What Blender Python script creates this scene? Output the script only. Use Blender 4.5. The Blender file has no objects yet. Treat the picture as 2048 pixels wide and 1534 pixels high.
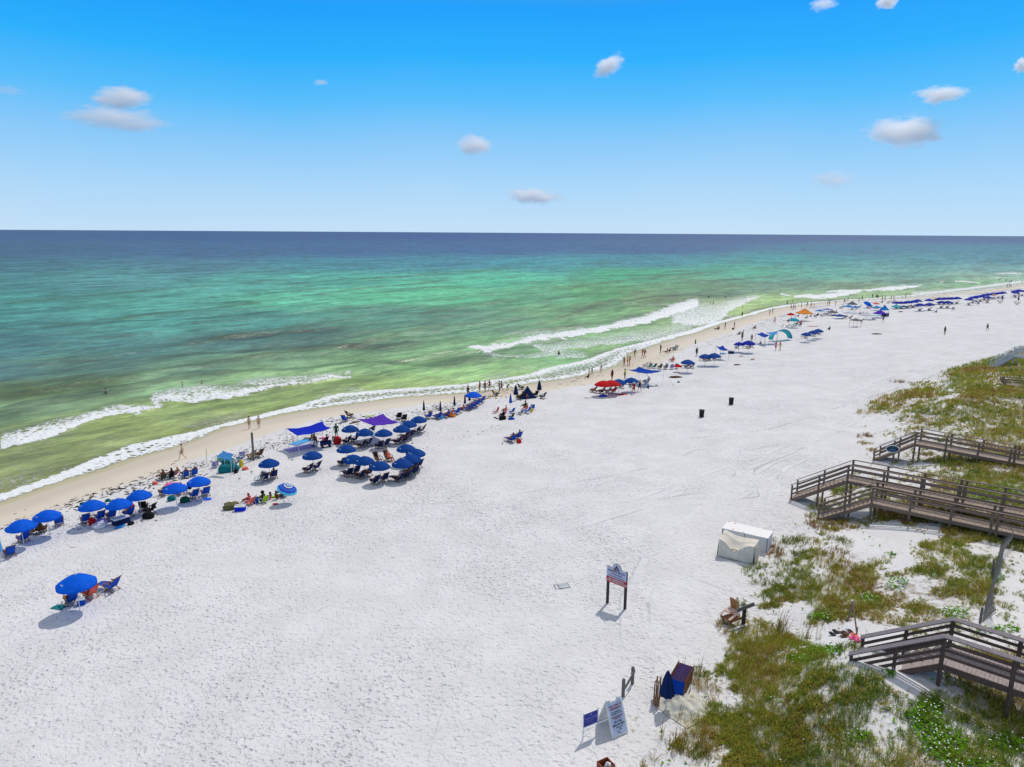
import bpy, math, random
import numpy as np
from mathutils import Matrix, Vector
random.seed(7); rng = np.random.default_rng(7)
sc = bpy.context.scene
R = math.radians
# ---------------------------------------------------------------- camera
FP, CX, CY, CZ = 1420.0, 1024.0, 767.0, 24.0        # focal length and centre in photo pixels, drone height
pt = math.atan(303/FP); ro = math.atan(13/2048)
_f = np.array([0, math.cos(pt), -math.sin(pt)]); _r0 = np.array([1., 0, 0]); _u0 = np.array([0, math.sin(pt), math.cos(pt)])
_r = _r0*math.cos(ro)+_u0*math.sin(ro); _u = _u0*math.cos(ro)-_r0*math.sin(ro)
cam = bpy.data.cameras.new('camera'); co = bpy.data.objects.new('camera', cam); sc.collection.objects.link(co); sc.camera = co
cam.sensor_fit = 'HORIZONTAL'; cam.sensor_width = 36; cam.lens = 36*FP/2048; cam.clip_start = .5; cam.clip_end = 60000
co.matrix_world = Matrix(((_r[0], _u[0], -_f[0], 0), (_r[1], _u[1], -_f[1], 0), (_r[2], _u[2], -_f[2], CZ), (0, 0, 0, 1)))
# ---------------------------------------------------------------- light
SUN_EL, SUN_AZ = 57, 30
w = bpy.data.worlds.new('World'); sc.world = w; w.use_nodes = True
def NT(t):
    n, l = t.nodes, t.links
    def N(k, ins=None, **kw):
        x = n.new(k)
        for a, b in kw.items(): setattr(x, a, b)
        for a, b in (ins or {}).items():
            s = x.inputs[a]
            if isinstance(b, bpy.types.NodeSocket): l.new(b, s)
            else: s.default_value = b
        return x
    return N, l
def s2l(c):
    return tuple([(v/255/12.92 if v/255 <= .04045 else ((v/255+.055)/1.055)**2.4) for v in c]) + (1.,)
def ramp(N, fac, stops, interp='LINEAR'):
    x = N('ShaderNodeValToRGB', {'Fac': fac}); cr = x.color_ramp; cr.interpolation = interp
    while len(cr.elements) < len(stops): cr.elements.new(.5)
    for e, (p, c) in zip(cr.elements, stops):
        e.position = p; e.color = c if len(c) == 4 else tuple(c)+(1,)
    return x.outputs[0]
w.node_tree.nodes.clear(); N, L = NT(w.node_tree)
sky = N('ShaderNodeTexSky', sky_type='NISHITA', sun_disc=False, sun_elevation=R(SUN_EL), sun_rotation=R(SUN_AZ), altitude=10, air_density=1.0, dust_density=.6, ozone_density=2.0)
tc = N('ShaderNodeTexCoord'); sp = N('ShaderNodeSeparateXYZ', {0: tc.outputs['Generated']})
nz = N('ShaderNodeTexNoise', {'Vector': tc.outputs['Generated'], 'Scale': 3.0, 'Detail': 2.0})
zz = N('ShaderNodeMath', {0: nz.outputs[0], 1: .03, 2: sp.outputs['Z']}, operation='MULTIPLY_ADD')
zz = N('ShaderNodeMath', {0: zz.outputs[0], 1: .015}, operation='SUBTRACT')
E = 10.0
def K(c, k=1.): 
    a = s2l(c); return (a[0]*k, a[1]*k, a[2]*k, 1)
grad = ramp(N, zz.outputs[0], [(0., K((196, 226, 251))), (.055, K((172, 216, 252))), (.115, K((136, 202, 252))), (.165, K((84, 190, 254))), (.215, K((30, 176, 255))), (.27, K((0, 160, 255))), (.34, K((90, 165, 225), .9)), (.5, K((184, 187, 198), .98)), (1., K((190, 191, 199), .92))])  # upper stops, out of view, made pale and bright as neutral fill light
gs = N('ShaderNodeMix', {'Factor': 1.0, 'A': grad, 'B': (E, E, E, 1)}, data_type='RGBA', blend_type='MULTIPLY')
gs.inputs[6].default_value; L.new(grad, gs.inputs[6]); gs.inputs[7].default_value = (E, E, E, 1)
mx = N('ShaderNodeMix', {'Factor': .12}, data_type='RGBA'); mx.inputs[0].default_value = .06
L.new(gs.outputs[2], mx.inputs[6]); L.new(sky.outputs[0], mx.inputs[7])
bg = N('ShaderNodeBackground', {'Strength': .1}); L.new(mx.outputs[2], bg.inputs[0])
L.new(bg.outputs[0], N('ShaderNodeOutputWorld').inputs[0])
sd = bpy.data.lights.new('sun', 'SUN'); sd.energy = 2.55; sd.angle = R(.53); sd.color = (1, .95, .875)
so = bpy.data.objects.new('sun', sd); sc.collection.objects.link(so)
_sun = Vector((math.sin(R(SUN_AZ))*math.cos(R(SUN_EL)), math.cos(R(SUN_AZ))*math.cos(R(SUN_EL)), math.sin(R(SUN_EL))))
so.rotation_euler = _sun.to_track_quat('Z', 'Y').to_euler(); so.location = (0, 0, 60)
sc.view_settings.view_transform = 'Standard'; sc.view_settings.look = 'None'; sc.view_settings.gamma = 1; sc.view_settings.exposure = 0
sc.cycles.max_bounces = 6; sc.cycles.diffuse_bounces = 3; sc.cycles.glossy_bounces = 3; sc.cycles.transparent_max_bounces = 40
sc.cycles.caustics_reflective = False; sc.cycles.caustics_refractive = False
sc.cycles.use_adaptive_sampling = True; sc.cycles.use_denoising = True
# ---------------------------------------------------------------- survey: photo pixel <-> world
def ray(px, py):
    return _f+_r*((px-CX)/FP)-_u*((py-CY)/FP)
def Pz(px, py, z=0.0):
    d = ray(px, py); return np.array([0, 0, CZ])+d*((z-CZ)/d[2])
def Qv(x, y, z):
    v = np.stack([x, y, z-CZ], -1); dz = v@_f; dz = np.where(dz < .5, .5, dz)
    return CX+FP*(v@_r)/dz, CY-FP*(v@_u)/dz, (v@_f) > .5
def vnoise(x, y, s, seed=0):
    x = x/s+seed*17.3; y = y/s-seed*9.1
    xi = np.floor(x).astype(np.int64); yi = np.floor(y).astype(np.int64); fx = x-xi; fy = y-yi
    fx = fx*fx*(3-2*fx); fy = fy*fy*(3-2*fy)
    def h(a, b):
        n = (a*374761393+b*668265263+seed*1442695) & 0x7fffffff; n = ((n ^ (n >> 13))*1274126177) & 0x7fffffff
        return ((n ^ (n >> 16)) & 0xffff)/65535.
    return (h(xi, yi)*(1-fx)+h(xi+1, yi)*fx)*(1-fy)+(h(xi, yi+1)*(1-fx)+h(xi+1, yi+1)*fx)*fy
def fbm(x, y, s, o=4, seed=0):
    t = 0; a = .5; n = 0
    for i in range(o): t = t+a*vnoise(x, y, s, seed+i); n += a; a *= .5; s *= .5
    return t/n
def sm(a, b, x):
    t = np.clip((x-a)/(b-a), 0, 1); return t*t*(3-2*t)
SHORE_PX = [(0, 1000), (94, 968), (189, 939), (265, 912), (330, 895), (378, 877), (442, 853), (492, 842), (567, 826), (643, 813), (700, 806), (795, 793), (893, 787), (945, 783), (1000, 777), (1057, 766), (1108, 759), (1166, 748), (1225, 731), (1245, 715), (1264, 703), (1322, 683), (1381, 667), (1432, 649), (1490, 633), (1540, 618), (1573, 613), (1639, 605), (1689, 601), (1738, 599), (1821, 595), (1904, 586.5), (1966, 580), (2012, 574), (2048, 568)]
SH = np.array([Pz(a, b, .05)[:2] for a, b in SHORE_PX])
a0 = np.array([.45, .89]); SH = np.vstack([SH[0]-a0*400, SH[0]-a0*60, SH, SH[-1]+np.array([.8, .6])*200, SH[-1]+np.array([.86, .5])*3000])
TOE_PX = [(1240, 1600), (1300, 1500), (1330, 1450), (1400, 1400), (1440, 1335), (1470, 1285), (1540, 1262), (1505, 1225), (1530, 1195), (1525, 1150), (1545, 1085), (1600, 1045), (1650, 1022), (1700, 960), (1745, 915), (1755, 870), (1728, 820), (1790, 785), (1840, 765), (1900, 743), (1985, 722), (2048, 702)]
TOE = np.array([Pz(a, b, 3.3)[:2] for a, b in TOE_PX]); TOE = np.vstack([TOE[0]-np.array([.25, 1])*120, TOE, TOE[-1]+np.array([.8, .62])*900])
def sdist(x, y, pl):
    """signed distance to a polyline, positive on its right (inland)"""
    best = np.full(x.shape, 1e9); sg = np.ones(x.shape)
    for i in range(len(pl)-1):
        ax, ay = pl[i]; bx, by = pl[i+1]; dx, dy = bx-ax, by-ay; l2 = dx*dx+dy*dy
        t = np.clip(((x-ax)*dx+(y-ay)*dy)/l2, 0, 1); ex = x-ax-t*dx; ey = y-ay-t*dy; q = ex*ex+ey*ey
        s = np.sign(dy*(x-ax)-dx*(y-ay)+1e-9); m = q < best-1e-9
        best = np.where(m, q, best); sg = np.where(m, s, sg)
    return np.sqrt(best)*sg
def ground_z(x, y, full=False):
    x = np.asarray(x, float); y = np.asarray(y, float)
    d = sdist(x, y, SH)
    z = np.interp(d, [-400, -60, -12, 0, 6, 9, 14, 30, 58, 90], [-9, -2.4, -.7, 0.02, .42, .85, 1.2, 1.9, 3.3, 3.6])
    e = sdist(x, y, TOE)
    dune = sm(-1, 11, e)*(1.5+1.5*(fbm(x, y, 13, 3, 3)-.5))+sm(0, 4, e)*.5*(fbm(x, y, 4, 3, 5)-.3)
    z = z+1.5*np.exp(-((x-15.6)**2+(y-28.6)**2)/30.)*sm(2, 8, e+2)
    z = z+np.where(d > 2, dune, 0)+sm(8, 14, d)*.10*(fbm(x, y, 7, 3, 9)-.5)
    return (z, d, e) if full else z
def at(px, py, h=0., water=False):
    """the point h metres above the ground (or the sea) that the photo shows at this pixel"""
    d = ray(px, py); o = np.array([0, 0, CZ])
    if water: return Vector(o+d*((h-CZ)/d[2]))
    t0, t1 = (CZ-9-h)/-d[2], (CZ+.5-h)/-d[2]
    for it in range(3):
        t = np.linspace(t0, t1, 60); p = o[None]+t[:, None]*d
        g = p[:, 2]-h-ground_z(p[:, 0], p[:, 1]); k = int(np.argmax(g < 0))
        if k == 0: k = 59
        t0, t1 = t[k-1], t[k]
    return Vector(o+d*t1)
# ---------------------------------------------------------------- helpers
def tag(o, label=None, cat=None, group=None, kind=None):
    for k, v in (('label', label), ('category', cat), ('group', group), ('kind', kind)):
        if v: o[k] = v
    return o
def empty(name, loc=(0, 0, 0), rz=0):
    o = bpy.data.objects.new(name, None); sc.collection.objects.link(o); o.location = loc; o.rotation_euler = (0, 0, rz); o.empty_display_size = .2
    return o
def copy_tree(o, parent=None):
    c = o.copy(); sc.collection.objects.link(c)
    if parent: c.parent = parent; c.matrix_parent_inverse = o.matrix_parent_inverse
    for ch in list(o.children): copy_tree(ch, c)
    return c
def npmesh(name, v, f, smooth=False):
    """mesh from numpy arrays; f is (n,4) or (n,3)"""
    m = bpy.data.meshes.new(name); k = f.shape[1]; m.vertices.add(len(v)); m.vertices.foreach_set('co', np.asarray(v, np.float32).ravel())
    m.loops.add(f.size); m.loops.foreach_set('vertex_index', f.astype(np.int32).ravel()); m.polygons.add(len(f))
    m.polygons.foreach_set('loop_start', np.arange(0, f.size, k, dtype=np.int32)); m.polygons.foreach_set('loop_total', np.full(len(f), k, np.int32))
    if smooth: m.polygons.foreach_set('use_smooth', np.ones(len(f), bool))
    m.update(calc_edges=True); return m
def fattr(m, name, val, dom='POINT'):
    a = m.attributes.new(name, 'FLOAT', dom); a.data.foreach_set('value', np.asarray(val, np.float32).ravel())
def cattr(m, name, rgb, dom='POINT'):
    a = m.attributes.new(name, 'FLOAT_COLOR', dom); c = np.ones((len(rgb), 4), np.float32); c[:, :3] = rgb; a.data.foreach_set('color', c.ravel())
def mesh_obj(name, m, mat, parent=None):
    o = bpy.data.objects.new(name, m); sc.collection.objects.link(o)
    if mat: m.materials.append(mat)
    if parent: o.parent = parent
    return o
class MB:
    def __init__(s): s.v = []; s.f = []; s.mi = []
    def add(s, vs, fs, mi=0):
        n = len(s.v); s.v += [tuple(map(float, q)) for q in vs]; s.f += [tuple(n+i for i in q) for q in fs]; s.mi += [mi]*len(fs); return s
    def box(s, c, size, rot=None, mi=0):
        hx, hy, hz = size[0]/2, size[1]/2, size[2]/2; M = rot or Matrix.Identity(3); c = Vector(c)
        P = [c+M@Vector((a*hx, b*hy, d*hz)) for a in (-1, 1) for b in (-1, 1) for d in (-1, 1)]
        return s.add(P, [(0, 1, 3, 2), (4, 6, 7, 5), (0, 4, 5, 1), (2, 3, 7, 6), (0, 2, 6, 4), (1, 5, 7, 3)], mi)
    def bar(s, a, b, wd, ht, up=(0, 0, 1), mi=0):
        """a board of width wd and height ht from a to b"""
        a = Vector(a); b = Vector(b); y = (b-a); ln = y.length; y.normalize(); x = y.cross(Vector(up))
        if x.length < 1e-4: x = y.cross(Vector((1, 0, 0)))
        x.normalize(); z = x.cross(y); M = Matrix((x, y, z)).transposed()
        return s.box((a+b)/2, (wd, ln, ht), M, mi)
    def tube(s, pts, rad, n=6, cap=True, mi=0):
        pts = [Vector(p) for p in pts]; rad = rad if isinstance(rad, (list, tuple)) else [rad]*len(pts); vs = []; fs = []
        for i, p in enumerate(pts):
            t = (pts[min(i+1, len(pts)-1)]-pts[max(i-1, 0)]).normalized(); x = t.cross(Vector((.123, .2, 1)) if abs(t.z) < .95 else Vector((1, 0, 0))).normalized(); y = t.cross(x)
            for k in range(n):
                a = 2*math.pi*k/n; vs.append(p+(x*math.cos(a)+y*math.sin(a))*rad[i])
        for i in range(len(pts)-1):
            for k in range(n): fs.append((i*n+k, i*n+(k+1) % n, (i+1)*n+(k+1) % n, (i+1)*n+k))
        if cap: fs += [tuple(range(n-1, -1, -1)), tuple((len(pts)-1)*n+k for k in range(n))]
        return s.add(vs, fs, mi)
    def sheet(s, fn, nu, nv, th=0.0, mi=0):
        """a two-sided sheet fn(u,v) with thickness th"""
        A = [[Vector(fn(i/nu, j/nv)) for j in range(nv+1)] for i in range(nu+1)]; vs = [p for r_ in A for p in r_]
        q = lambda i, j: i*(nv+1)+j
        fs = [(q(i, j), q(i+1, j), q(i+1, j+1), q(i, j+1)) for i in range(nu) for j in range(nv)]
        if th:
            n0 = len(vs); vs += [p-Vector((0, 0, th)) for p in vs[:n0]]; fs += [tuple(n0+k for k in reversed(f)) for f in fs]
            rim = [q(i, 0) for i in range(nu+1)]+[q(nu, j) for j in range(1, nv+1)]+[q(i, nv) for i in range(nu-1, -1, -1)]+[q(0, j) for j in range(nv-1, 0, -1)]
            fs += [(rim[k], rim[k]+n0, rim[(k+1) % len(rim)]+n0, rim[(k+1) % len(rim)]) for k in range(len(rim))]
        return s.add(vs, fs, mi)
    def blob(s, c, r, n=10, m=6, mi=0, wob=0.):
        vs = []; fs = []; c = Vector(c); r = r if hasattr(r, '__len__') else (r, r, r)
        for j in range(m+1):
            for k in range(n):
                a = 2*math.pi*k/n; b = math.pi*j/m-math.pi/2; q = 1+wob*random.uniform(-1, 1)
                vs.append((c.x+math.cos(a)*math.cos(b)*r[0]*q, c.y+math.sin(a)*math.cos(b)*r[1]*q, c.z+math.sin(b)*r[2]*q))
        for j in range(m):
            for k in range(n): fs.append((j*n+k, j*n+(k+1) % n, (j+1)*n+(k+1) % n, (j+1)*n+k))
        return s.add(vs, fs, mi)
    def mesh(s, name, mats, smooth=False):
        m = bpy.data.meshes.new(name); m.from_pydata(s.v, [], s.f)
        for x in (mats if isinstance(mats, (list, tuple)) else [mats]): m.materials.append(x)
        m.polygons.foreach_set('material_index', s.mi)
        if smooth: m.polygons.foreach_set('use_smooth', [True]*len(s.f))
        m.update(); return m
    def build(s, name, mats, parent=None, smooth=False):
        o = bpy.data.objects.new(name, s.mesh(name, mats, smooth)); sc.collection.objects.link(o)
        if parent: o.parent = parent
        return o
_mats = {}
def mat(name, rgb, rough=.7, kind='cloth', lin=False, rgb2=None):
    """procedural principled material: cloth weave, wood grain, plastic or skin"""
    if name in _mats: return _mats[name]
    m = bpy.data.materials.new(name); m.use_nodes = True; t = m.node_tree; t.nodes.clear(); N, L = NT(t)
    c = tuple(rgb)+(1,) if lin else s2l(rgb); c2 = s2l(rgb2) if rgb2 else tuple(v*.72 for v in c[:3])+(1,)
    tc = N('ShaderNodeTexCoord'); sc_ = {'cloth': 3., 'wood': 4., 'plastic': 2., 'skin': 9., 'metal': 6.}[kind]
    mp = N('ShaderNodeMapping', {'Vector': tc.outputs['Object']})
    if kind == 'wood': mp.inputs['Scale'].default_value = (6, 1, 6)
    n = N('ShaderNodeTexNoise', {'Vector': mp.outputs[0], 'Scale': sc_, 'Detail': 5., 'Roughness': .6})
    if kind == 'wood':
        mpc = N('ShaderNodeMapping', {'Vector': tc.outputs['Object']}); mpc.inputs['Scale'].default_value = (1, 1, 1)
    col = ramp(N, n.outputs[0], [(.32, c2), (.62, c)])
    p = N('ShaderNodeBsdfPrincipled', {'Base Color': col, 'Roughness': rough})
    if kind in ('cloth', 'skin'): p.inputs['Specular IOR Level'].default_value = .15
    if kind == 'metal': p.inputs['Metallic'].default_value = .8
    n2 = N('ShaderNodeTexNoise', {'Vector': mp.outputs[0], 'Scale': sc_*6, 'Detail': 3.})
    b = N('ShaderNodeBump', {'Height': n2.outputs[0], 'Strength': .4, 'Distance': .01}); L.new(b.outputs[0], p.inputs['Normal'])
    out = p.outputs[0]
    if kind == 'cloth' and name.startswith('thin'):
        tr = N('ShaderNodeBsdfTranslucent', {'Color': col}); ms = N('ShaderNodeMixShader', {0: .35}); L.new(out, ms.inputs[1]); L.new(tr.outputs[0], ms.inputs[2]); out = ms.outputs[0]
    L.new(out, N('ShaderNodeOutputMaterial').inputs[0]); _mats[name] = m; return m
# ---------------------------------------------------------------- polar tessellation, fine ahead of the viewer
def polar(rs, azs):
    A, B = np.meshgrid(azs, rs); x = B*np.sin(A); y = B*np.cos(A); nr, na = x.shape
    i = np.arange(nr-1)[:, None]*na+np.arange(na-1)[None]; f = np.stack([i, i+1, i+na+1, i+na], -1).reshape(-1, 4)[:, ::-1]
    return x.ravel(), y.ravel(), f
_az = np.concatenate([np.radians(np.linspace(-180, -46, 14)[:-1]), np.radians(np.linspace(-46, 46, 760)), np.radians(np.linspace(46, 180, 14)[1:])])
# radii whose rows fall about evenly in the picture
_dep = np.linspace(R(60), R(.35), 640); _rs = CZ/np.tan(_dep); _rs = np.concatenate([[1.5, 6], _rs[_rs > 9], [6000, 12000, 30000]])
# ---------------------------------------------------------------- ground
x, y, f = polar(_rs, _az); z, d, e = ground_z(x, y, True)
VEG = [(1400, 1290, 0), (1500, 1300, 1), (1560, 1290, 1), (1620, 1300, .9), (1500, 1270, .6), (1470, 1310, .9), (1430, 1350, .6), (1480, 1370, .9), (1560, 1360, .8), (1640, 1350, .9), (1700, 1350, .8), (1450, 1400, .4), (1510, 1400, .95), (1600, 1400, 1), (1680, 1400, 1), (1400, 1400, .1), (1425, 1420, .9), (1480, 1440, 1), (1560, 1440, 1), (1640, 1430, .9), (1350, 1450, .6), (1370, 1490, .8), (1420, 1490, .8), (1500, 1490, .9), (1600, 1490, 1), (1340, 1530, .3), (1440, 1530, .6), (1540, 1530, 1), (1650, 1530, .9), (1300, 1430, 0), (1300, 1490, .1),
       (1720, 1400, .7), (1760, 1370, .6), (1800, 1350, .35), (1850, 1360, .3), (1780, 1400, .55), (1850, 1420, .75), (1920, 1400, .6), (2000, 1380, .9), (2040, 1400, .9), (1760, 1450, .55), (1850, 1450, .7), (1950, 1450, .6), (2040, 1460, .7), (1750, 1500, .6), (1850, 1500, .75), (1950, 1500, .8), (2040, 1510, .6), (1730, 1320, .15), (1680, 1280, .1), (1640, 1275, .15), (1700, 1260, 0), (1740, 1280, 0), (1950, 1340, .8),
       (1560, 1100, .12), (1600, 1075, .35), (1640, 1090, .3), (1570, 1140, .4), (1600, 1145, .65), (1620, 1130, .45), (1560, 1190, .9), (1590, 1160, .6), (1540, 1165, .3), (1620, 1190, .7), (1660, 1210, .9), (1690, 1240, .8), (1640, 1230, .8), (1590, 1215, .4), (1580, 1240, .15), (1660, 1150, .35), (1680, 1110, .3), (1720, 1090, .2), (1740, 1060, .12), (1800, 1070, .12), (1860, 1060, .2), (1700, 1150, .7), (1740, 1140, .75), (1740, 1180, .85), (1780, 1150, .5), (1800, 1110, .35), (1850, 1100, .6), (1900, 1110, .6), (1960, 1090, .6), (1720, 1210, .7), (1760, 1230, .8), (1820, 1180, .8), (1860, 1150, .8), (1900, 1180, .85), (1850, 1220, .9), (1900, 1220, .7), (1960, 1150, .7), (2020, 1130, .4), (2030, 1180, .3), (2030, 1230, .4), (1990, 1060, .8), (2040, 1070, .8), (1900, 1060, .8),
       (1760, 930, .3), (1800, 925, .6), (1850, 910, .7), (1900, 925, .9), (1850, 940, .4), (1900, 950, .7), (1960, 960, .85), (2030, 970, .9), (1980, 925, .8), (1780, 905, .1), (1730, 1000, .5), (1760, 1020, .7), (1830, 1040, .8), (1950, 1040, .9),
       (1740, 820, .6), (1760, 810, .9), (1800, 800, .8), (1850, 790, .8), (1900, 770, .55), (1950, 790, .9), (2020, 790, .9), (1760, 845, .35), (1790, 860, .45), (1840, 840, .75), (1890, 840, .85), (1950, 840, .8), (2030, 830, .8), (1850, 865, .6), (1960, 870, .8), (2030, 870, .9), (1740, 880, .12), (1710, 850, .1), (1850, 765, .5), (1910, 745, .9), (1960, 735, .8), (2020, 730, .85), (2000, 750, .6), (2040, 750, .9), (2020, 712, .8), (1680, 830, 0), (1780, 770, 0), (1860, 735, 0)]
GREEN = [(1905, 1225, 45, 18), (1800, 1170, 40, 18), (1740, 1200, 25, 10), (1640, 1235, 45, 18), (1500, 1340, 1, 1), (1640, 1300, 60, 16), (1850, 1440, 50, 50), (1900, 1490, 80, 40), (1820, 1430, 30, 20), (2010, 1490, 60, 25), (1720, 1470, 40, 18), (1960, 1530, 80, 20), (1780, 1350, 20, 10), (2000, 1260, 50, 8), (2010, 980, 40, 14), (1970, 995, 50, 10), (1780, 1110, 20, 8), (2000, 1150, 20, 20), (1600, 1320, 40, 12)]
_V = np.array(VEG, float)
def veg_density(x, y, z):
    px, py, ok = Qv(x, y, z); out = np.zeros(x.shape); idx = np.nonzero(ok & (py > 690) & (px > 1200))[0]
    for c in range(0, len(idx), 60000):
        k = idx[c:c+60000]; dd = ((px[k, None]-_V[None, :, 0])/26)**2+((py[k, None]-_V[None, :, 1])/17)**2
        wt = 1/(dd+.25)**1.6; out[k] = (wt@_V[:, 2])/wt.sum(1)
    return out
def green_amt(x, y, z):
    px, py, ok = Qv(x, y, z); g = np.zeros(x.shape)
    for a, b, rx, ry in GREEN: g = np.maximum(g, np.exp(-(((px-a)/rx)**2+((py-b)/ry)**2)*1.2))
    return g*ok
veg = np.zeros(x.shape); k = np.nonzero(e > -3)[0]; veg[k] = veg_density(x[k], y[k], z[k])
veg = veg*sm(-2, 1.5, e); veg = np.where((np.hypot(x, y) > 230) & (e > 3), .8, veg)
TRK = [[(2048, 705), (1900, 760), (1700, 840), (1560, 905), (1400, 960), (1270, 1010), (1100, 1060), (900, 1130)], [(2048, 690), (1850, 735), (1640, 800), (1440, 850), (1220, 880)], [(1300, 1500), (1285, 1340), (1278, 1200), (1320, 1110), (1420, 1020), (1500, 960)], [(1420, 905), (1560, 990), (1640, 1010)], [(1225, 880), (1180, 830), (1160, 800)], [(1580, 1015), (1400, 1000), (1240, 1010), (1100, 1060), (1010, 1120)], [(1700, 870), (1560, 930), (1430, 1010), (1350, 1120)], [(1560, 880), (1300, 900), (1050, 930), (900, 940)]]
trk = np.full(x.shape, 9.); trf = np.zeros(x.shape)
near = np.hypot(x, y) < 400
for T in TRK:
    pl = np.array([at(a, b)[:2] for a, b in T]); s_ = sdist(x[near], y[near], pl); b_ = trk[near]; c_ = np.abs(s_) < np.abs(b_); trk[near] = np.where(c_, s_, b_); fd = np.minimum(np.hypot(x[near]-pl[0, 0], y[near]-pl[0, 1]), np.hypot(x[near]-pl[-1, 0], y[near]-pl[-1, 1])); trf[near] = np.where(c_, sm(2, 16, fd), trf[near])
m = npmesh('sand', np.stack([x, y, z], -1), f, True)
fattr(m, 'shore', d); fattr(m, 'dune', e); fattr(m, 'veg', veg); fattr(m, 'trk', trk); fattr(m, 'trf', trf)
sand = bpy.data.materials.new('sand'); sand.use_nodes = True; t = sand.node_tree; t.nodes.clear(); N, L = NT(t)
geo = N('ShaderNodeNewGeometry'); P3 = geo.outputs['Position']
A = lambda n: N('ShaderNodeAttribute', attribute_name=n).outputs['Fac']
def MA(op, a, b=0., c=0., clamp=False):
    x_ = N('ShaderNodeMath', {0: a, 1: b, 2: c}, operation=op); x_.use_clamp = clamp; return x_.outputs[0]
def noi(scale, det=4., rough=.55, vec=None, out=0):
    return N('ShaderNodeTexNoise', {'Vector': vec or P3, 'Scale': scale, 'Detail': det, 'Roughness': rough}).outputs[out]
def mixc(f_, a, b):
    x_ = N('ShaderNodeMix', data_type='RGBA')
    for s_, v_ in ((0, f_), (6, a), (7, b)):
        if isinstance(v_, bpy.types.NodeSocket): L.new(v_, x_.inputs[s_])
        else: x_.inputs[s_].default_value = v_
    return x_.outputs[2]
def MR(v, a, b, c=0., d_=1.):
    return N('ShaderNodeMapRange', {'Value': v, 1: a, 2: b, 3: c, 4: d_}, interpolation_type='SMOOTHSTEP').outputs[0]
dry = mixc(MR(noi(.35, 6.), .35, .68), (.635, .62, .617, 1), (.695, .68, .677, 1))
dry = mixc(MR(noi(4., 5., .7), .6, .8, 0, .22), dry, (.52, .50, .49, 1))
dist = MA('ADD', A('shore'), MA('MULTIPLY', MA('SUBTRACT', noi(.16, 4.), .5), 3.6))
damp = MR(dist, 10.2, 7.6); wet = MR(dist, 6.5, 3.)
c1 = mixc(damp, dry, (.64, .565, .46, 1)); c1 = mixc(wet, c1, (.58, .485, .37, 1)); c1 = mixc(MR(A('shore'), 1.2, -1.0), c1, (.42, .40, .22, 1))
# brown litter and roots showing through the sand between the plants, specks of weed elsewhere
lit = MA('MULTIPLY', MR(MA('ADD', noi(2.6, 8., .75), MA('MULTIPLY', A('veg'), .34)), .70, .86), MR(A('veg'), .12, .5))
c1 = mixc(MA('MULTIPLY', lit, .75), c1, (.23, .18, .10, 1))
spk = MA('MULTIPLY', MR(noi(5.5, 2., .5), .735, .76), MR(noi(.5, 2.), .5, .62)); c1 = mixc(MA('MULTIPLY', spk, .75), c1, (.16, .12, .09, 1))
p = N('ShaderNodeBsdfPrincipled', {'Base Color': c1, 'Roughness': MR(wet, 0, 1, .95, .5), 'Specular IOR Level': .25})
# footprints: overlapping trodden hollows, deeper where people walk
wv = N('ShaderNodeVectorMath', {0: P3, 1: N('ShaderNodeVectorMath', {0: noi(1.7, 2., out=1), 3: .35}, operation='SCALE').outputs[0]}, operation='ADD').outputs[0]
vo = N('ShaderNodeTexVoronoi', {'Vector': wv, 'Scale': 2.9, 'Randomness': 1.}, feature='SMOOTH_F1'); vo.inputs['Smoothness'].default_value = .35
v2 = N('ShaderNodeTexVoronoi', {'Vector': wv, 'Scale': 6.2, 'Randomness': 1.}, feature='SMOOTH_F1'); v2.inputs['Smoothness'].default_value = .3
hp = MA('ADD', MR(vo.outputs['Distance'], .05, .45), MA('MULTIPLY', MR(v2.outputs['Distance'], .05, .5), .55)); hp = MA('ADD', hp, MA('MULTIPLY', noi(2.4, 4., .6), 1.3))
amp = MA('MULTIPLY', MR(noi(.12, 3.), .3, .75, .45, 1.1), MR(dist, 6., 11., .03, 1.)); amp = MA('MULTIPLY', amp, MR(A('dune'), 0, 3., 1., .55))
tk = MA('ABSOLUTE', A('trk')); band = MA('MULTIPLY', MA('MULTIPLY', MR(tk, .35, .65), MR(tk, 1.25, .95)), MA('MULTIPLY', A('trf'), MR(noi(.25, 3.), .42, .6))); amp = MA('MULTIPLY', amp, MR(band, 0, 1, 1, .35))
v3 = N('ShaderNodeTexVoronoi', {'Vector': wv, 'Scale': 2.6, 'Randomness': 1.}).outputs['Distance']; ftp = MA('MULTIPLY', MR(v3, .34, .16), MR(noi(.22, 4.), .42, .55)); hgt = MA('SUBTRACT', MA('SUBTRACT', MA('MULTIPLY', hp, amp), MA('MULTIPLY', MA('MULTIPLY', ftp, amp), .8)), MA('MULTIPLY', band, .6))
bp = N('ShaderNodeBump', {'Height': hgt, 'Strength': 1., 'Distance': .072}); L.new(bp.outputs[0], p.inputs['Normal'])
L.new(p.outputs[0], N('ShaderNodeOutputMaterial').inputs[0])
ground = mesh_obj('sand_beach', m, sand); tag(ground, kind='structure')
# ---------------------------------------------------------------- sea
_azw = np.concatenate([np.radians(np.linspace(-180, -50, 12)[:-1]), np.radians(np.linspace(-50, 50, 900)), np.radians(np.linspace(50, 180, 12)[1:])])
_dw = np.concatenate([np.linspace(R(50), R(24), 40)[:-1], np.linspace(R(24), R(1.), 620)[:-1], np.linspace(R(1.), R(.06), 45)]); _rw = np.concatenate([[4], CZ/np.tan(_dw), [40000]])
x, y, f = polar(_rw, _azw); d = sdist(x, y, SH)
keep = d < 2.5; px, py, ok = Qv(x, y, 0*x)
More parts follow.
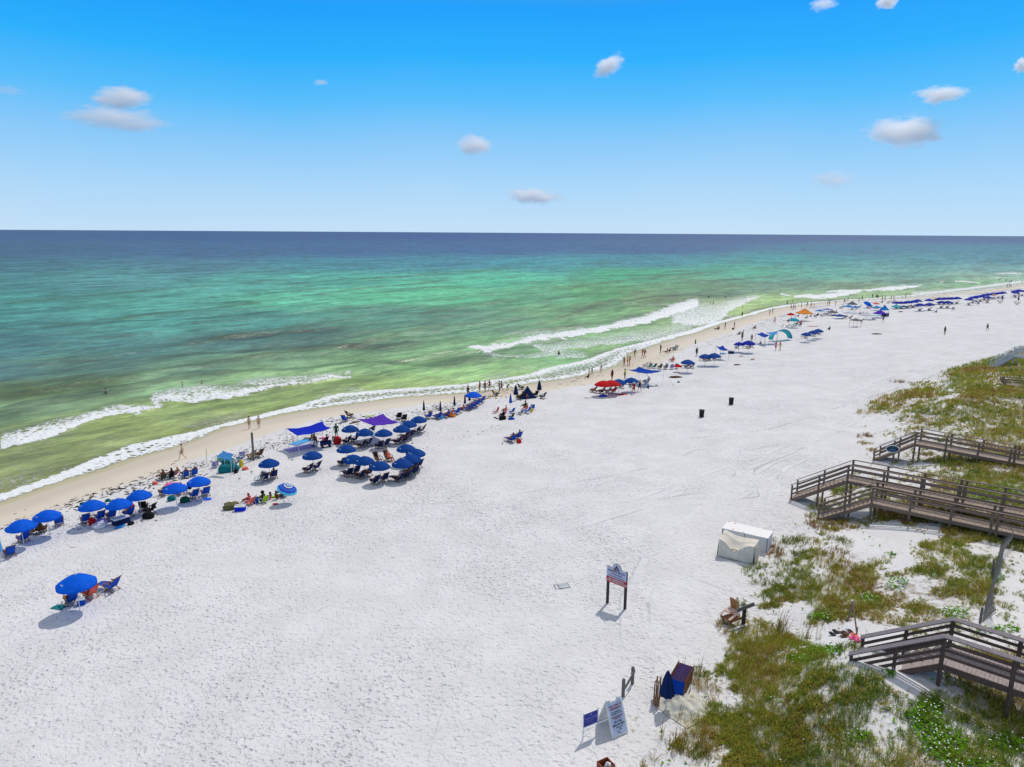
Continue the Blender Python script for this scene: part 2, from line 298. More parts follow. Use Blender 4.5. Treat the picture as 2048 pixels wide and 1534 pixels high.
# colour of the water: depth over the bars, stirred sand, weed
WC = [(0, 462, 58, 92, 130), (500, 468, 48, 86, 132), (1000, 470, 38, 80, 132), (1500, 474, 34, 78, 126), (2000, 476, 36, 84, 128),
 (0, 500, 60, 96, 124), (400, 500, 58, 98, 132), (700, 500, 54, 96, 136), (1000, 500, 42, 92, 136), (1300, 498, 30, 84, 130), (1700, 500, 26, 108, 132), (2000, 500, 34, 118, 136),
 (0, 530, 58, 112, 126), (400, 532, 66, 120, 136), (700, 530, 54, 132, 146), (900, 525, 46, 128, 146), (1100, 525, 36, 142, 150), (1300, 520, 24, 128, 140), (1600, 520, 16, 138, 134), (1850, 520, 44, 130, 136), (2040, 520, 50, 124, 134),
 (0, 560, 60, 132, 136), (250, 560, 70, 142, 146), (500, 565, 68, 158, 148), (700, 560, 66, 176, 152), (1000, 560, 62, 184, 146), (1250, 550, 34, 158, 112), (1500, 545, 48, 160, 128), (1650, 550, 60, 158, 140), (1800, 545, 80, 148, 142), (2000, 540, 92, 150, 150),
 (0, 600, 58, 146, 138), (300, 600, 66, 156, 142), (550, 600, 78, 182, 148), (750, 590, 78, 188, 140), (900, 590, 74, 178, 128), (1050, 590, 74, 158, 112), (1200, 590, 64, 152, 86), (1350, 575, 84, 140, 92), (1450, 575, 88, 128, 88), (1300, 600, 100, 132, 74), (1600, 572, 86, 132, 112), (1800, 565, 90, 138, 124),
 (0, 640, 56, 132, 128), (300, 640, 62, 148, 138), (500, 640, 64, 142, 132), (750, 630, 68, 132, 112), (900, 635, 72, 124, 100), (1100, 620, 88, 142, 92), (1200, 625, 96, 152, 92), (1000, 650, 84, 136, 98), (1200, 645, 108, 164, 104),
 (0, 690, 58, 118, 120), (250, 690, 62, 122, 118), (450, 690, 64, 114, 108), (600, 680, 62, 110, 98), (750, 690, 86, 130, 92), (850, 700, 104, 152, 98), (1000, 690, 108, 160, 100), (1250, 680, 112, 158, 100),
 (0, 740, 66, 112, 108), (200, 735, 70, 112, 96), (400, 730, 86, 128, 98), (550, 725, 104, 146, 104), (700, 730, 108, 156, 96), (850, 730, 112, 164, 92), (950, 745, 122, 172, 98), (1100, 720, 98, 150, 88),
 (60, 785, 66, 88, 38), (200, 768, 68, 98, 50), (120, 810, 112, 146, 100), (300, 770, 118, 158, 108), (500, 745, 118, 156, 100), (700, 765, 118, 150, 62), (850, 770, 140, 172, 88), (450, 810, 116, 144, 62),
 (0, 830, 104, 142, 92), (100, 870, 118, 142, 74), (250, 850, 116, 138, 62), (400, 830, 126, 152, 80), (600, 790, 124, 152, 70), (0, 910, 116, 134, 66), (150, 890, 124, 144, 68), (300, 860, 128, 148, 72), (80, 930, 128, 146, 78), (0, 960, 134, 150, 80), (250, 890, 142, 160, 92), (450, 835, 148, 166, 98), (700, 785, 140, 164, 92), (1000, 762, 146, 172, 96), (1200, 700, 120, 160, 92),
 (1300, 665, 124, 160, 88), (1400, 650, 140, 172, 98), (1470, 615, 152, 180, 102), (1560, 598, 150, 184, 106), (1650, 600, 148, 176, 100), (1500, 580, 82, 128, 110), (1750, 588, 140, 172, 110), (1850, 578, 126, 170, 124), (1950, 570, 112, 164, 112), (2000, 556, 128, 168, 138), (1700, 580, 108, 144, 112), (1350, 635, 122, 160, 98), (2048, 550, 120, 160, 140), (1850, 590, 158, 180, 124)]
_W = np.array(WC, float); _WL = np.array([s2l(c[2:])[:3] for c in WC])
col = np.tile(_WL[0], (len(x), 1)).astype(float); idx = np.nonzero(keep & ok)[0]
wx = px+(fbm(x, y, 40, 3, 21)-.5)*90; wy = py+(fbm(x, y, 30, 3, 25)-.5)*np.clip((py-462)*.14, 0, 14)
for c in range(0, len(idx), 50000):
    k = idx[c:c+50000]; hz = np.clip((py[k]-455)/130, .12, 1.)
    dd = ((wx[k, None]-_W[None, :, 0])/110)**2+((wy[k, None]-_W[None, :, 1])/(26*hz[:, None]))**2; wt = 1/(dd+.2)**2; col[k] = (wt@_WL)/wt.sum(1)[:, None]
# white water: (front edge, back edge, solidity)
FO = [([(0, 899), (57, 886), (100, 878), (151, 860), (208, 837), (265, 828), (300, 821), (327, 812)], [(0, 868), (57, 852), (100, 842), (151, 829), (208, 814), (265, 809), (327, 811)], 1.05),
 ([(300, 805), (340, 808), (378, 807), (454, 801), (548, 780), (620, 769), (706, 751)], [(300, 797), (378, 784), (454, 777), (548, 769), (620, 761), (706, 745)], .95),
 ([(300, 812), (400, 800), (500, 790)], [(300, 775), (345, 762), (420, 760), (500, 772)], .76),
 ([(470, 775), (600, 766), (690, 753)], [(470, 768), (520, 742), (600, 748), (690, 744)], .66),
 ([(932, 694), (955, 700), (979, 706), (1030, 693), (1069, 683), (1147, 675), (1205, 663), (1303, 644), (1362, 624), (1400, 611)], [(932, 690), (979, 687), (1030, 677), (1069, 668), (1147, 656), (1205, 648), (1283, 630), (1342, 607), (1400, 589)], 1.1),
 ([(1000, 672), (1050, 672), (1147, 660)], [(1000, 664), (1050, 659), (1147, 655)], .55),
 ([(1060, 690), (1100, 706), (1112, 700), (1200, 690), (1300, 680), (1360, 668), (1390, 655)], [(1060, 683), (1147, 674), (1205, 663), (1303, 645), (1362, 632), (1390, 632)], .7),
 ([(950, 712), (1050, 716), (1100, 712), (1180, 716)], [(950, 706), (1050, 709), (1100, 690), (1112, 690), (1180, 706)], .66),
 ([(1340, 645), (1400, 650), (1440, 640), (1458, 622), (1500, 602), (1525, 593)], [(1340, 620), (1390, 589), (1450, 590), (1490, 588), (1525, 589)], .85),
 ([(1440, 640), (1452, 634), (1462, 618), (1470, 611)], [(1440, 630), (1452, 622), (1462, 611), (1470, 606)], .7),
 ([(1240, 605), (1300, 612), (1345, 612)], [(1240, 601), (1300, 604), (1345, 604)], .5),
 ([(1225, 640), (1300, 636), (1340, 622)], [(1225, 632), (1300, 624), (1340, 612)], .4),
 ([(1555, 588), (1573, 592), (1585, 592)], [(1555, 586), (1566, 585), (1585, 589)], .9),
 ([(1600, 603), (1640, 600), (1700, 600), (1720, 598)], [(1600, 600), (1640, 596), (1700, 596), (1720, 597)], .5),
 ([(1585, 594), (1650, 598), (1690, 592), (1726, 583)], [(1585, 588), (1640, 586), (1690, 582), (1715, 579), (1726, 580)], 1.05),
 ([(1650, 585), (1725, 582), (1738, 583), (1800, 580), (1830, 575), (1848, 571)], [(1650, 580), (1738, 578), (1780, 569), (1830, 568), (1848, 569)], 1.),
 ([(1736, 568), (1742, 568)], [(1736, 561), (1742, 559)], 1.), ([(1730, 568), (1737, 569)], [(1730, 563), (1737, 566)], .9),
 ([(1878, 566), (1890, 564)], [(1878, 562), (1890, 559)], 1.), ([(1890, 563), (1965, 566)], [(1890, 561), (1930, 560), (1965, 563)], .8),
 ([(1940, 559), (1990, 557), (2048, 555)], [(1940, 557), (1990, 553), (2048, 552)], .6), ([(1985, 547), (2048, 549)], [(1985, 544), (2015, 542), (2048, 543)], .75),
 ([(1820, 590), (1900, 583), (1960, 576), (2000, 571), (2048, 566)], [(1820, 580), (1900, 576), (1960, 568), (2000, 562), (2048, 558)], .75),
 ([(0, 985), (60, 960), (120, 935)], [(0, 905), (60, 915), (120, 925)], .42), ([(540, 757), (620, 760)], [(540, 750), (620, 754)], .35),
 ([(880, 672), (1000, 668)], [(880, 668), (1000, 664)], .36), ([(600, 748), (750, 722)], [(600, 742), (750, 717)], .33)]
foam = np.zeros(x.shape); lift = np.zeros(x.shape)
wxp = px+(fbm(x, y, 3, 3, 33)-.5)*np.clip((py-470)*.05, 0, 14); wyp = py+(fbm(x, y, 2.2, 3, 31)-.5)*np.clip((py-470)*.045, 0, 12)
for fr, bk, s_ in FO:
    fr = np.array(fr, float); bk = np.array(bk, float); lo, hi = fr[0, 0], fr[-1, 0]; k = ok & (px > lo-12) & (px < hi+12)
    F_ = np.interp(wxp[k], fr[:, 0], fr[:, 1]); B_ = np.interp(wxp[k], bk[:, 0], bk[:, 1]); v = (wyp[k]-B_)/np.maximum(F_-B_, 1.)
    # v: 0 at the seaward edge, 1 at the breaking front
    wv_ = np.where(v > 1, 1-sm(1.0, 1.12, v), sm(-.25, .45, v)*(.55+.45*np.clip(v, 0, 1)))*sm(lo-8, lo+10, px[k])*sm(hi+8, hi-10, px[k])
    foam[k] = np.maximum(foam[k], s_*wv_)
    if s_ > .9: lift[k] = np.maximum(lift[k], .5*np.exp(-((v-.75)/.35)**2)*sm(lo-8, lo+40, px[k])*sm(hi+8, hi-40, px[k]))
BK = np.array([(0, 987), (94, 958), (189, 918), (265, 890), (378, 866), (492, 838), (567, 818), (640, 797), (674, 788), (795, 778), (932, 768), (1049, 750), (1100, 735), (1166, 722), (1225, 699), (1322, 676), (1381, 660), (1440, 642), (1490, 629), (1540, 615), (1600, 606), (1700, 599), (1820, 591), (1904, 580), (2048, 562)], float)
BKw = np.array([Pz(a, b, 0.)[:2] for a, b in BK]); db = -sdist(x, y, np.vstack([BKw[0]-a0*300, BKw, BKw[-1]+np.array([.8, .6])*900]))
wdt = np.maximum(-d+np.maximum(-db, 0), .3); ed = d+(fbm(x, y, 5, 4, 41)-.5)*1.6
# shore break: bubbly all the way, densest at its two edges
sb = sm(.9, -.4, db+(fbm(x, y, 4, 3, 43)-.5)*1.4)*sm(1.6, .2, ed)
foam = np.maximum(foam, sb*(.6+.42*np.exp(-((db+.9)/1.1)**2)+.3*np.exp(-((ed+.6)/.9)**2)))
foam = np.maximum(foam, .5*sm(8, 1.5, db)*sm(-3., 0., db)*sm(.45, .62, fbm(x, y, 7, 3, 45)))
foam = np.maximum(foam, (.42*sm(.56, .68, fbm(x, y, 9, 3, 47)))*sm(46, 25, -d)*sm(2, 8, -d)*sm(150, 70, np.hypot(x, y)))
# swell crests, drawn along their real lines
CR = [([(-60, 795), (0, 788), (151, 770), (302, 742), (454, 720), (600, 703), (700, 692), (795, 667), (880, 650)], .62, 2.4), ([(-60, 880), (0, 868), (150, 828), (265, 808), (330, 806), (454, 777), (620, 762), (706, 744), (760, 728), (873, 706), (950, 690)], .35, 1.6),
 ([(940, 690), (1069, 665), (1205, 646), (1303, 625), (1400, 590)], .55, 2.), ([(1080, 645), (1150, 625), (1190, 610), (1280, 585)], .6, 2.6), ([(0, 660), (200, 643), (454, 612), (700, 580), (900, 560)], .5, 3.2), ([(0, 725), (150, 712), (350, 690), (560, 660), (760, 628)], .42, 2.6),
 ([(0, 608), (180, 590), (380, 575), (560, 560)], .45, 4.), ([(380, 680), (560, 668), (760, 640), (900, 618), (1050, 596)], .35, 2.2), ([(1100, 580), (1250, 560), (1400, 545), (1600, 530)], .6, 4.), ([(700, 560), (1000, 540), (1250, 522)], .5, 5.), ([(1270, 605), (1400, 583), (1560, 580), (1750, 570), (1900, 556)], .4, 2.5), ([(0, 940), (180, 880), (330, 838), (480, 805)], .2, 1.4), ([(640, 780), (800, 752), (930, 722), (1060, 712)], .25, 1.4)]
zz_ = np.zeros(x.shape)
for pl_, am, wd in CR:
    pl = np.array([Pz(a, b, 0.)[:2] for a, b in pl_]); q = (px > pl_[0][0]-80) & (px < pl_[-1][0]+80) & ok; s_ = sdist(x[q], y[q], pl)+(fbm(x[q], y[q], 14, 2, 51)-.5)*3
    prof = np.where(s_ > 0, np.exp(-(s_/wd)**2), np.exp(-(s_/(wd*2.6))**2)); rk = am*prof*sm(pl_[0][0]-70, pl_[0][0]+50, px[q])*sm(pl_[-1][0]+70, pl_[-1][0]-50, px[q])*(.65+.7*vnoise(x[q], y[q], 16, 55)); face_ = np.clip(am*1.5, 0, .8)*np.exp(-((s_-wd*.45)/(wd*.55))**2)*(rk/np.maximum(am*prof, 1e-6)); col[q] = col[q]*(1-.72*face_[:, None])+np.array(s2l((66, 92, 44))[:3])*.72*face_[:, None]; zz_[q] += .6*am*prof*sm(pl_[0][0]-70, pl_[0][0]+50, px[q])*sm(pl_[-1][0]+70, pl_[-1][0]-50, px[q])*(.65+.7*vnoise(x[q], y[q], 16, 55))  # near faces darkened: their shade is mixed into the water colour
ph = -d+(fbm(x, y, 30, 3, 61)-.5)*26
zz_ += .16*sm(3, 25, -d)*np.sin(ph*2*math.pi/8.5)*(.3+fbm(x, y, 18, 2, 63))+.2*sm(20, 60, -d)*np.sin((ph+.1*x)*2*math.pi/17)*(.4+fbm(x, y, 40, 2, 64))
pw = ph+(fbm(x, y, 9, 2, 65)-.5)*5+.06*x
def near_face(per, sd): return np.clip(np.sin(pw*2*math.pi/per+2.6*vnoise(x, y, 70, sd)), 0, 1)**3*sm(.42, .66, fbm(x, y, 34, 3, sd+1))
swell_shade = (near_face(23, 91)+.7*near_face(12.5, 95)*sm(90, 30, -d))*sm(8, 22, -d)*sm(900, 250, np.hypot(x, y))  # mask of near wave faces whose shade is painted into the colour
zz_ = zz_*sm(0.5, 7, -d)*sm(2500, 900, np.hypot(x, y))+lift*.8*sm(.5, 4, -d)+.05*foam*sm(0, 2, -d)
wz = zz_+.02+.04*sm(-2, 1, d)+np.clip(d, 0, 2.5)*.045
fk = keep[f].all(1); f = f[fk]; used = np.zeros(len(x), bool); used[f] = True; mp_ = np.cumsum(used)-1
m = npmesh('sea', np.stack([x, y, wz], -1)[used], mp_[f], True)
lum_ = col.mean(1, keepdims=True); col = np.clip(lum_+(col-lum_)*(.88+.04*sm(560, 760, py))[:, None], .004, 1)*(np.array([.90, .98, 1.06])+sm(490, 560, py)[:, None]*np.array([.14, .03, -.12]))*(1+sm(600, 820, py)[:, None]*np.array([.06, 0, .10]))*(1.04+.26*sm(560, 840, py))[:, None]; cattr(m, 'watercol', col[used]); fattr(m, 'foam', foam[used]); fattr(m, 'swell', swell_shade[used]); fattr(m, 'shore', d[used])
sea = bpy.data.materials.new('sea'); sea.use_nodes = True; t = sea.node_tree; t.nodes.clear(); N, L = NT(t)
P3 = N('ShaderNodeNewGeometry').outputs['Position']
wc = N('ShaderNodeAttribute', attribute_name='watercol').outputs['Color']
# chop runs with the shore: stretch the texture space along it
rot = N('ShaderNodeMapping', {'Vector': P3}); rot.vector_type = 'TEXTURE'; rot.inputs['Rotation'].default_value = (0, 0, R(47)); rot.inputs['Scale'].default_value = (2.8, 1, 1); V = rot.outputs[0]
rt2 = N('ShaderNodeMapping', {'Vector': P3}); rt2.vector_type = 'TEXTURE'; rt2.inputs['Rotation'].default_value = (0, 0, R(35)); rt2.inputs['Scale'].default_value = (2.2, 1, 1); V2 = rt2.outputs[0]
h = MA('ADD', MA('MULTIPLY', noi(.16, 8., .62, V), 2.2), MA('MULTIPLY', noi(.75, 5., .6, V2), .7))
fn = MA('ADD', MA('MULTIPLY', noi(1.9, 8., .78), .62), MA('MULTIPLY', N('ShaderNodeTexVoronoi', {'Vector': N('ShaderNodeVectorMath', {0: P3, 1: noi(1.3, 3., out=1)}, operation='ADD').outputs[0], 'Scale': 1.15}, feature='DISTANCE_TO_EDGE').outputs[0], -1.1))
fm = MR(MA('ADD', A('foam'), MA('MULTIPLY', MA('SUBTRACT', fn, .2), 1.35)), .38, .78)
big = MR(noi(.05, 4., .55, V), .38, .62, .80, 1.16); chop = MA('MULTIPLY', MR(noi(.9, 6., .75, V), .36, .66, .76, 1.24), MR(noi(.2, 7., .8, V), .36, .64, .72, 1.26)); chop = MA('MULTIPLY', chop, MR(MA('ADD', A('swell'), MA('MULTIPLY', MA('SUBTRACT', noi(.5, 5., .7, V), .5), .7)), .1, .9, 1., .58))  # the swell term paints near-face shade into the water colour
wc2 = N('ShaderNodeVectorMath', {0: wc, 3: MA('MULTIPLY', big, chop)}, operation='SCALE').outputs[0]
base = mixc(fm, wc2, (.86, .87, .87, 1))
hh = MA('ADD', MA('ADD', h, MA('MULTIPLY', noi(2.2, 4., .6, V2), .16)), MA('MULTIPLY', MA('MULTIPLY', fm, noi(2.5, 4., .7)), .7))
bp = N('ShaderNodeBump', {'Height': hh, 'Strength': .9, 'Distance': .42})
df = N('ShaderNodeBsdfDiffuse', {'Color': base}); gl = N('ShaderNodeBsdfGlossy', {'Roughness': .38}); fr_ = N('ShaderNodeFresnel', {'IOR': 1.33}); [L.new(bp.outputs[0], q.inputs['Normal']) for q in (df, gl, fr_)]
# wave slopes keep a rough sea from ever mirroring fully
fq = MA('MULTIPLY', MA('MINIMUM', MA('MULTIPLY', fr_.outputs[0], .62), .13), MR(fm, 0, 1, 1., .05)); p = N('ShaderNodeMixShader', {0: fq}); L.new(df.outputs[0], p.inputs[1]); L.new(gl.outputs[0], p.inputs[2])
# the last metre of swash is thin and clear over the sand
al = MA('MAXIMUM', fm, MR(A('shore'), .9, -6., .0, 1.)); tr = N('ShaderNodeBsdfTransparent', {'Color': (.93, .95, .86, 1)}); ms = N('ShaderNodeMixShader', {0: al}); L.new(tr.outputs[0], ms.inputs[1]); L.new(p.outputs[0], ms.inputs[2])
L.new(ms.outputs[0], N('ShaderNodeOutputMaterial').inputs[0])
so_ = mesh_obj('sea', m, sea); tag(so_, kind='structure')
# ---------------------------------------------------------------- clouds
def cloud_mat(od, seed, depth):
    """a puff of droplets: density falls off from a lumpy core; od is the optical depth through it"""
    m = bpy.data.materials.new('cloud'); m.use_nodes = True; t = m.node_tree; t.nodes.clear(); N, L = NT(t)
    tc = N('ShaderNodeTexCoord').outputs['Object']; of = N('ShaderNodeVectorMath', {0: tc, 1: (seed*3.1, seed*1.7, 0)}, operation='ADD').outputs[0]
    wp = N('ShaderNodeTexNoise', {'Vector': of, 'Scale': 1.3, 'Detail': 3.}).outputs['Color']; wv_ = N('ShaderNodeVectorMath', {0: N('ShaderNodeVectorMath', {0: wp, 1: (.5, .5, .5)}, operation='SUBTRACT').outputs[0], 3: 1.3}, operation='SCALE').outputs[0]
    q = N('ShaderNodeVectorMath', {0: tc, 1: wv_}, operation='ADD').outputs[0]; s = N('ShaderNodeSeparateXYZ', {0: q})
    # flat base: the lower half of the body is squeezed
    zl = N('ShaderNodeMath', {0: s.outputs[2], 1: -1.1}, operation='MULTIPLY').outputs[0]; z2 = N('ShaderNodeMath', {0: s.outputs[2], 1: zl}, operation='MAXIMUM').outputs[0]
    ln = N('ShaderNodeVectorMath', {0: N('ShaderNodeCombineXYZ', {0: s.outputs[0], 1: s.outputs[1], 2: z2}).outputs[0]}, operation='LENGTH').outputs['Value']
    ns = N('ShaderNodeTexNoise', {'Vector': of, 'Scale': 3., 'Detail': 7., 'Roughness': .66}).outputs[0]
    b = N('ShaderNodeMath', {0: N('ShaderNodeMath', {0: ns, 1: 1.5, 2: .03}, operation='MULTIPLY_ADD').outputs[0], 1: ln}, operation='SUBTRACT').outputs[0]
    dn = N('ShaderNodeMapRange', {'Value': b, 1: -.12, 2: .62, 3: 0., 4: od/depth*1.3}).outputs[0]
    v = N('ShaderNodeVolumePrincipled', {'Color': (1, 1, 1, 1), 'Density': dn, 'Anisotropy': .45}); L.new(v.outputs[0], N('ShaderNodeOutputMaterial').inputs['Volume']); return m
CL = [(243, 196, 54, 22, 2.6, 'white cloud puff stacked above the other at upper left'), (230, 238, 90, 24, 2.4, 'longer lower white cloud at upper left under a smaller puff'), (1218, 132, 31, 19, 3, 'small slanted white cloud high in the middle of the sky'), (950, 292, 35, 20, 2.6, 'small cone shaped cloud left of centre in the sky'), (1068, 393, 52, 17, 2.6, 'low flat cloud just above the sea horizon'),
 (1812, 264, 68, 31, 2.8, 'big domed white cloud at right of the sky'), (1880, 190, 46, 17, 2.6, 'thin white cloud with a peak above the domed cloud'), (1668, 360, 46, 18, .8, 'faint pinkish cloud wisp left of and below the domed cloud'), (1648, 8, 24, 14, 1.2, 'faint cloud cut by the top edge of the sky'), (1776, 4, 20, 14, 3.5, 'small white cloud at the top edge right of a fainter one'), (2046, 131, 16, 14, 3.5, 'cloud scrap cut by the right edge of the sky'), (14, 180, 34, 12, .35, 'very faint cloud scrap by the left edge'), (642, 165, 15, 6, .9, 'tiny faint cloud scrap left of the middle of the sky')]
sc.cycles.volume_bounces = 24; sc.cycles.max_bounces = 24; sc.cycles.transparent_max_bounces = 14
for i, (px_, py_, rx, ry, od, lab) in enumerate(CL):
    D = 3500. if i == 0 else 4200.; dr = ray(px_, py_); p_ = np.array([0, 0, CZ])+dr*D; mb = MB(); mb.blob((0, 0, 0), 1.25, 24, 14); dy_ = ry*D/FP*1.3
    c = mb.build('cloud', cloud_mat(od, i+1, dy_), None, True); c.location = p_; c.scale = (rx*D/FP*1.15, dy_, ry*D/FP*1.15); c.rotation_euler = (0, R(-24) if i == 2 else 0, -math.atan2(dr[0], dr[1])); tag(c, lab, 'cloud', 'small white clouds in the sky')
# ---------------------------------------------------------------- people
SEG = {'stand': None}
def pose(kind):
    J = {'pelvis': (0, 0, .93), 'spine': (0, 0, 1.14), 'chest': (0, 0, 1.33), 'neck': (0, -.01, 1.48), 'head': (0, .02, 1.58), 'top': (0, .01, 1.67)}
    def lr(n, p, p2=None):
        J[n+'R'] = p; q = p2 or p; J[n+'L'] = (-q[0], q[1], q[2])
    lr('sho', (.17, 0, 1.40)); lr('elb', (.24, -.03, 1.13)); lr('wri', (.27, .05, .89)); lr('han', (.27, .08, .82)); lr('hip', (.09, 0, .90)); lr('kne', (.10, .02, .50)); lr('ank', (.10, -.03, .08)); lr('toe', (.12, .13, .03))
    if kind == 'hips': lr('elb', (.36, -.10, 1.16)); lr('wri', (.20, .06, 1.02)); lr('han', (.15, .08, 1.0))
    if kind == 'walk':
        lr('kne', (.1, .22, .52), (.1, -.04, .5)); lr('ank', (.1, .28, .1), (.1, -.38, .16)); lr('toe', (.11, .44, .06), (.11, -.26, .04)); lr('elb', (.24, -.16, 1.15), (.24, .05, 1.13)); lr('wri', (.25, -.18, .9), (.26, .26, .97)); lr('han', (.25, -.18, .82), (.26, .33, .97))
    if kind == 'fold': lr('elb', (.26, .04, 1.12)); lr('wri', (.06, .22, 1.2)); lr('han', (-.02, .22, 1.22), (-.04, .2, 1.24))
    if kind == 'bend':
        J.update(spine=(0, .12, 1.08), chest=(0, .3, 1.17), neck=(0, .43, 1.2), head=(0, .53, 1.18), top=(0, .62, 1.19)); lr('sho', (.17, .36, 1.18)); lr('elb', (.2, .42, .9)); lr('wri', (.16, .5, .66)); lr('han', (.15, .52, .59))
    if kind == 'chair':
        J.update(pelvis=(0, -.12, .34), spine=(0, -.22, .54), chest=(0, -.32, .71), neck=(0, -.40, .85), head=(0, -.40, .96), top=(0, -.40, 1.05)); lr('sho', (.17, -.36, .78)); lr('elb', (.29, -.28, .55)); lr('wri', (.30, -.04, .57)); lr('han', (.29, .04, .57)); lr('hip', (.10, -.06, .33)); lr('kne', (.13, .36, .46)); lr('ank', (.13, .70, .10)); lr('toe', (.14, .82, .17))
    if kind == 'sit':
        J.update(pelvis=(0, 0, .13), spine=(0, -.05, .34), chest=(0, -.06, .53), neck=(0, -.03, .68), head=(0, .01, .78), top=(0, .0, .87)); lr('sho', (.17, -.04, .60)); lr('elb', (.26, .08, .38)); lr('wri', (.16, .30, .38)); lr('han', (.12, .37, .37)); lr('hip', (.10, .03, .12)); lr('kne', (.15, .42, .40)); lr('ank', (.12, .66, .07)); lr('toe', (.13, .80, .05))
    if kind == 'longsit':
        J.update(pelvis=(0, 0, .13), spine=(0, -.08, .34), chest=(0, -.13, .53), neck=(0, -.15, .68), head=(0, -.13, .79), top=(0, -.14, .88)); lr('sho', (.18, -.15, .60)); lr('elb', (.24, -.28, .36)); lr('wri', (.25, -.30, .11)); lr('han', (.25, -.36, .05)); lr('hip', (.10, .03, .12)); lr('kne', (.13, .47, .17), (.13, .44, .3)); lr('ank', (.14, .88, .07), (.13, .8, .08)); lr('toe', (.16, .94, .15), (.14, .92, .07))
    if kind in ('supine', 'prone'):
        J.update(pelvis=(0, 0, .13), spine=(0, -.22, .13), chest=(0, -.41, .14), neck=(0, -.55, .14), head=(0, -.66, .15), top=(0, -.75, .15)); lr('sho', (.18, -.47, .13)); lr('elb', (.31, -.25, .07)); lr('wri', (.30, .0, .05)); lr('han', (.29, .07, .05)); lr('hip', (.10, .04, .12)); lr('kne', (.13, .45, .13), (.13, .43, .13)); lr('ank', (.15, .86, .06), (.12, .84, .06)); lr('toe', (.17, .90, .13), (.14, .9, .13))
        if kind == 'prone': lr('elb', (.33, -.55, .07)); lr('wri', (.2, -.76, .06)); lr('han', (.13, -.8, .06))
    return {k: Vector(v) for k, v in J.items()}
BONES = [('pelvis', 'spine'), ('spine', 'chest'), ('chest', 'neck'), ('neck', 'head'), ('head', 'top')]
for s_ in 'RL': BONES += [('chest', 'sho'+s_), ('sho'+s_, 'elb'+s_), ('elb'+s_, 'wri'+s_), ('wri'+s_, 'han'+s_), ('pelvis', 'hip'+s_), ('hip'+s_, 'kne'+s_), ('kne'+s_, 'ank'+s_), ('ank'+s_, 'toe'+s_)]
RAD = {'pelvis': (.145, .105), 'spine': (.125, .095), 'chest': (.155, .11), 'neck': (.052, .055), 'head': (.078, .098), 'top': (.066, .078), 'sho': (.062, .062), 'elb': (.042, .042), 'wri': (.028, .026), 'han': (.036, .02), 'hip': (.088, .095), 'kne': (.056, .06), 'ank': (.036, .04), 'toe': (.038, .026)}
_body = {}
def body_mesh(kind):
    if kind in _body: return _body[kind]
    J = pose(kind); names = list(J); m = bpy.data.meshes.new('b'); m.from_pydata([J[n] for n in names], [(names.index(a), names.index(b)) for a, b in BONES], [])
    o = bpy.data.objects.new('b', m); sc.collection.objects.link(o); md = o.modifiers.new('s', 'SKIN')
    for i, n in enumerate(names):
        sv = m.skin_vertices[0].data[i]; k = n if n in RAD else n[:3]; sv.radius = RAD[k]; sv.use_root = (n == 'pelvis')
    md.branch_smoothing = .6; sb_ = o.modifiers.new('u', 'SUBSURF'); sb_.levels = 1; sb_.render_levels = 1
    dg = bpy.context.evaluated_depsgraph_get(); ev = o.evaluated_get(dg); em = bpy.data.meshes.new_from_object(ev)
    V = [v.co.copy() for v in em.vertices]; Fc = [tuple(p.vertices) for p in em.polygons]
    bpy.data.objects.remove(o); bpy.data.meshes.remove(em)
    mb = MB(); mb.add(V, Fc)
    nb = len(Fc)
    hd = J['head']; up = (J['top']-J['neck']).normalized(); fw = Vector((0, 1, 0)); fw = (fw-up*fw.dot(up)).normalized()
    if kind in ('supine',): fw = Vector((0, 0, 1))
    if kind in ('prone', 'bend'): fw = Vector((0, 0, -1)) if kind == 'prone' else Vector((0, .2, -1)).normalized()
    sd_ = up.cross(fw)
    mb.tube([hd+fw*.08+up*.03, hd+fw*.108-up*.012, hd+fw*.085-up*.02], [.008, .014, .006], 5)                      # nose
    for q in (-1, 1):
        mb.tube([hd+sd_*q*.072+up*.02, hd+sd_*q*.09-up*.02], [.018, .012], 5); mb.blob(hd+fw*.083+sd_*q*.032+up*.025, .011, 5, 3, 1)   # ears, eyes
    mb.bar(hd+fw*.088-sd_*.024-up*.05, hd+fw*.088+sd_*.024-up*.05, .01, .007, mi=1)                                    # mouth
    for q, s_ in ((1, 'R'), (-1, 'L')):                                                                             # fingers and thumb
        h0 = J['han'+s_]; dr = (h0-J['wri'+s_]).normalized(); ax = dr.cross(Vector((0, 0, 1)) if abs(dr.z) < .8 else Vector((1, 0, 0))).normalized()
        nn = dr.cross(ax)
        for k, ln in enumerate((.065, .078, .072, .055)):
            b = h0+ax*(k-1.5)*.021; mb.tube([b, b+dr*ln*.55+nn*.006, b+dr*ln+nn*.022], [.010, .009, .006], 5)
        mb.tube([h0-ax*.028-dr*.03, h0-ax*.06+dr*.005, h0-ax*.07+dr*.035], [.012, .010, .007], 5)
    m = mb.mesh('person', [mat('skin', (176, 120, 92), .6, 'skin'), mat('eyes', (40, 26, 20), .4, 'plastic')], True)
    _body[kind] = (m, J, V, Fc); return _body[kind]
def near_bone(J, p):
    bd = 1e9; bb = None
    for a, b in BONES:
        A_, B_ = J[a], J[b]; ab = B_-A_; t = max(0, min(1, (p-A_).dot(ab)/ab.length_squared)); q = (p-A_-ab*t).length
        q -= .5*RAD[a if a in RAD else a[:3]][0]
        if q < bd: bd = q; bb = (a[:3], b[:3], t)
    return bb
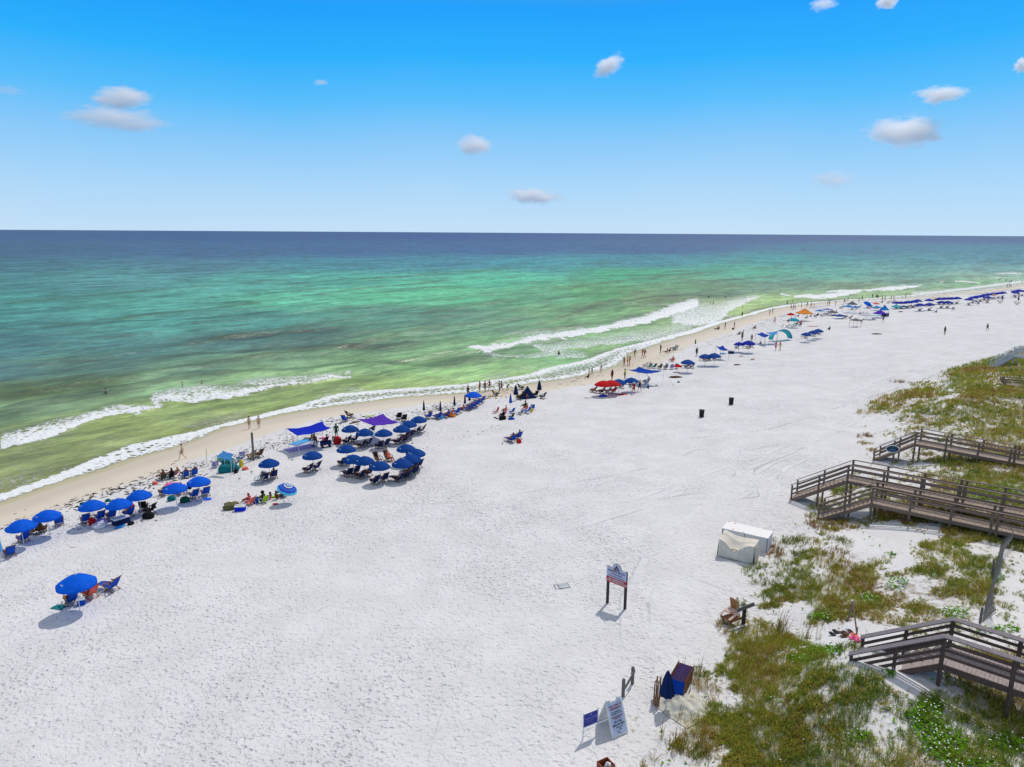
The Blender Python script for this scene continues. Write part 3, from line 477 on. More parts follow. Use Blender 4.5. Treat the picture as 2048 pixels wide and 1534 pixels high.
CLO = {'trunks': lambda b: (b[0] == 'pel') or (b[:2] == ('hip', 'kne') and b[2] < .75), 'briefs': lambda b: (b[0] == 'pel' and not (b[1] == 'spi' and b[2] > .45)) or (b[:2] == ('hip', 'kne') and b[2] < .12),
       'top': lambda b: (b[:2] == ('che', 'nec') and b[2] < .25) or (b[:2] == ('spi', 'che') and b[2] > .7), 'suit': lambda b: b[0] in ('pel', 'spi') or (b[:2] == ('che', 'nec') and b[2] < .5) or (b[:2] == ('hip', 'kne') and b[2] < .1),
       'shirt': lambda b: (b[0] in ('pel', 'spi', 'che') and not (b[1] == 'nec' and b[2] > .7)) or (b[:2] == ('sho', 'elb') and b[2] < .75), 'dress': lambda b: b[0] in ('pel', 'spi', 'che') or (b[:2] == ('hip', 'kne') and b[2] < .85)}
_clo = {}
def cloth_mesh(kind, piece, pushed=.012):
    key = (kind, piece)
    if key in _clo: return _clo[key]
    m, J, V, Fc = body_mesh(kind); tst = CLO[piece]; nr = [Vector((0, 0, 0)) for _ in V]
    for f_ in Fc:
        n_ = (V[f_[1]]-V[f_[0]]).cross(V[f_[2]]-V[f_[0]])
        for i in f_: nr[i] += n_
    use = [f_ for f_ in Fc if tst(near_bone(J, sum((V[i] for i in f_), Vector())/len(f_)))]
    ids = sorted({i for f_ in use for i in f_}); ix = {i: k for k, i in enumerate(ids)}; n = len(ids)
    k_ = {'trunks': .02, 'dress': .03, 'shirt': .02}.get(piece, pushed)
    mb = MB(); mb.add([V[i]+nr[i].normalized()*k_ for i in ids]+[V[i]-nr[i].normalized()*.004 for i in ids], [tuple(ix[i] for i in f_) for f_ in use])
    ec = {}
    for f_ in use:
        for a, b in zip(f_, f_[1:]+f_[:1]): ec[(a, b)] = 1
    for a, b in ec:
        if (b, a) not in ec: mb.f.append((ix[b], ix[a], ix[a]+n, ix[b]+n)); mb.mi.append(0)
    _clo[key] = mb.mesh(piece, [mat('cloth_white', (225, 225, 225))], True); return _clo[key]
_hair = {}
def hair_mesh(kind, style):
    if (kind, style) in _hair: return _hair[(kind, style)]
    m, J, V, Fc = body_mesh(kind); hd, tp, nk = J['head'], J['top'], J['neck']; up = (tp-nk).normalized(); mb = MB()
    fw = Vector((0, 1, 0)); fw = (fw-up*fw.dot(up)).normalized()
    if kind == 'supine': fw = Vector((0, 0, 1))
    if kind in ('prone', 'bend'): fw = Vector((0, 0, -1))
    sd_ = up.cross(fw); c = hd+up*.045-fw*.022; r_ = .112 if style != 'afro' else .17; rows = []; n = 12
    lo = -.35 if style in ('short',) else -.8
    if style == 'hat': c = hd+up*.07; lo = -.05; r_ = .11
    for j in range(7):
        t = lo+(1-lo)*j/6; cr = math.sqrt(max(0, 1-t*t)); rows.append([c+up*t*r_+(sd_*math.cos(a)*.86+fw*math.sin(a)*(1.0 if math.sin(a) < 0 or t > .25 or style in ('hat', 'afro') else .25))*cr*r_ for a in [2*math.pi*k/n for k in range(n)]])
    if style == 'hat': rows.insert(0, [c-up*.01+(sd_*math.cos(a)+fw*math.sin(a))*.21 for a in [2*math.pi*k/n for k in range(n)]])
    vs = [p for r__ in rows for p in r__]; mb.add(vs, [(j*n+k, j*n+(k+1) % n, (j+1)*n+(k+1) % n, (j+1)*n+k) for j in range(len(rows)-1) for k in range(n)]+[tuple(range(n))])
    if style == 'long': mb.tube([hd-fw*.06+up*.05, hd-fw*.11-up*.08, hd-fw*.10-up*.22, hd-fw*.07-up*.32], [.08, .085, .07, .03], 8)
    if style == 'bun': mb.blob(c+up*.10-fw*.05, .05, 8, 5)
    _hair[(kind, style)] = mb.mesh('hair', [mat('hair', (40, 28, 22))], True); return _hair[(kind, style)]
COL = dict(navy=(22, 42, 92), blue=(20, 80, 190), royal=(20, 50, 210), red=(205, 30, 35), pink=(230, 90, 150), coral=(240, 110, 100), teal=(20, 120, 125), green=(20, 95, 70), lime=(165, 215, 30), neon=(190, 235, 20), black=(28, 28, 32), white=(232, 232, 232), grey=(120, 124, 130), orange=(240, 150, 30), purple=(105, 60, 200), aqua=(60, 200, 215), yellow=(235, 205, 60), brown=(95, 65, 45), tan=(190, 160, 120), khaki=(110, 105, 70), sky=(90, 170, 230), maroon=(120, 20, 40), olive=(75, 80, 50), lilac=(160, 150, 205))
def cl(c, kind='cloth', rough=.85): return mat(('thin_' if kind == 'thin' else kind+'_')+c, COL[c], rough, 'cloth' if kind == 'thin' else kind)
SKINS = {'light': (205, 150, 120), 'tan': (170, 108, 76), 'dark': (84, 54, 40), 'burnt': (186, 104, 76), 'pale': (222, 186, 162)}
HAIRS = {'dark': (32, 24, 22), 'brown': (84, 56, 38), 'blond': (190, 150, 90), 'red': (150, 40, 30), 'grey': (140, 140, 140), 'white': (225, 225, 220), 'blue': (40, 70, 140), 'green': (30, 110, 60)}
def setmat(o, m, i=0): o.material_slots[i].link = 'OBJECT'; o.material_slots[i].material = m
def person(px, py, kind, label, wear=(('trunks', 'navy'),), skin='tan', hair=('short', 'dark'), face=52., group=None, h=0., s=1., water=False, loc=None):
    p = loc if loc is not None else at(px, py, h, water)
    o = bpy.data.objects.new('person', body_mesh(kind)[0]); sc.collection.objects.link(o); setmat(o, mat('skin_'+skin, SKINS[skin], .6, 'skin'))
    o.location = p; o.rotation_euler = (0, 0, R(face)); o.scale = (s, s, s); tag(o, label, 'person', group)
    NM = {'trunks': 'shorts', 'briefs': 'swim_bottom', 'top': 'bikini_top', 'suit': 'swimsuit', 'shirt': 'shirt', 'dress': 'dress'}
    for pc, c in wear:
        k = bpy.data.objects.new(NM[pc], cloth_mesh(kind, pc)); sc.collection.objects.link(k); k.parent = o; setmat(k, cl(c))
    if hair:
        k = bpy.data.objects.new('hat' if hair[0] == 'hat' else 'hair', hair_mesh(kind, hair[0])); sc.collection.objects.link(k); k.parent = o; setmat(k, mat('hair_'+hair[1], HAIRS[hair[1]], .8))
    return o
# ---------------------------------------------------------------- beach furniture (built once, then copied)
WOOD = mat('chair_wood', (150, 92, 48), .6, 'wood', rgb2=(95, 54, 28)); ALU = mat('white_metal', (215, 216, 218), .4, 'plastic'); DKW = mat('dark_wood', (78, 58, 44), .7, 'wood', rgb2=(44, 32, 26))
GREYM = mat('grey_metal', (125, 128, 132), .4, 'metal')
def make_chair(kind):
    r_ = empty('beach_chair'); fr = {'wood': WOOD, 'dark': DKW}.get(kind, ALU if kind in ('folding', 'low') else WOOD)
    lows = kind in ('low',); fm_ = cl('blue')
    def sling(a, b, n): # fabric between two rails, sagging
        mb = MB(); a = Vector(a); b = Vector(b)
        mb.sheet(lambda u, v: (a.lerp(b, v)+Vector(((u-.5)*.54, 0, -.035*math.sin(math.pi*v)*(1-(2*u-1)**2*.3)))), 4, 5, .012); return mb.build(n, fm_, r_, True)
    if kind in ('wood', 'dark', 'lounger', 'folding'):
        sling((0, .34, .38), (0, -.24, .25), 'seat'); sling((0, -.26, .27), (0, -.64, .93), 'backrest')
        for s_ in (-1, 1):
            x_ = .30*s_; MB().bar((x_, -.48, .0), (x_, .38, .40), .035, .05).build('leg', fr, r_); MB().bar((x_*.93, .22, .0), (x_*.93, -.68, 1.0), .035, .05).build('leg', fr, r_)
            mb = MB(); mb.bar((x_*1.03, -.42, .60), (x_*1.03, .26, .56), .065, .025); mb.bar((x_*1.03, .2, .55), (x_*1.03, .1, .22), .03, .03); mb.build('armrest', fr, r_)
        mb = MB(); mb.bar((-.3, .37, .385), (.3, .37, .385), .04, .035); mb.bar((-.3, -.45, .02), (.3, -.45, .02), .04, .035); mb.bar((-.28, .2, .03), (.28, .2, .03), .04, .035); mb.bar((-.28, -.665, .97), (.28, -.665, .97), .03, .06); mb.build('crossbar', fr, r_)
        if kind == 'lounger':
            mb = MB()
            for s_ in (-1, 1): mb.bar((.27*s_, .38, .38), (.27*s_, 1.0, .30), .035, .04); mb.bar((.27*s_, .95, .30), (.27*s_, .9, .0), .03, .03)
            mb.build('footrest_frame', fr, r_); sling((0, 1.0, .32), (0, .42, .38), 'footrest')
    else:
        sling((0, .25, .22), (0, -.24, .16), 'seat'); sling((0, -.25, .17), (0, -.50, .74), 'backrest')
        for s_ in (-1, 1):
            x_ = .29*s_; MB().tube([(x_, .27, .0), (x_, .27, .22), (x_, -.26, .17), (x_, -.52, .77)], .014, 6).build('leg', fr, r_); MB().tube([(x_, -.42, .0), (x_, -.3, .42), (x_, .2, .42), (x_, .27, .2)], .014, 6).build('leg', fr, r_); MB().bar((x_, -.28, .44), (x_, .2, .44), .05, .02).build('armrest', fr, r_)
    return r_
_ch = {}; _fw = {}
def chair(px, py, kind='wood', c='blue', label='', face=52., group='beach chairs facing the sea', h=0., loc=None, simple=False, tilt=0.):
    p = loc if loc is not None else at(px, py, h)
    if kind not in _ch: _ch[kind] = make_chair(kind); o = _ch[kind]
    else: o = copy_tree(_ch[kind])
    o.location = p; o.rotation_euler = (R(tilt), 0, R(face)); tag(o, label, 'beach chair', group)
    for k in o.children:
        if k.name.split('.')[0] in ('seat', 'backrest', 'footrest'): setmat(k, cl(c))
    return o
def make_umbrella(rad=.98, top=2.08, n=8, sag=.50):
    r_ = empty('beach_umbrella'); rim = top-sag; K_ = 6; mb = MB(); th = .006
    def pt_(a, t):
        w_ = 1-abs(((a/(2*math.pi)*n) % 1)-.5)*2  # 1 mid panel, 0 on rib
        rr = rad*t*(1-.035*w_*t); z_ = top-sag*(t**1.75)-.03*w_*t*t; return Vector((rr*math.cos(a), rr*math.sin(a), z_))
    M_ = n*4; vs = [Vector((0, 0, top))]; 
    for j in range(1, K_+1): vs += [pt_(2*math.pi*k/M_, j/K_) for k in range(M_)]
    vs += [pt_(2*math.pi*k/M_, 1)-Vector((0, 0, .10)) for k in range(M_)]
    fs = [(0, 1+k, 1+(k+1) % M_) for k in range(M_)]+[(1+(j-1)*M_+k, 1+j*M_+k, 1+j*M_+(k+1) % M_, 1+(j-1)*M_+(k+1) % M_) for j in range(1, K_+1) for k in range(M_)]
    mb.add(vs, fs); cn = mb.build('canopy', cl('blue', 'thin'), r_, True)
    sf = cn.data.polygons; [setattr(q, 'use_smooth', False) for q in sf]
    mb = MB(); mb.tube([(0, 0, -.4), (0, 0, top+.02)], .022, 8); mb.build('pole', mat('pole_white', (225, 225, 225), .4, 'plastic'), r_)
    mb = MB(); mb.tube([(0, 0, top+.01), (0, 0, top+.10), (0, 0, top+.14)], [.05, .035, .01], 8); mb.build('finial', mat('pole_white', (225, 225, 225)), r_)
    for k in range(n):
        a = 2*math.pi*k/n; mb = MB(); mb.tube([pt_(a, 0.03)-Vector((0, 0, .03)), pt_(a, .5)-Vector((0, 0, .02)), pt_(a, .98)-Vector((0, 0, .015))], .007, 4); mb.build('rib', GREYM, r_)
    mb = MB(); lg = [(3.9, .74, .30), (3.9+.9, .74, .30)]
    for a, t_, wd_ in lg[:1]:
        for i_, (da, ln, dt) in enumerate([(-.10, .07, 0), (-.02, .09, .0), (.07, .08, .0), (.16, .06, .0)]):
            q0 = pt_(a+da, t_-.025)+Vector((0, 0, .012)); q1 = pt_(a+da+ln*.8, t_-.025)+Vector((0, 0, .012)); q2 = pt_(a+da+ln*.8, t_+.035)+Vector((0, 0, .012)); q3 = pt_(a+da, t_+.035)+Vector((0, 0, .012)); mb.add([q0, q1, q2, q3], [(0, 3, 2, 1)])
    mb.build('logo', mat('logo_print', (190, 215, 235)), r_); return r_
_um = {}
UC = dict(bright=(0, 104, 235), navy=(6, 74, 158), royal=(10, 44, 172), red=(215, 15, 25), teal=(20, 170, 190), orange=(250, 160, 60), aqua=(70, 205, 215), salmon=(240, 130, 115), gold=(225, 160, 70), cyan=(40, 150, 220))
def umbrella(px, py, c, label, group='open beach umbrellas', tilt=None, size=1., rot=None, logo=True, topz=2.18, wide=1.):
    """placed by the tip of its canopy; the pole stands in the sand"""
    if 'u' not in _um: _um['u'] = make_umbrella(); o = _um['u']
    else: o = copy_tree(_um['u'])
    p = at(px, py, topz*size); g = Vector((p.x, p.y, float(ground_z(p.x, p.y)))); o.location = g
    o.rotation_euler = (0, 0, random.uniform(-.25, .25) if rot is None else rot) if tilt is None else tilt; o.scale = (size*wide, size*wide, size); tag(o, label, 'umbrella', group)
    for k in list(o.children):
        n_ = k.name.split('.')[0]
        if n_ == 'canopy': setmat(k, mat('thin_umb_'+c, UC[c], .75))
        if n_ == 'logo' and not logo: bpy.data.objects.remove(k)
    return o, g
def make_closed():
    r_ = empty('closed_umbrella'); n = 16; mb = MB(); rows = []
    for j, (z_, q) in enumerate([(.75, .13), (.8, .17), (1.0, .16), (1.3, .125), (1.6, .10), (1.9, .06), (2.05, .02)]):
        rows += [((q*(1+.25*(k % 2)*(1 if j < 5 else .3)))*math.cos(2*math.pi*k/n), (q*(1+.25*(k % 2)))*math.sin(2*math.pi*k/n), z_) for k in range(n)]
    mb.add(rows, [(j*n+k, j*n+(k+1) % n, (j+1)*n+(k+1) % n, (j+1)*n+k) for j in range(6) for k in range(n)]+[tuple(range(n))]); mb.build('canopy', cl('navy'), r_)
    mb = MB(); mb.tube([(0, 0, -.3), (0, 0, 2.12)], .02, 6); mb.build('pole', mat('pole_white', (225, 225, 225)), r_); mb = MB(); mb.tube([(0, 0, 1.28), (0, 0, 1.33)], .135, 10); mb.build('strap', cl('black'), r_); return r_
def closed(px, py, c, label, s=1., fat=1., tilt=(0, 0, 0), group='closed beach umbrellas'):
    if 'c' not in _um: _um['c'] = make_closed(); o = _um['c']
    else: o = copy_tree(_um['c'])
    o.location = at(px, py); o.scale = (s*fat, s*fat, s); o.rotation_euler = tilt; tag(o, label, 'umbrella', group)
    for k in o.children:
        if k.name.startswith('canopy'): setmat(k, cl(c))
    return o
def shade(corners, c, label, poles=True, sag=.35, name='shade_canopy', cat='canopy', inw=.13, ropes=True, group=None, peak=0., polecol=None):
    """corners: world points (four), fabric stretched between them with hollowed edges"""
    C_ = [Vector(q) for q in corners]; cen = sum(C_, Vector())/4; g0 = Vector((cen.x, cen.y, float(ground_z(cen.x, cen.y)))); r_ = empty(name, g0); tag(r_, label, cat, group)
    def fn(u, v):
        a = C_[0].lerp(C_[1], u); b = C_[3].lerp(C_[2], u); p = a.lerp(b, v); m_ = (cen-p)
        k = inw*((4*u*(1-u))*(1-4*v*(1-v))+(4*v*(1-v))*(1-4*u*(1-u)))
        p = p+Vector((m_.x, m_.y, 0))*k; p.z += (peak*(1-abs(2*u-1))*(1-abs(2*v-1)) if peak else -sag*4*u*(1-u)*4*v*(1-v)*.6-sag*.4*max(4*u*(1-u)*(1-4*v*(1-v)), 4*v*(1-v)*(1-4*u*(1-u))))
        p.z += .02*math.sin(u*17+v*5)+.02*math.sin(v*19); return p-g0
    mb = MB(); mb.sheet(fn, 14, 14, .012); mb.build('canopy', cl(c, 'thin') if c in COL else mat('thin_umb_'+c, UC[c]), r_, True)
    pm = polecol or mat('pole_white', (225, 225, 225))
    if poles:
        for q in C_:
            out = Vector((q.x-cen.x, q.y-cen.y, 0)).normalized(); gz = float(ground_z(q.x, q.y)); ft = Vector((q.x-out.x*.15, q.y-out.y*.15, gz))
            mb = MB(); mb.tube([ft-g0-Vector((0, 0, .1)), q-g0], .022, 6); mb.build('pole', pm, r_)
            if ropes:
                a_ = q+out*1.5; a_.z = float(ground_z(a_.x, a_.y)); mb = MB(); mb.tube([q-g0, a_-g0], .009, 4); mb.blob(a_-g0, (.12, .12, .07), 8, 5); mb.build('guy_line', mat('rope', (95, 95, 100)), r_)
    return r_
def popup(px, py, c, label, size=3., hh=2.0, peak=.9, face=20., group='pop-up canopy tents on the far sand', frame=None, side=False):
    """a square pop-up tent, placed by its peak"""
    p = at(px, py, hh+peak); g = Vector((p.x, p.y, float(ground_z(p.x, p.y)))); r_ = empty('canopy_tent', g, R(face)); tag(r_, label, 'tent', group); s_ = size/2
    cm = mat('thin_umb_'+c, UC[c]) if c in UC else cl(c, 'thin'); mb = MB(); cs = [(-s_, -s_), (s_, -s_), (s_, s_), (-s_, s_)]
    for i in range(4):
        a, b = cs[i], cs[(i+1) % 4]; A_ = Vector((*a, hh)); B_ = Vector((*b, hh)); T = Vector((0, 0, hh+peak)); n0 = len(mb.v); vs = []; fs = []
        for j in range(5):
            for k in range(5):
                t = k/4; e_ = A_.lerp(B_, t); q = e_.lerp(T, j/4); q.z -= .10*math.sin(math.pi*j/4); vs.append(q)
        fs = [(j*5+k, j*5+k+1, (j+1)*5+k+1, (j+1)*5+k) for j in range(4) for k in range(4)]; mb.add(vs, fs)
        mb.add([A_, B_, B_-Vector((0, 0, .2)), A_-Vector((0, 0, .2))], [(0, 3, 2, 1)])
    mb.build('canopy', cm, r_)
    for a in cs: mb = MB(); mb.box((a[0], a[1], hh/2-.05), (.05, .05, hh+.1)); mb.build('leg', frame or mat('pole_white', (225, 225, 225)), r_)
    return r_
def soft(name, px, py, size, c, label, cat, group=None, face=0., h=0., kind='cloth', shape='bag', loc=None):
    """bags, towels, boards, floats and coolers lying on the sand"""
    p = loc if loc is not None else at(px, py, h); mcol = cl(c, kind) if c in COL else c; sx, sy, sz = size; mb = MB(); extra = []
    if shape == 'bag':
        n = 12
        for j, (t, q) in enumerate([(0, .85), (.15, 1.), (.6, .97), (.9, .8), (1., .55)]):
            mb.v += [(sx/2*q*math.copysign(abs(math.cos(a))**.6, math.cos(a)), sy/2*q*math.copysign(abs(math.sin(a))**.6, math.sin(a)), sz*t+.02*math.sin(3*a+j)) for a in [2*math.pi*k/n for k in range(n)]]
        for j in range(4):
            for k in range(n): mb.f.append((j*n+k, j*n+(k+1) % n, (j+1)*n+(k+1) % n, (j+1)*n+k)); mb.mi.append(0)
        mb.f += [tuple(range(n-1, -1, -1)), tuple(4*n+k for k in range(n))]; mb.mi += [0, 0]
        m2 = MB(); 
        for s_ in (-1, 1): m2.tube([(-sx*.22, s_*sy*.2, sz*.93), (-sx*.15, s_*sy*.22, sz*1.25), (sx*.15, s_*sy*.22, sz*1.25), (sx*.22, s_*sy*.2, sz*.93)], .014, 5)
        extra = [('handle', m2, cl('black'))]
    elif shape == 'towel':
        cf, sf_ = math.cos(R(face)), math.sin(R(face)); g0 = float(ground_z(p[0], p[1])) if loc is None else p[2]
        def tw(u, v):
            a, b = (u-.5)*sx, (v-.5)*sy; gz2 = float(ground_z(p[0]+a*cf-b*sf_, p[1]+a*sf_+b*cf))-g0 if loc is None else 0
            return (a, b, gz2+.03+sz*(.5+.5*math.sin(u*9+v*4))*.5)
        mb.sheet(tw, 8, 8, .02)
    elif shape == 'cooler':
        mb.box((0, 0, sz*.42), (sx, sy, sz*.8)); m2 = MB(); m2.box((0, 0, sz*.91), (sx*1.05, sy*1.05, sz*.16)); m3 = MB(); m3.tube([(-sx*.53, 0, sz*.6), (-sx*.53, 0, sz*1.05), (sx*.53, 0, sz*1.05), (sx*.53, 0, sz*.6)], .018, 5)
        extra = [('lid', m2, cl('white', 'plastic')), ('handle', m3, cl('grey', 'plastic'))]
    elif shape == 'board':
        n = 20; vs = [(sx/2*math.cos(a)*1., sy/2*math.copysign(abs(math.sin(a))**.8, math.sin(a)), .03+.06*max(0, math.cos(a))**4) for a in [2*math.pi*k/n for k in range(n)]]
        mb.add(vs+[(a, b, c_+sz) for a, b, c_ in vs], [tuple(range(n-1, -1, -1)), tuple(n+k for k in range(n))]+[(k, (k+1) % n, n+(k+1) % n, n+k) for k in range(n)])
    elif shape == 'ring':
        n, q = 24, 10; rr = sz/2
        mb.add([((sx/2-rr+rr*math.cos(b))*math.cos(a), (sy/2-rr+rr*math.cos(b))*math.sin(a), rr+rr*math.sin(b)) for a in [2*math.pi*k/n for k in range(n)] for b in [2*math.pi*j/q for j in range(q)]], [(i*q+j, ((i+1) % n)*q+j, ((i+1) % n)*q+(j+1) % q, i*q+(j+1) % q) for i in range(n) for j in range(q)])
        m2 = MB(); m2.blob((0, 0, rr*.8), (sx/2-rr, sy/2-rr, .05), 16, 4); extra = [('float_seat', m2, cl('white', 'plastic'))]
    elif shape == 'bin':
        mb.tube([(0, 0, -.05), (0, 0, sz*.05), (0, 0, sz*.95)], [sx*.44, sx*.45, sx*.5], 20); m2 = MB(); m2.tube([(0, 0, sz*.93), (0, 0, sz)], sx*.54, 20); extra = [('rim', m2, cl('black', 'plastic'))]
    elif shape == 'lump': mb.blob((0, 0, sz*.35), (sx/2, sy/2, sz*.65), 12, 8, 0, .18)
    elif shape == 'wagon':
        mb.sheet(lambda u, v: ((u-.5)*sx, (v-.5)*sy, .35), 2, 2, .03)
        for a, b in (((-1, -1), (1, -1)), ((1, -1), (1, 1)), ((1, 1), (-1, 1)), ((-1, 1), (-1, -1))): mb.bar((a[0]*sx/2, a[1]*sy/2, .50), (b[0]*sx/2, b[1]*sy/2, .50), .02, .30)
    o = mb.build(name, mcol, None, shape in ('bag', 'ring', 'lump')); o.location = p; o.rotation_euler = (0, 0, R(face)); tag(o, label, cat, group)
    for n_, b_, m_ in extra: b_.build(n_, m_, o, shape in ('ring',))
    if shape == 'wagon':
        for a in (-1, 1):
            for b in (-1, 1): q = MB(); q.tube([(a*sx*.36, b*sy*.5-.04, .13), (a*sx*.36, b*sy*.5+.04, .13)], .13, 14); q.build('wheel', cl('black', 'plastic'), o)
        q = MB(); q.tube([(sx/2, 0, .3), (sx/2+.55, 0, .75)], .015, 5); q.tube([(sx/2+.55, -.12, .75), (sx/2+.55, .12, .75)], .018, 5); q.build('handle', cl('black', 'plastic'), o)
    return o
# ---------------------------------------------------------------- blue umbrellas nearest the viewer
def sub(g, dx, dy):  # a spot dx to the right and dy inland of a point, as one sits facing the sea
    a = R(52); q = g+Vector((math.cos(a)*dx+math.sin(a)*dy, math.sin(a)*dx-math.cos(a)*dy, 0)); q.z = float(ground_z(q.x, q.y)); return q
BR = [(150, 1146, 1.12, 'bright blue umbrella standing alone on the sand in front of all others'), (40, 1037, 1.03, 'bright blue umbrella at the left edge, first of the near row'), (92, 1018, 1., 'bright blue umbrella second in the near row, just right of the edge one'), (182, 998, 1., 'bright blue umbrella over the red bag and the round floats'), (236, 995, 1., 'bright blue umbrella over the dark blue cooler, touching the one above the floats'), (277, 978, .98, 'bright blue umbrella beside the black folding loungers with its pole bare'),
      (349, 964, 1., 'bright blue umbrella left of a pair, with a teal bag under its front'), (396, 951, 1., 'bright blue umbrella right of a pair, with an upright blue chair at its right')]
G = {}
for i, (a, b, s, lab) in enumerate(BR): G[i] = umbrella(a, b, 'bright', lab, 'bright blue umbrellas of the near row', size=s, topz=2.18)[1]
RG = [(537, 916, 'navy umbrella right of the tall grey post, above the white folding chair'), (624, 901, 'navy umbrella alone in front of the royal blue shade sail'), (692, 888, 'navy umbrella at the top left end of the lower ring'), (706, 908, 'navy umbrella behind its neighbour at the left of the lower ring'), (728, 911, 'navy umbrella overlapping the one at its left in the lower ring'), (759, 921, 'navy umbrella nearest the viewer in the lower ring'), (804, 916, 'navy umbrella right of the nearest one in the lower ring'), (822, 907, 'navy umbrella half hidden at the right of the lower ring'), (831, 896, 'navy umbrella furthest right in the lower ring'), (812, 887, 'navy umbrella at the top right end of the lower ring'),
      (700, 849, 'navy umbrella furthest left in the upper ring, beside the man in green'), (729, 856, 'navy umbrella second from left in the upper ring'), (767, 857, 'navy umbrella in front of the purple shade sail'), (803, 849, 'navy umbrella below the purple sail\'s right corner'), (817, 840, 'navy umbrella second from the right end of the upper ring'), (837, 831, 'navy umbrella at the far right end of the upper ring')]
for i, (a, b, lab) in enumerate(RG): G[100+i] = umbrella(a, b, 'navy', lab, 'navy umbrellas set out in two rings', size=.97, topz=2.16)[1]
MID = [(947, 782, 'bright', 'bright blue umbrella over the curved row of loungers', 1.), (1208, 760, 'red', 'left one of two overlapping red umbrellas', 1.05), (1223, 759, 'red', 'right one of two overlapping red umbrellas', 1.05), (1238, 757, 'navy', 'navy umbrella just right of the red umbrellas', 1.), (1263, 754, 'navy', 'navy umbrella behind the couple walking in red', 1.), (1376, 718, 'navy', 'navy umbrella in front of the small red shade at the end of the teal chairs', 1.05), (1356, 728, 'red', 'small low red umbrella tucked behind a navy one', .62), (1411, 707, 'navy', 'left navy umbrella of a pair below the blue arched shade', 1.), (1429, 705, 'navy', 'right navy umbrella of a pair below the blue arched shade', 1.08),
       (1479, 683, 'royal', 'smaller royal blue umbrella left of the striped beach tent', .95), (1498, 680, 'royal', 'larger royal blue umbrella left of the striped beach tent', 1.15), (1613, 664, 'navy', 'lowest of three navy umbrellas alone on open sand', .98), (1627, 660, 'navy', 'middle of three navy umbrellas alone on open sand', 1.), (1637, 657, 'navy', 'rightmost of three navy umbrellas alone on open sand', 1.), (1589, 635, 'teal', 'teal umbrella over a crowded circle of chairs', 1.15), (1582, 625, 'red', 'flat red umbrella left of the orange tent', .95), (1731, 601, 'bright', 'blue umbrella tipped on its side by the water', 1.1), (1753, 604, 'salmon', 'salmon pink umbrella right of the tipped blue one', .9), (1872, 596, 'gold', 'golden yellow umbrella between navy ones in the far row', .9), (1987, 587, 'gold', 'golden yellow umbrella at the far end of the long navy row', .95)]
for i, (a, b, c, lab, s) in enumerate(MID):
    tl = None
    if c == 'bright' and a == 1731: tl = (R(0), R(38), R(20))
    G[200+i] = umbrella(a, b, c, lab, 'open beach umbrellas along the shore', tilt=tl, size=s, logo=False, wide=1.3 if c == 'red' and s > 1 else 1.15)[1]
ORD = ['first', 'second', 'third', 'fourth', 'fifth', 'sixth', 'seventh', 'eighth', 'ninth', 'tenth', 'eleventh', 'twelfth']
FR = [[(1794, 602), (1803, 602), (1815, 601), (1827, 600), (1836, 598), (1859, 597)], [(1880, 594.5), (1889, 594), (1897, 594), (1905, 593.5), (1915, 593)], [(1841, 606), (1860, 605), (1884, 601), (1896, 601)], [(1939, 595.5), (1947, 592), (1954, 590.3), (1962, 589.3), (1970, 587), (1978, 586), (1989, 584.4), (1998, 583.5), (2006, 582.5)], [(1976, 591.5)], [(2030, 580), (2039, 578), (2046, 579.5), (2032, 582.5)]]
RN = ['in the far row right of the aqua tarps', 'in the far row right of the first golden umbrella', 'standing inland of the far row with chairs below', 'in the long unbroken far row', 'standing inland below the long far row', 'in the last cluster at the right edge']
SN = ['right of the aqua tarps', 'right of the golden umbrella', 'standing inland', 'of the long far row', 'below the long far row', 'at the right edge']
for r_, nm in zip(FR, RN):
    for i, (a, b) in enumerate(r_):
        lab = f'navy umbrella {ORD[i]} from left {nm}' if len(r_) > 1 else f'single navy umbrella {nm}'
        q = umbrella(a, b, 'royal', lab, 'navy umbrellas along the far shore', logo=False, size=1.05, wide=1.38)[1]
        for k, s_ in enumerate((-.5, .5)):
            chair(0, 0, 'wood', 'navy', f'{"left" if k == 0 else "right"} chair under the {ORD[i]} navy umbrella {SN[RN.index(nm)]}', group='chairs under the far navy umbrellas', loc=sub(q, s_, 0))
# striped umbrella, tipped towards the sun
o, _ = umbrella(564, 963, 'bright', 'tilted umbrella striped in navy, white and pale blue rings', 'open beach umbrellas along the shore', tilt=(R(8), R(20), R(0)), size=.86, logo=False, topz=2.15)
for k in o.children:
    if k.name.startswith('canopy'):
        m = bpy.data.materials.new('striped_canopy'); m.use_nodes = True; N, L = NT(m.node_tree); sx_ = N('ShaderNodeSeparateXYZ', {0: N('ShaderNodeTexCoord').outputs['Object']}); rr = N('ShaderNodeMath', {0: N('ShaderNodeMath', {0: sx_.outputs[0], 1: sx_.outputs[0]}, operation='MULTIPLY').outputs[0], 1: N('ShaderNodeMath', {0: sx_.outputs[1], 1: sx_.outputs[1]}, operation='MULTIPLY').outputs[0]}, operation='ADD').outputs[0]
        rr = N('ShaderNodeMath', {0: rr, 1: .5}, operation='POWER').outputs[0]
        c_ = ramp(N, rr, [(0, s2l((150, 190, 225))), (.2, s2l((20, 30, 90))), (.3, s2l((210, 225, 240))), (.4, s2l((15, 40, 130))), (.52, s2l((20, 90, 200))), (.72, s2l((15, 50, 170))), (.85, s2l((60, 180, 215))), (1., s2l((150, 215, 235)))], 'CONSTANT'); m.node_tree.nodes['Principled BSDF'].inputs['Roughness'].default_value = .7; L.new(c_, m.node_tree.nodes['Principled BSDF'].inputs['Base Color']); setmat(k, m)
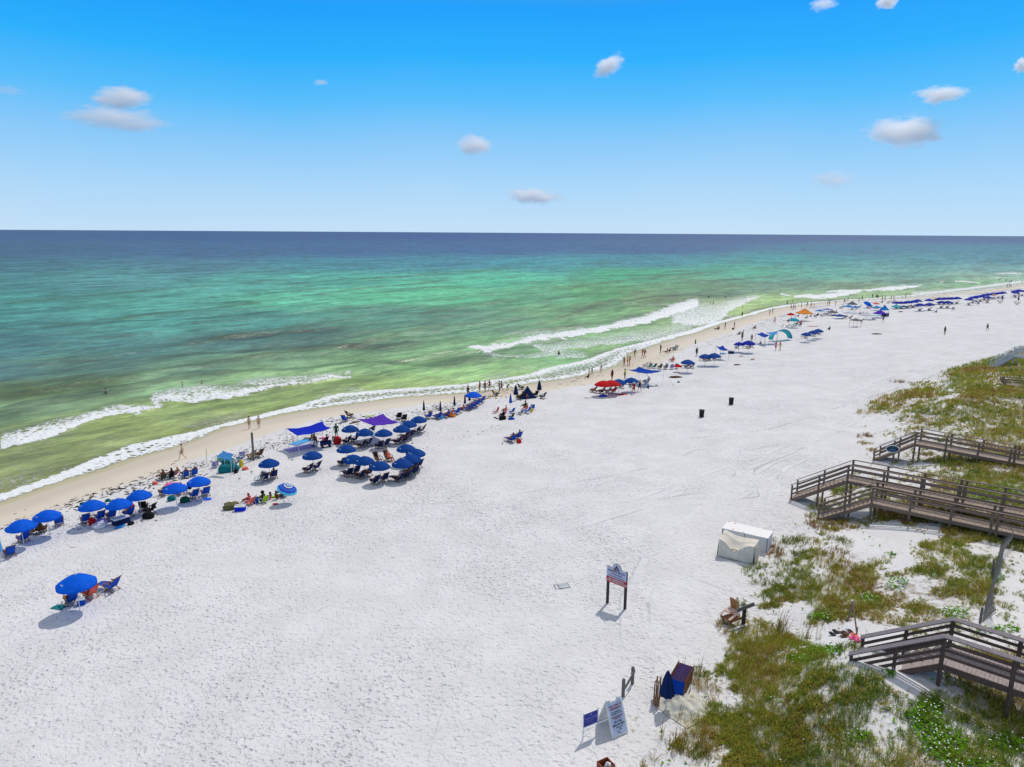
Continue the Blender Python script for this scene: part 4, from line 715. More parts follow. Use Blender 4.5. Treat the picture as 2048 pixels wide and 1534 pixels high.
# ---------------------------------------------------------------- chairs of the near row
NB = 'blue wooden beach chairs of the near row'
for a, b, k, c, f_, lab in [(143, 1206, 'wood', 'blue', 50, 'blue chair in the shade of the lone near umbrella'), (180, 1194, 'wood', 'coral', 62, 'wooden chair with an orange patterned towel, under the lone near umbrella'), (222, 1180, 'lounger', 'blue', 72, 'blue wooden lounger with footrest right of the lone near umbrella'), (20, 1112, 'wood', 'blue', 48, 'blue wooden chair by the left edge, below the near row'), (46, 1083, 'wood', 'blue', 60, 'blue chair under the front of the leftmost umbrella'), (66, 1068, 'dark', 'brown', 95, 'dark wooden chair seen end on between the two leftmost umbrellas'), (84, 1065, 'dark', 'brown', 15, 'dark wooden chair under the second umbrella of the near row'), (119, 1050, 'wood', 'blue', 35, 'blue wooden chair right of the second umbrella of the near row'),
    (171, 1046, 'wood', 'blue', 42, 'blue chair left of the red bag'), (200, 1040, 'wood', 'blue', 48, 'blue chair behind the round floats'), (222, 1038, 'wood', 'blue', 50, 'blue chair behind the dark blue cooler, left of another'), (257, 1033, 'wood', 'blue', 55, 'blue chair right of the dark blue cooler'), (288, 1020, 'dark', 'black', 20, 'black folding lounger standing up beside the bare umbrella pole'), (298, 1027, 'dark', 'black', 75, 'black lounger in front of the bare umbrella pole piled with a pale towel'), (327, 990, 'wood', 'navy', 52, 'navy chair at the left of the umbrella pair'), (358, 988, 'wood', 'navy', 50, 'navy chair between the two paired umbrellas'), (388, 996, 'wood', 'blue', 48, 'blue chair with its back to the viewer beside the teal bag'), (411, 991, 'wood', 'blue', 40, 'upright blue chair furthest right in the near row'),
    (369, 955, 'low', 'blue', 52, 'low blue chair of the waterside group, left of another'), (387, 951, 'low', 'blue', 45, 'low blue chair at the right end of the waterside group'), (324, 960, 'low', 'olive', 52, 'low olive chair at the left of the waterside group'), (340, 957, 'low', 'black', 52, 'low black chair second from left in the waterside group')]:
    chair(a, b, k, c, lab, f_, NB)
for a, b, sz, c, sh, lab, cat in [(185, 1050, (.5, .4, .62), 'red', 'bag', 'bright red beach bag left of the round floats', 'bag'), (202, 1046, (1.1, 1.0, .26), 'lilac', 'ring', 'lilac round float lying behind a white one', 'float'), (199, 1054, (1.15, 1.05, .26), 'white', 'ring', 'white round float lying in front of a lilac one', 'float'), (242, 1047, (1.15, .6, .55), 'navy', 'cooler', 'dark blue cooler in front of the near row', 'cooler'), (240, 1055, (.85, .5, .05), 'cyan', 'board', 'cyan boogie board in front of the dark blue cooler', 'board'), (262, 1049, (.5, .4, .25), 'black', 'lump', 'black bag right of the dark blue cooler', 'bag'), (297, 1036, (.9, .6, .5), 'black', 'bag', 'big dark bag in front of the black loungers', 'bag'), (310, 1016, (.25, .2, .15), 'black', 'lump', 'small black pouch right of the black loungers', 'bag'),
    (343, 1001, (.65, .5, .42), 'teal', 'bag', 'teal bag under the left paired umbrella', 'bag'), (370, 1004, (.8, .6, .45), 'green', 'bag', 'green bag between the two paired umbrellas', 'bag'), (415, 999, (.75, .5, .05), 'bright', 'board', 'cyan board by the last chair of the near row', 'board'), (163, 1209, (.42, .34, .40), 'blue', 'cooler', 'small blue and white cooler between two chairs of the lone umbrella', 'cooler'), (118, 1215, (.8, .5, .03), 'teal', 'towel', 'faint teal towel lying left of the lone umbrella', 'towel'), (166, 1009, (.5, .3, .2), 'green', 'lump', 'dark green bundle behind the umbrella over the floats', 'bag'), (216, 1003, (.5, .35, .25), 'teal', 'lump', 'dark teal bundle behind two touching umbrellas', 'bag')]:
    mcol = mat('plastic_'+c, UC[c], .5, 'plastic') if c in UC and c not in COL else (mat('plastic_cyan', (40, 160, 235), .5, 'plastic') if c == 'cyan' else c)
    soft({'bag': 'beach_bag', 'lump': 'bundle', 'ring': 'pool_float', 'cooler': 'cooler', 'board': 'bodyboard', 'towel': 'towel'}[sh], a, b, sz, mcol, lab, cat, shape=sh, face=random.uniform(-20, 60))
P = person
P(180, 1193, 'chair', 'person in an orange patterned cover-up sitting under the lone near umbrella', (('dress', 'coral'),), 'tan', ('bun', 'dark'), 62); P(141, 1207, 'chair', 'person in dark clothes sitting in the shaded blue chair of the lone umbrella', (('shirt', 'black'), ('trunks', 'black')), 'tan', ('short', 'brown'), 50)
P(265, 1024, 'sit', 'person in red sitting on the sand right of the umbrella over the cooler', (('shirt', 'red'), ('trunks', 'red')), 'burnt', ('short', 'brown'), 80); P(223, 1037, 'chair', 'person with dark hair in the blue chair behind the dark blue cooler', (('shirt', 'black'), ('trunks', 'navy')), 'dark', ('short', 'dark'), 50); P(380, 984, 'chair', 'person in black sitting between the paired umbrellas', (('shirt', 'black'), ('trunks', 'black')), 'dark', ('long', 'dark'), 50)
P(359, 987, 'chair', 'tanned person in the navy chair between the paired umbrellas', (('trunks', 'navy'),), 'tan', ('short', 'brown'), 50)
for a, b, wr, sk, hr, lab in [(323, 959, (('briefs', 'olive'),), 'burnt', ('short', 'brown'), 'sunbather in the olive low chair of the waterside group'), (340, 956, (('suit', 'black'),), 'tan', ('long', 'dark'), 'person in black in the second chair of the waterside group'), (352, 954, (('suit', 'pink'),), 'light', ('long', 'blond'), 'person in pink on the sand in the waterside group'), (369, 954, (('trunks', 'navy'),), 'burnt', ('short', 'blond'), 'sunbather in the low blue chair of the waterside group'), (387, 950, (('trunks', 'black'),), 'tan', ('hat', 'white'), 'person in a pale hat at the right end of the waterside group')]:
    P(a, b, 'chair', lab, wr, sk, hr, 52)
soft('towel', 345, 968, (1.3, .7, .05), 'pink', 'pink towel on the sand in front of the waterside group', 'towel', shape='towel'); soft('bag_red', 310, 969, (.5, .4, .3), 'coral', 'coral bag at the left of the waterside group', 'bag', shape='lump').name = 'beach_bag'
closed(2, 1122, 'sky', 'pale blue closed umbrella cut by the left edge')
# waterside camp of teal chairs
q4 = [at(430, 912, 1.8), at(447, 901, 2.1), at(468, 908, 1.9), at(462, 921, 1.5)]
shade(q4, 'sky', 'small pale and navy wave printed shade over the teal camp', sag=.1)
for a, b, k, c, f_, lab in [(430, 934, 'low', 'lilac', 30, 'grey blue low chair at the left of the teal camp'), (439, 922, 'low', 'lime', 100, 'lime green low chair in the teal camp'), (452, 938, 'low', 'teal', 60, 'teal low chair in the middle of the teal camp'), (467, 934, 'folding', 'teal', 120, 'big teal folding chair at the front of the teal camp'), (480, 922, 'folding', 'blue', 100, 'blue folding chair at the right of the teal camp'), (485, 914, 'low', 'lilac', 20, 'grey low chair behind the blue one at the right of the teal camp')]: chair(a, b, k, c, lab, f_, 'chairs of the teal camp')
for a, b, sz, c, sh, lab, cat in [(450, 944, (1.2, .9, .7), 'teal', 'bag', 'teal bag with white print in front of the teal camp', 'bag'), (466, 942, (1.2, .9, .8), 'teal', 'lump', 'rounded teal pack cover in the teal camp', 'bag'), (483, 934, (.4, .3, .75), 'yellow', 'bag', 'yellow bag at the right of the teal camp', 'bag'), (491, 939, (.65, .5, .25), 'coral', 'lump', 'orange and white bucket toys right of the teal camp', 'toy'), (472, 946, (.35, .3, .4), 'black', 'bag', 'small black bag in front of the teal camp', 'bag'), (445, 920, (1., .8, .6), 'aqua', 'lump', 'pale aqua bundle among the teal camp chairs', 'bag'), (456, 927, (1.3, .9, .55), 'teal', 'lump', 'teal bundle under the wave printed shade', 'bag')]: soft('beach_bag', a, b, sz, c, lab, cat, shape=sh, face=random.uniform(0, 90))
def post(px, py, top, w_, m_, label, name='post', sq=True):
    g = at(px, py); mb = MB(); (mb.box((0, 0, top/2-.2), (w_, w_, top+.4)) if sq else mb.tube([(0, 0, -.3), (0, 0, top)], w_/2, 10)); mb.box((0, 0, top+.015), (w_*1.12, w_*1.12, .03)); o = mb.build(name, m_); o.location = g; tag(o, label, 'post'); return o
GW = mat('grey_wood', (118, 114, 112), .85, 'wood', rgb2=(84, 80, 78)); BW = mat('brown_wood', (140, 120, 106), .85, 'wood', rgb2=(92, 74, 63)); BW2 = mat('deck_wood', (176, 160, 146), .9, 'wood', rgb2=(112, 94, 82))
post(507.5, 921, 2.9, .17, GW, 'tall square grey wooden post between the teal camp and a navy umbrella'); post(414, 922, 1.3, .04, GREYM, 'thin grey pole left of the teal camp', 'thin_pole', False)
chair(502, 917, 'dark', 'tan', 'tan wooden lounger left of the tall grey post', 60, 'loungers by the tall grey post'); chair(517, 914, 'dark', 'brown', 'brown wooden lounger right of the tall grey post', 60, 'loungers by the tall grey post')
chair(518, 967, 'folding', 'grey', 'white folding chair standing alone with a grey mesh back', 150, 'chairs standing alone')
# family with the striped umbrella
P(498, 1007, 'sit', 'person with a red headscarf sitting wrapped in a striped towel', (('dress', 'coral'),), 'dark', ('short', 'red'), 70); P(526, 1003, 'sit', 'person with big round dark hair sitting in a lime low chair', (('shirt', 'olive'), ('trunks', 'black')), 'dark', ('afro', 'dark'), 60, h=.1); P(541, 999, 'sit', 'child with dark hair in pink between the lime chair and the striped umbrella', (('suit', 'pink'),), 'dark', ('afro', 'dark'), 60, s=.7)
P(553, 999, 'sit', 'child in a dark red suit under the edge of the striped umbrella', (('suit', 'maroon'),), 'dark', ('bun', 'dark'), -30, s=.85); P(566, 992, 'chair', 'person in a pale lilac shirt seated under the striped umbrella', (('shirt', 'lilac'), ('trunks', 'white')), 'dark', ('short', 'dark'), 70)
chair(526, 1005, 'low', 'lime', 'lime green low chair of the family under the striped umbrella', 60); chair(566, 993, 'low', 'black', 'black low chair beside the striped umbrella', 70); chair(499, 1009, 'low', 'coral', 'red and white striped low chair of the family', 65)
soft('blanket', 463, 1017, (1.5, .9, .55), 'khaki', 'crumpled dark khaki blanket pile left of the blue cooler', 'blanket', shape='lump', face=30); soft('cooler', 481, 1021, (.8, .5, .45), 'royal', 'royal blue soft cooler of the family by the striped umbrella', 'cooler', shape='cooler', face=10); soft('beach_bag', 512, 1006, (.45, .35, .5), 'blue', 'small blue bag between the red headscarf and the lime chair', 'bag'); soft('toy_shovel', 551, 1009, (.45, .25, .05), 'red', 'red toy lying in front of the children', 'toy', shape='board'); soft('beach_board', 547, 995, (.6, .3, .1), 'lime', 'small lime float behind the two children', 'float', shape='board')
# chairs and people of the two rings
for k, nm, occ in [(100, 'the navy umbrella by the tall grey post', 1), (101, 'the lone navy umbrella before the blue sail', 0), (102, 'the top left umbrella of the lower ring', 0), (103, 'the hidden left umbrella of the lower ring', 0), (104, 'the overlapping left umbrella of the lower ring', 1), (105, 'the nearest umbrella of the lower ring', 0), (106, 'the lower ring umbrella right of the nearest', 0), (107, 'the half hidden right umbrella of the lower ring', 0), (108, 'the rightmost umbrella of the lower ring', 0), (109, 'the top right umbrella of the lower ring', 0),
    (110, 'the upper ring umbrella beside the man in green', 0), (111, 'the second umbrella of the upper ring', 0), (112, 'the umbrella before the purple sail', 0), (113, 'the umbrella below the purple sail corner', 1), (114, 'the next to last umbrella of the upper ring', 0), (115, 'the last umbrella of the upper ring', 0)]:
    g = G[k]; f_ = 52+random.uniform(-22, 22)
    for s_, sd_ in ((-.46, 'left'), (.46, 'right')):
        q = sub(g, s_, -.25+random.uniform(-.12, .15)); kd = 'lounger' if random.random() < .3 else 'wood'
        chair(0, 0, kd, 'navy', f'navy wooden chair on the {sd_} under {nm}', f_+random.uniform(-6, 6), 'navy chairs under the ring umbrellas', loc=q)
    if occ: P(0, 0, 'chair', f'tanned sunbather in a chair under {nm}', (('trunks', 'coral'),) if k != 113 else (('suit', 'maroon'),), 'burnt', ('long', 'brown'), f_, loc=sub(g, .46, -.25))
chair(758, 925, 'wood', 'black', 'black chair facing the viewer inside the lower ring, left one', 230); chair(778, 922, 'wood', 'black', 'black chair facing the viewer inside the lower ring, right one', 225); P(779, 922, 'chair', 'person sitting facing the viewer inside the lower ring', (('suit', 'coral'),), 'burnt', ('long', 'blond'), 225)
# shade sails
shade([at(572, 857, 2.15), at(645, 842, 2.15), at(666, 855, 2.15), at(595, 871, 2.15)], 'royal', 'royal blue stretched shade sail on thin poles left of the man in green', sag=.5, inw=.10)
shade([at(714, 838, 2.2), at(766, 827, 2.35), at(801, 845, 2.2), at(748, 851, 2.2)], 'purple', 'purple stretched shade sail behind the upper ring of umbrellas', sag=.35, inw=.12)
shade([at(1252, 738.5, 2.2), at(1278, 733, 2.4), at(1328, 741.5, 2.2), at(1295, 747, 2.1)], 'blue', 'blue shade sail with a high corner beside the neon shirt man', sag=.45, inw=.16)
shade([at(1432, 691.5, 2.2), at(1446, 690.5, 2.3), at(1459, 700, 1.9), at(1441, 699.5, 1.9)], 'blue', 'blue arched fabric shade on posts near the navy umbrella pair', sag=.45, inw=.14, ropes=False, polecol=GREYM)
for a, b, sz, c, sh, lab, cat in [(604, 884, (2.6, 1.3, .08), 'sky', 'towel', 'pale blue blanket under the royal blue sail', 'blanket'), (600, 896, (3., 1.8, .05), 'lilac', 'towel', 'blue patterned sheet spread in front of the royal blue sail', 'blanket'), (652, 894, (1.1, .6, .6), 'navy', 'wagon', 'dark blue folding wagon in front of the royal blue sail', 'wagon'), (675, 887, (.9, .8, .8), 'red', 'lump', 'round bright red bean bag below the man in green', 'bean bag'), (626, 893, (.5, .3, .15), 'black', 'lump', 'black shoes pile beside the dark wagon', 'bag'), (648, 876, (1.1, .5, .1), 'pink', 'towel', 'pink striped towel under the royal blue sail', 'towel'), (737, 832, (1., .5, .05), 'lime', 'towel', 'lime green towel on the weed line left of the purple sail', 'towel'), (883, 838, (.5, .4, .4), 'sky', 'bag', 'pale blue bag in front of the sunbather row', 'bag'), (710, 845, (1.6, .5, .12), 'brown', 'lump', 'dark driftwood plank behind the upper ring', 'driftwood'), (747, 872, (.7, .4, .12), 'sky', 'lump', 'light blue bundle between two upper ring umbrellas', 'bag')]: soft({'wagon': 'wagon', 'towel': 'towel'}.get(sh, 'bundle'), a, b, sz, c, lab, cat, shape=sh, face=random.uniform(10, 60))
P(673, 877, 'walk', 'man in a dark green shirt walking beside the royal blue sail', (('shirt', 'green'), ('trunks', 'green')), 'dark', ('short', 'dark'), 20, s=1.02); P(654, 885, 'sit', 'person in black sitting on a red seat under the royal blue sail', (('shirt', 'black'), ('trunks', 'red')), 'dark', ('short', 'dark'), 60, h=.2); P(633, 893, 'sit', 'person in white sitting beside the dark wagon', (('dress', 'white'),), 'tan', ('long', 'dark'), 30, h=.1); P(629, 883, 'sit', 'tanned person leaning under the royal blue sail', (('suit', 'brown'),), 'tan', ('long', 'dark'), 10); P(622, 880, 'longsit', 'sunbather stretched out under the left of the royal blue sail', (('briefs', 'brown'),), 'tan', ('short', 'dark'), 80); P(667, 888, 'bend', 'tanned person bending over the red bean bag', (('briefs', 'grey'),), 'burnt', ('short', 'blond'), 200, s=.8); P(748, 862, 'sit', 'person seated in the shade below the purple sail', (('shirt', 'navy'), ('trunks', 'black')), 'dark', ('bun', 'dark'), 60, h=.25)
chair(700, 835, 'dark', 'brown', 'dark wooden lounger alone on the weed line, facing right', -40); chair(690, 843, 'lounger', 'blue', 'blue lounger left of the dark one on the weed line', -10); chair(808, 842, 'dark', 'black', 'dark lounger behind the upper ring, right of the purple sail', 20); chair(856, 837, 'wood', 'blue', 'upright blue chair right of the upper ring', 40); chair(798, 838, 'dark', 'black', 'dark lounger furthest back by the purple sail', 20)
# row of closed umbrellas, sunbathers and loungers
for a, b, lab in [(848, 832, 'closed navy umbrella furthest left, behind an upright blue chair'), (881, 833, 'closed navy umbrella over the left end of the sunbather row'), (909, 822, 'closed navy umbrella in the middle of the sunbather row'), (930, 818, 'closed navy umbrella at the right end of the sunbather row'), (939, 812, 'closed navy umbrella under the bright blue one of the curved row')]: closed(a, b, 'navy', lab, fat=.8)
for i, (a, b) in enumerate([(875, 838), (891, 835), (913, 828), (935, 821), (940.5, 818), (946.5, 814.5), (952.5, 811.5), (958, 808), (963, 804)]): chair(a, b, 'lounger', 'blue', f'blue lounger {ORD[i]} from left in the curved row of loungers', 48+[0, 9, -6, 12, -14, 10, -9, 14, -4][i], 'blue loungers in the curved row')
for a, b, lab, c in [(877, 836, 'person in blue lying at the left end of the sunbather row', 'blue'), (902, 832, 'sunbather with an orange towel in the middle of the sunbather row', 'orange'), (893, 834, 'tanned sunbather left of the orange towel', 'coral'), (923, 824, 'tanned sunbather at the right end of the sunbather row', 'maroon')]: P(a, b, 'chair', lab, (('trunks', c),), 'burnt', ('short', 'brown'), 48)
soft('towel', 903, 833, (.8, 1.2, .5), 'orange', 'orange beach towel draped in the sunbather row', 'towel', shape='towel', face=40)
P(936, 792, 'stand', 'person standing behind the bright blue umbrella of the curved row, only the head showing', (('trunks', 'navy'),), 'tan')
for a, b, k, wr, sk, hr, f_, lab in [(959.5, 784, 'hips', (('briefs', 'red'), ('top', 'red')), 'tan', ('bun', 'dark'), 60, 'woman in a red bikini with hands on hips, first of the group by the water'), (970, 784, 'fold', (('trunks', 'grey'),), 'burnt', ('short', 'dark'), 150, 'man in light grey shorts standing between two women by the water'), (979, 781.5, 'hips', (('briefs', 'brown'), ('top', 'brown')), 'burnt', ('long', 'brown'), 200, 'woman in a brown bikini right of the man in grey shorts'), (998.5, 783, 'hips', (('briefs', 'black'), ('top', 'black')), 'tan', ('bun', 'dark'), 100, 'woman half hidden behind a man in dark shorts by the water'), (1003, 784, 'walk', (('trunks', 'khaki'),), 'tan', ('short', 'dark'), 120, 'man in dark shorts standing before a woman by the water'), (1015, 780, 'bend', (('shirt', 'neon'), ('trunks', 'black')), 'tan', ('short', 'dark'), 200, 'child in a neon yellow shirt stooping on the wet sand')]:
    P(a, b, k, lab, wr, sk, hr, f_, 'people standing by the water', s=.8 if k == 'bend' else 1.)
chair(992, 792, 'dark', 'black', 'dark lounger with footrest below the people by the water', -60, tilt=0); chair(1043, 779, 'dark', 'black', 'dark lounger on the weed line behind the peaked navy tent', -60)
closed(1031.5, 801, 'navy', 'fat closed navy umbrella left of the peaked navy tent', fat=1.6, s=1.1); closed(1078.5, 791, 'navy', 'fat closed navy umbrella right of the peaked navy tent', fat=1.6, s=1.1); closed(1021, 817, 'blue', 'slim closed blue umbrella above the red and pink chairs')
def wedge(px, py, c, label, w_=2.6, h_=1.9, face=200.):
    p = at(px, py); r_ = empty('beach_tent', p, R(face)); tag(r_, label, 'tent'); T = Vector((0, 0, h_)); mb = MB(); A_, B_, C_, D_ = [Vector(q) for q in ((-w_/2, w_*.38, 0), (w_/2, w_*.38, 0), (w_/2, -w_*.4, .0), (-w_/2, -w_*.4, 0))]
    for a, b, c2 in ((A_, D_, T), (B_, A_, T), (C_, B_, T)):
        n0 = 5
        vs = [a.lerp(b, k/n0).lerp(c2, j/n0)+Vector((0, 0, -.10*math.sin(math.pi*j/n0))) for j in range(n0+1) for k in range(n0+1)]; mb.add(vs, [(j*6+k, j*6+k+1, (j+1)*6+k+1, (j+1)*6+k) for j in range(n0) for k in range(n0)])
    mb.build('canopy', cl(c), r_); mb = MB(); mb.tube([(0, 0, 0), (0, 0, h_)], .02, 6); mb.tube([C_, T], .015, 5); mb.tube([D_, T], .015, 5); mb.build('pole', GREYM, r_); return r_
wedge(1055, 796, 'navy', 'peaked navy sun tent between two fat closed umbrellas', 2.3, 1.75, 200)
chair(1038, 799, 'dark', 'black', 'dark lounger at the left side of the peaked navy tent', 60); chair(1070, 793, 'dark', 'black', 'dark lounger at the right side of the peaked navy tent', 30); chair(1084, 797, 'wood', 'navy', 'navy chair right of the fat closed umbrella', 52); P(1040, 797, 'chair', 'tanned person lounging at the left of the peaked navy tent', (('trunks', 'khaki'),), 'burnt', face=60); P(1052, 798, 'longsit', 'person sitting in the mouth of the peaked navy tent', (('trunks', 'navy'),), 'tan', ('short', 'dark'), 60)
for a, b, k, c, f_, lab in [(990, 826, 'low', 'red', 110, 'dark red round backed chair left of the pink one'), (1005, 832, 'low', 'pink', 60, 'pink low chair with a dark bag in front'), (1022, 826, 'low', 'blue', 52, 'blue low chair under the slim closed blue umbrella'), (1021, 836, 'low', 'olive', 52, 'grey green low chair right of the pink one'), (1053, 826, 'folding', 'blue', 52, 'big blue folding chair in the group with the green hat'), (1039, 829, 'low', 'grey', 52, 'grey low chair left of the big blue folding chair'), (1064, 818, 'low', 'blue', 10, 'blue low chair at the right of the green hat group'), (1022, 884, 'lounger', 'blue', 35, 'left blue lounger of the couple alone on open sand'), (1035, 878, 'lounger', 'blue', 35, 'right blue lounger of the couple alone on open sand')]: chair(a, b, k, c, lab, f_)
P(1012, 824, 'sit', 'person with light hair by the slim closed blue umbrella', (('suit', 'coral'),), 'light', ('short', 'blond'), 52); P(1007, 834, 'sit', 'person in black in front of the pink low chair', (('shirt', 'black'), ('trunks', 'black')), 'dark', ('short', 'dark'), 52); P(1051, 815, 'sit', 'person in a green hat beside the orange backed sunbather', (('shirt', 'green'), ('trunks', 'green')), 'tan', ('hat', 'green'), 52, h=.25); P(1054, 820, 'sit', 'sunburnt person with a bare orange back below the green hat', (('trunks', 'coral'),), 'burnt', ('short', 'blond'), 52, h=.2); P(1035, 877, 'chair', 'person with dark hair in the right lounger of the couple on open sand', (('trunks', 'teal'),), 'burnt', ('short', 'dark'), 35); P(1022, 883, 'chair', 'person with teal shorts in the left lounger of the couple on open sand', (('trunks', 'teal'),), 'tan', ('short', 'brown'), 35)
for a, b, sz, c, sh, lab in [(1038, 886, (.5, .4, .4), 'red', 'bag', 'red bag beside the lone couple on loungers'), (1005, 839, (.9, .6, .5), 'black', 'bag', 'black and white bag below the pink low chair'), (1063, 824, (.35, .35, .55), 'yellow', 'bag', 'yellow bag right of the big blue folding chair'), (1023, 839, (.8, .5, .3), 'blue', 'lump', 'blue bundle at the front of the slim closed umbrella group'), (1005, 888, (.15, .15, .12), 'black', 'lump', 'tiny black object left of the lone couple'), (1177, 795, (1.3, .8, .08), 'white', 'board', 'white board lying left of the red umbrellas'), (1206, 793, (1.4, .8, .3), 'blue', 'lump', 'blue bundle in front of the red umbrellas'), (1245, 789, (1.5, .9, .1), 'red', 'towel', 'bright red towel spread right of the red umbrellas'), (1462, 707, (1.1, .7, .6), 'navy', 'cooler', 'dark blue cooler right of the blue arched shade'), (1357, 765, (.5, .35, .2), 'navy', 'lump', 'small dark blue bag alone on the open sand'), (1296, 776, (.35, .3, .35), 'navy', 'lump', 'dark bag below the blue shade sail'), (1313, 771, (.4, .2, .12), 'black', 'lump', 'black shoes right of the bag below the blue sail'), (1505, 719.5, (1., .5, .12), 'tan', 'board', 'tan board lying on open sand'), (1483, 713, (1., .4, .12), 'tan', 'lump', 'brown weed heap left of the tan board'), (1474, 730, (1.2, .6, .15), 'brown', 'lump', 'dark heap below the brown weed heap'), (1445, 708, (1.3, .9, .25), 'sky', 'lump', 'pale blue bundle under the arched shade'), (1352, 755, (2., 1., .25), 'brown', 'lump', 'dark brown driftwood pile on the sand right of the blue sail'), (992, 837, (.12, 1.2, .05), 'black', 'board', 'black rod lying left of the pink low chair')]:
    soft({'bag': 'beach_bag', 'board': 'board', 'cooler': 'cooler', 'towel': 'towel'}.get(sh, 'bundle'), a, b, sz, c, lab, {'cooler': 'cooler', 'towel': 'towel', 'board': 'board'}.get(sh, 'bag'), shape=sh, face=random.uniform(-20, 40))
for a, lab in [((1462, 809), 'black trash barrel, the further one of two on open sand'), ((1403, 834), 'black trash barrel, the nearer one of two on open sand')]: soft('trash_barrel', a[0], a[1], (.62, .62, .9), 'black', lab, 'trash barrel', 'trash barrels on open sand', shape='bin', kind='plastic')
# red umbrella group and walkers
for a, b, k, c, f_, lab in [(1186, 784, 'wood', 'black', 60, 'dark chair at the left of the red umbrellas'), (1202, 787, 'lounger', 'black', 50, 'dark lounger below the left red umbrella'), (1214, 786, 'wood', 'navy', 50, 'navy chair between the red umbrellas'), (1226, 786, 'lounger', 'red', 50, 'red lounger below the right red umbrella'), (1242, 776, 'wood', 'navy', 52, 'navy chair under the umbrella right of the red ones'), (1262, 774, 'wood', 'navy', 52, 'navy chair behind the walking couple in red'), (1292, 768, 'folding', 'navy', 52, 'dark folding chair in the shade of the blue sail'),
    (1289, 734, 'folding', 'teal', 60, 'teal chair at the left end of the arc of chairs'), (1298, 736, 'folding', 'teal', 40, 'teal chair second in the arc of chairs'), (1307, 736.5, 'folding', 'teal', 30, 'teal chair third in the arc of chairs'), (1319, 738, 'folding', 'khaki', 20, 'khaki chair in the middle of the arc of chairs'), (1331, 738, 'folding', 'grey', 10, 'grey chair fifth in the arc of chairs'), (1343, 738, 'folding', 'lilac', 0, 'pale blue chair sixth in the arc of chairs'), (1353, 737, 'folding', 'black', -10, 'black chair at the right end of the arc of chairs'), (1344, 723, 'low', 'coral', 30, 'red patterned low chair behind the arc of chairs'), (1372, 736, 'lounger', 'navy', 52, 'left navy lounger at the end of the arc of chairs'), (1382, 736, 'lounger', 'navy', 52, 'right navy lounger at the end of the arc of chairs'), (1347, 700, 'folding', 'teal', 60, 'left teal chair by the wet sand'), (1351, 699, 'folding', 'teal', 50, 'right teal chair by the wet sand'),
    (1409, 722, 'lounger', 'navy', 52, 'navy lounger under the left umbrella of the arched shade pair'), (1417, 721, 'wood', 'navy', 52, 'navy chair between the umbrellas of the arched shade pair'), (1428, 720, 'lounger', 'navy', 52, 'navy lounger under the right umbrella of the arched shade pair'), (1473, 697, 'wood', 'navy', 52, 'navy chair under the smaller royal blue umbrella'), (1495, 697, 'lounger', 'navy', 52, 'navy lounger under the larger royal blue umbrella'), (1502, 695, 'wood', 'navy', 52, 'navy chair right of the larger royal blue umbrella'), (1611, 677, 'lounger', 'navy', 52, 'lounger under the lowest of three lone umbrellas'), (1627, 673, 'lounger', 'navy', 52, 'lounger under the middle of three lone umbrellas'), (1638, 669.5, 'lounger', 'navy', 52, 'lounger under the rightmost of three lone umbrellas'),
    (1563, 654, 'low', 'white', 52, 'white chair left of the teal umbrella circle'), (1574, 655, 'folding', 'teal', 52, 'teal chair at the left of the teal umbrella circle'), (1583, 654, 'folding', 'teal', 70, 'teal chair at the front of the teal umbrella circle'), (1590, 653, 'folding', 'teal', 40, 'teal chair right of the front in the teal umbrella circle'), (1599, 652, 'folding', 'maroon', 20, 'dark red chair at the right of the teal umbrella circle')]: chair(a, b, k, c, lab, f_, 'chairs further along the beach')
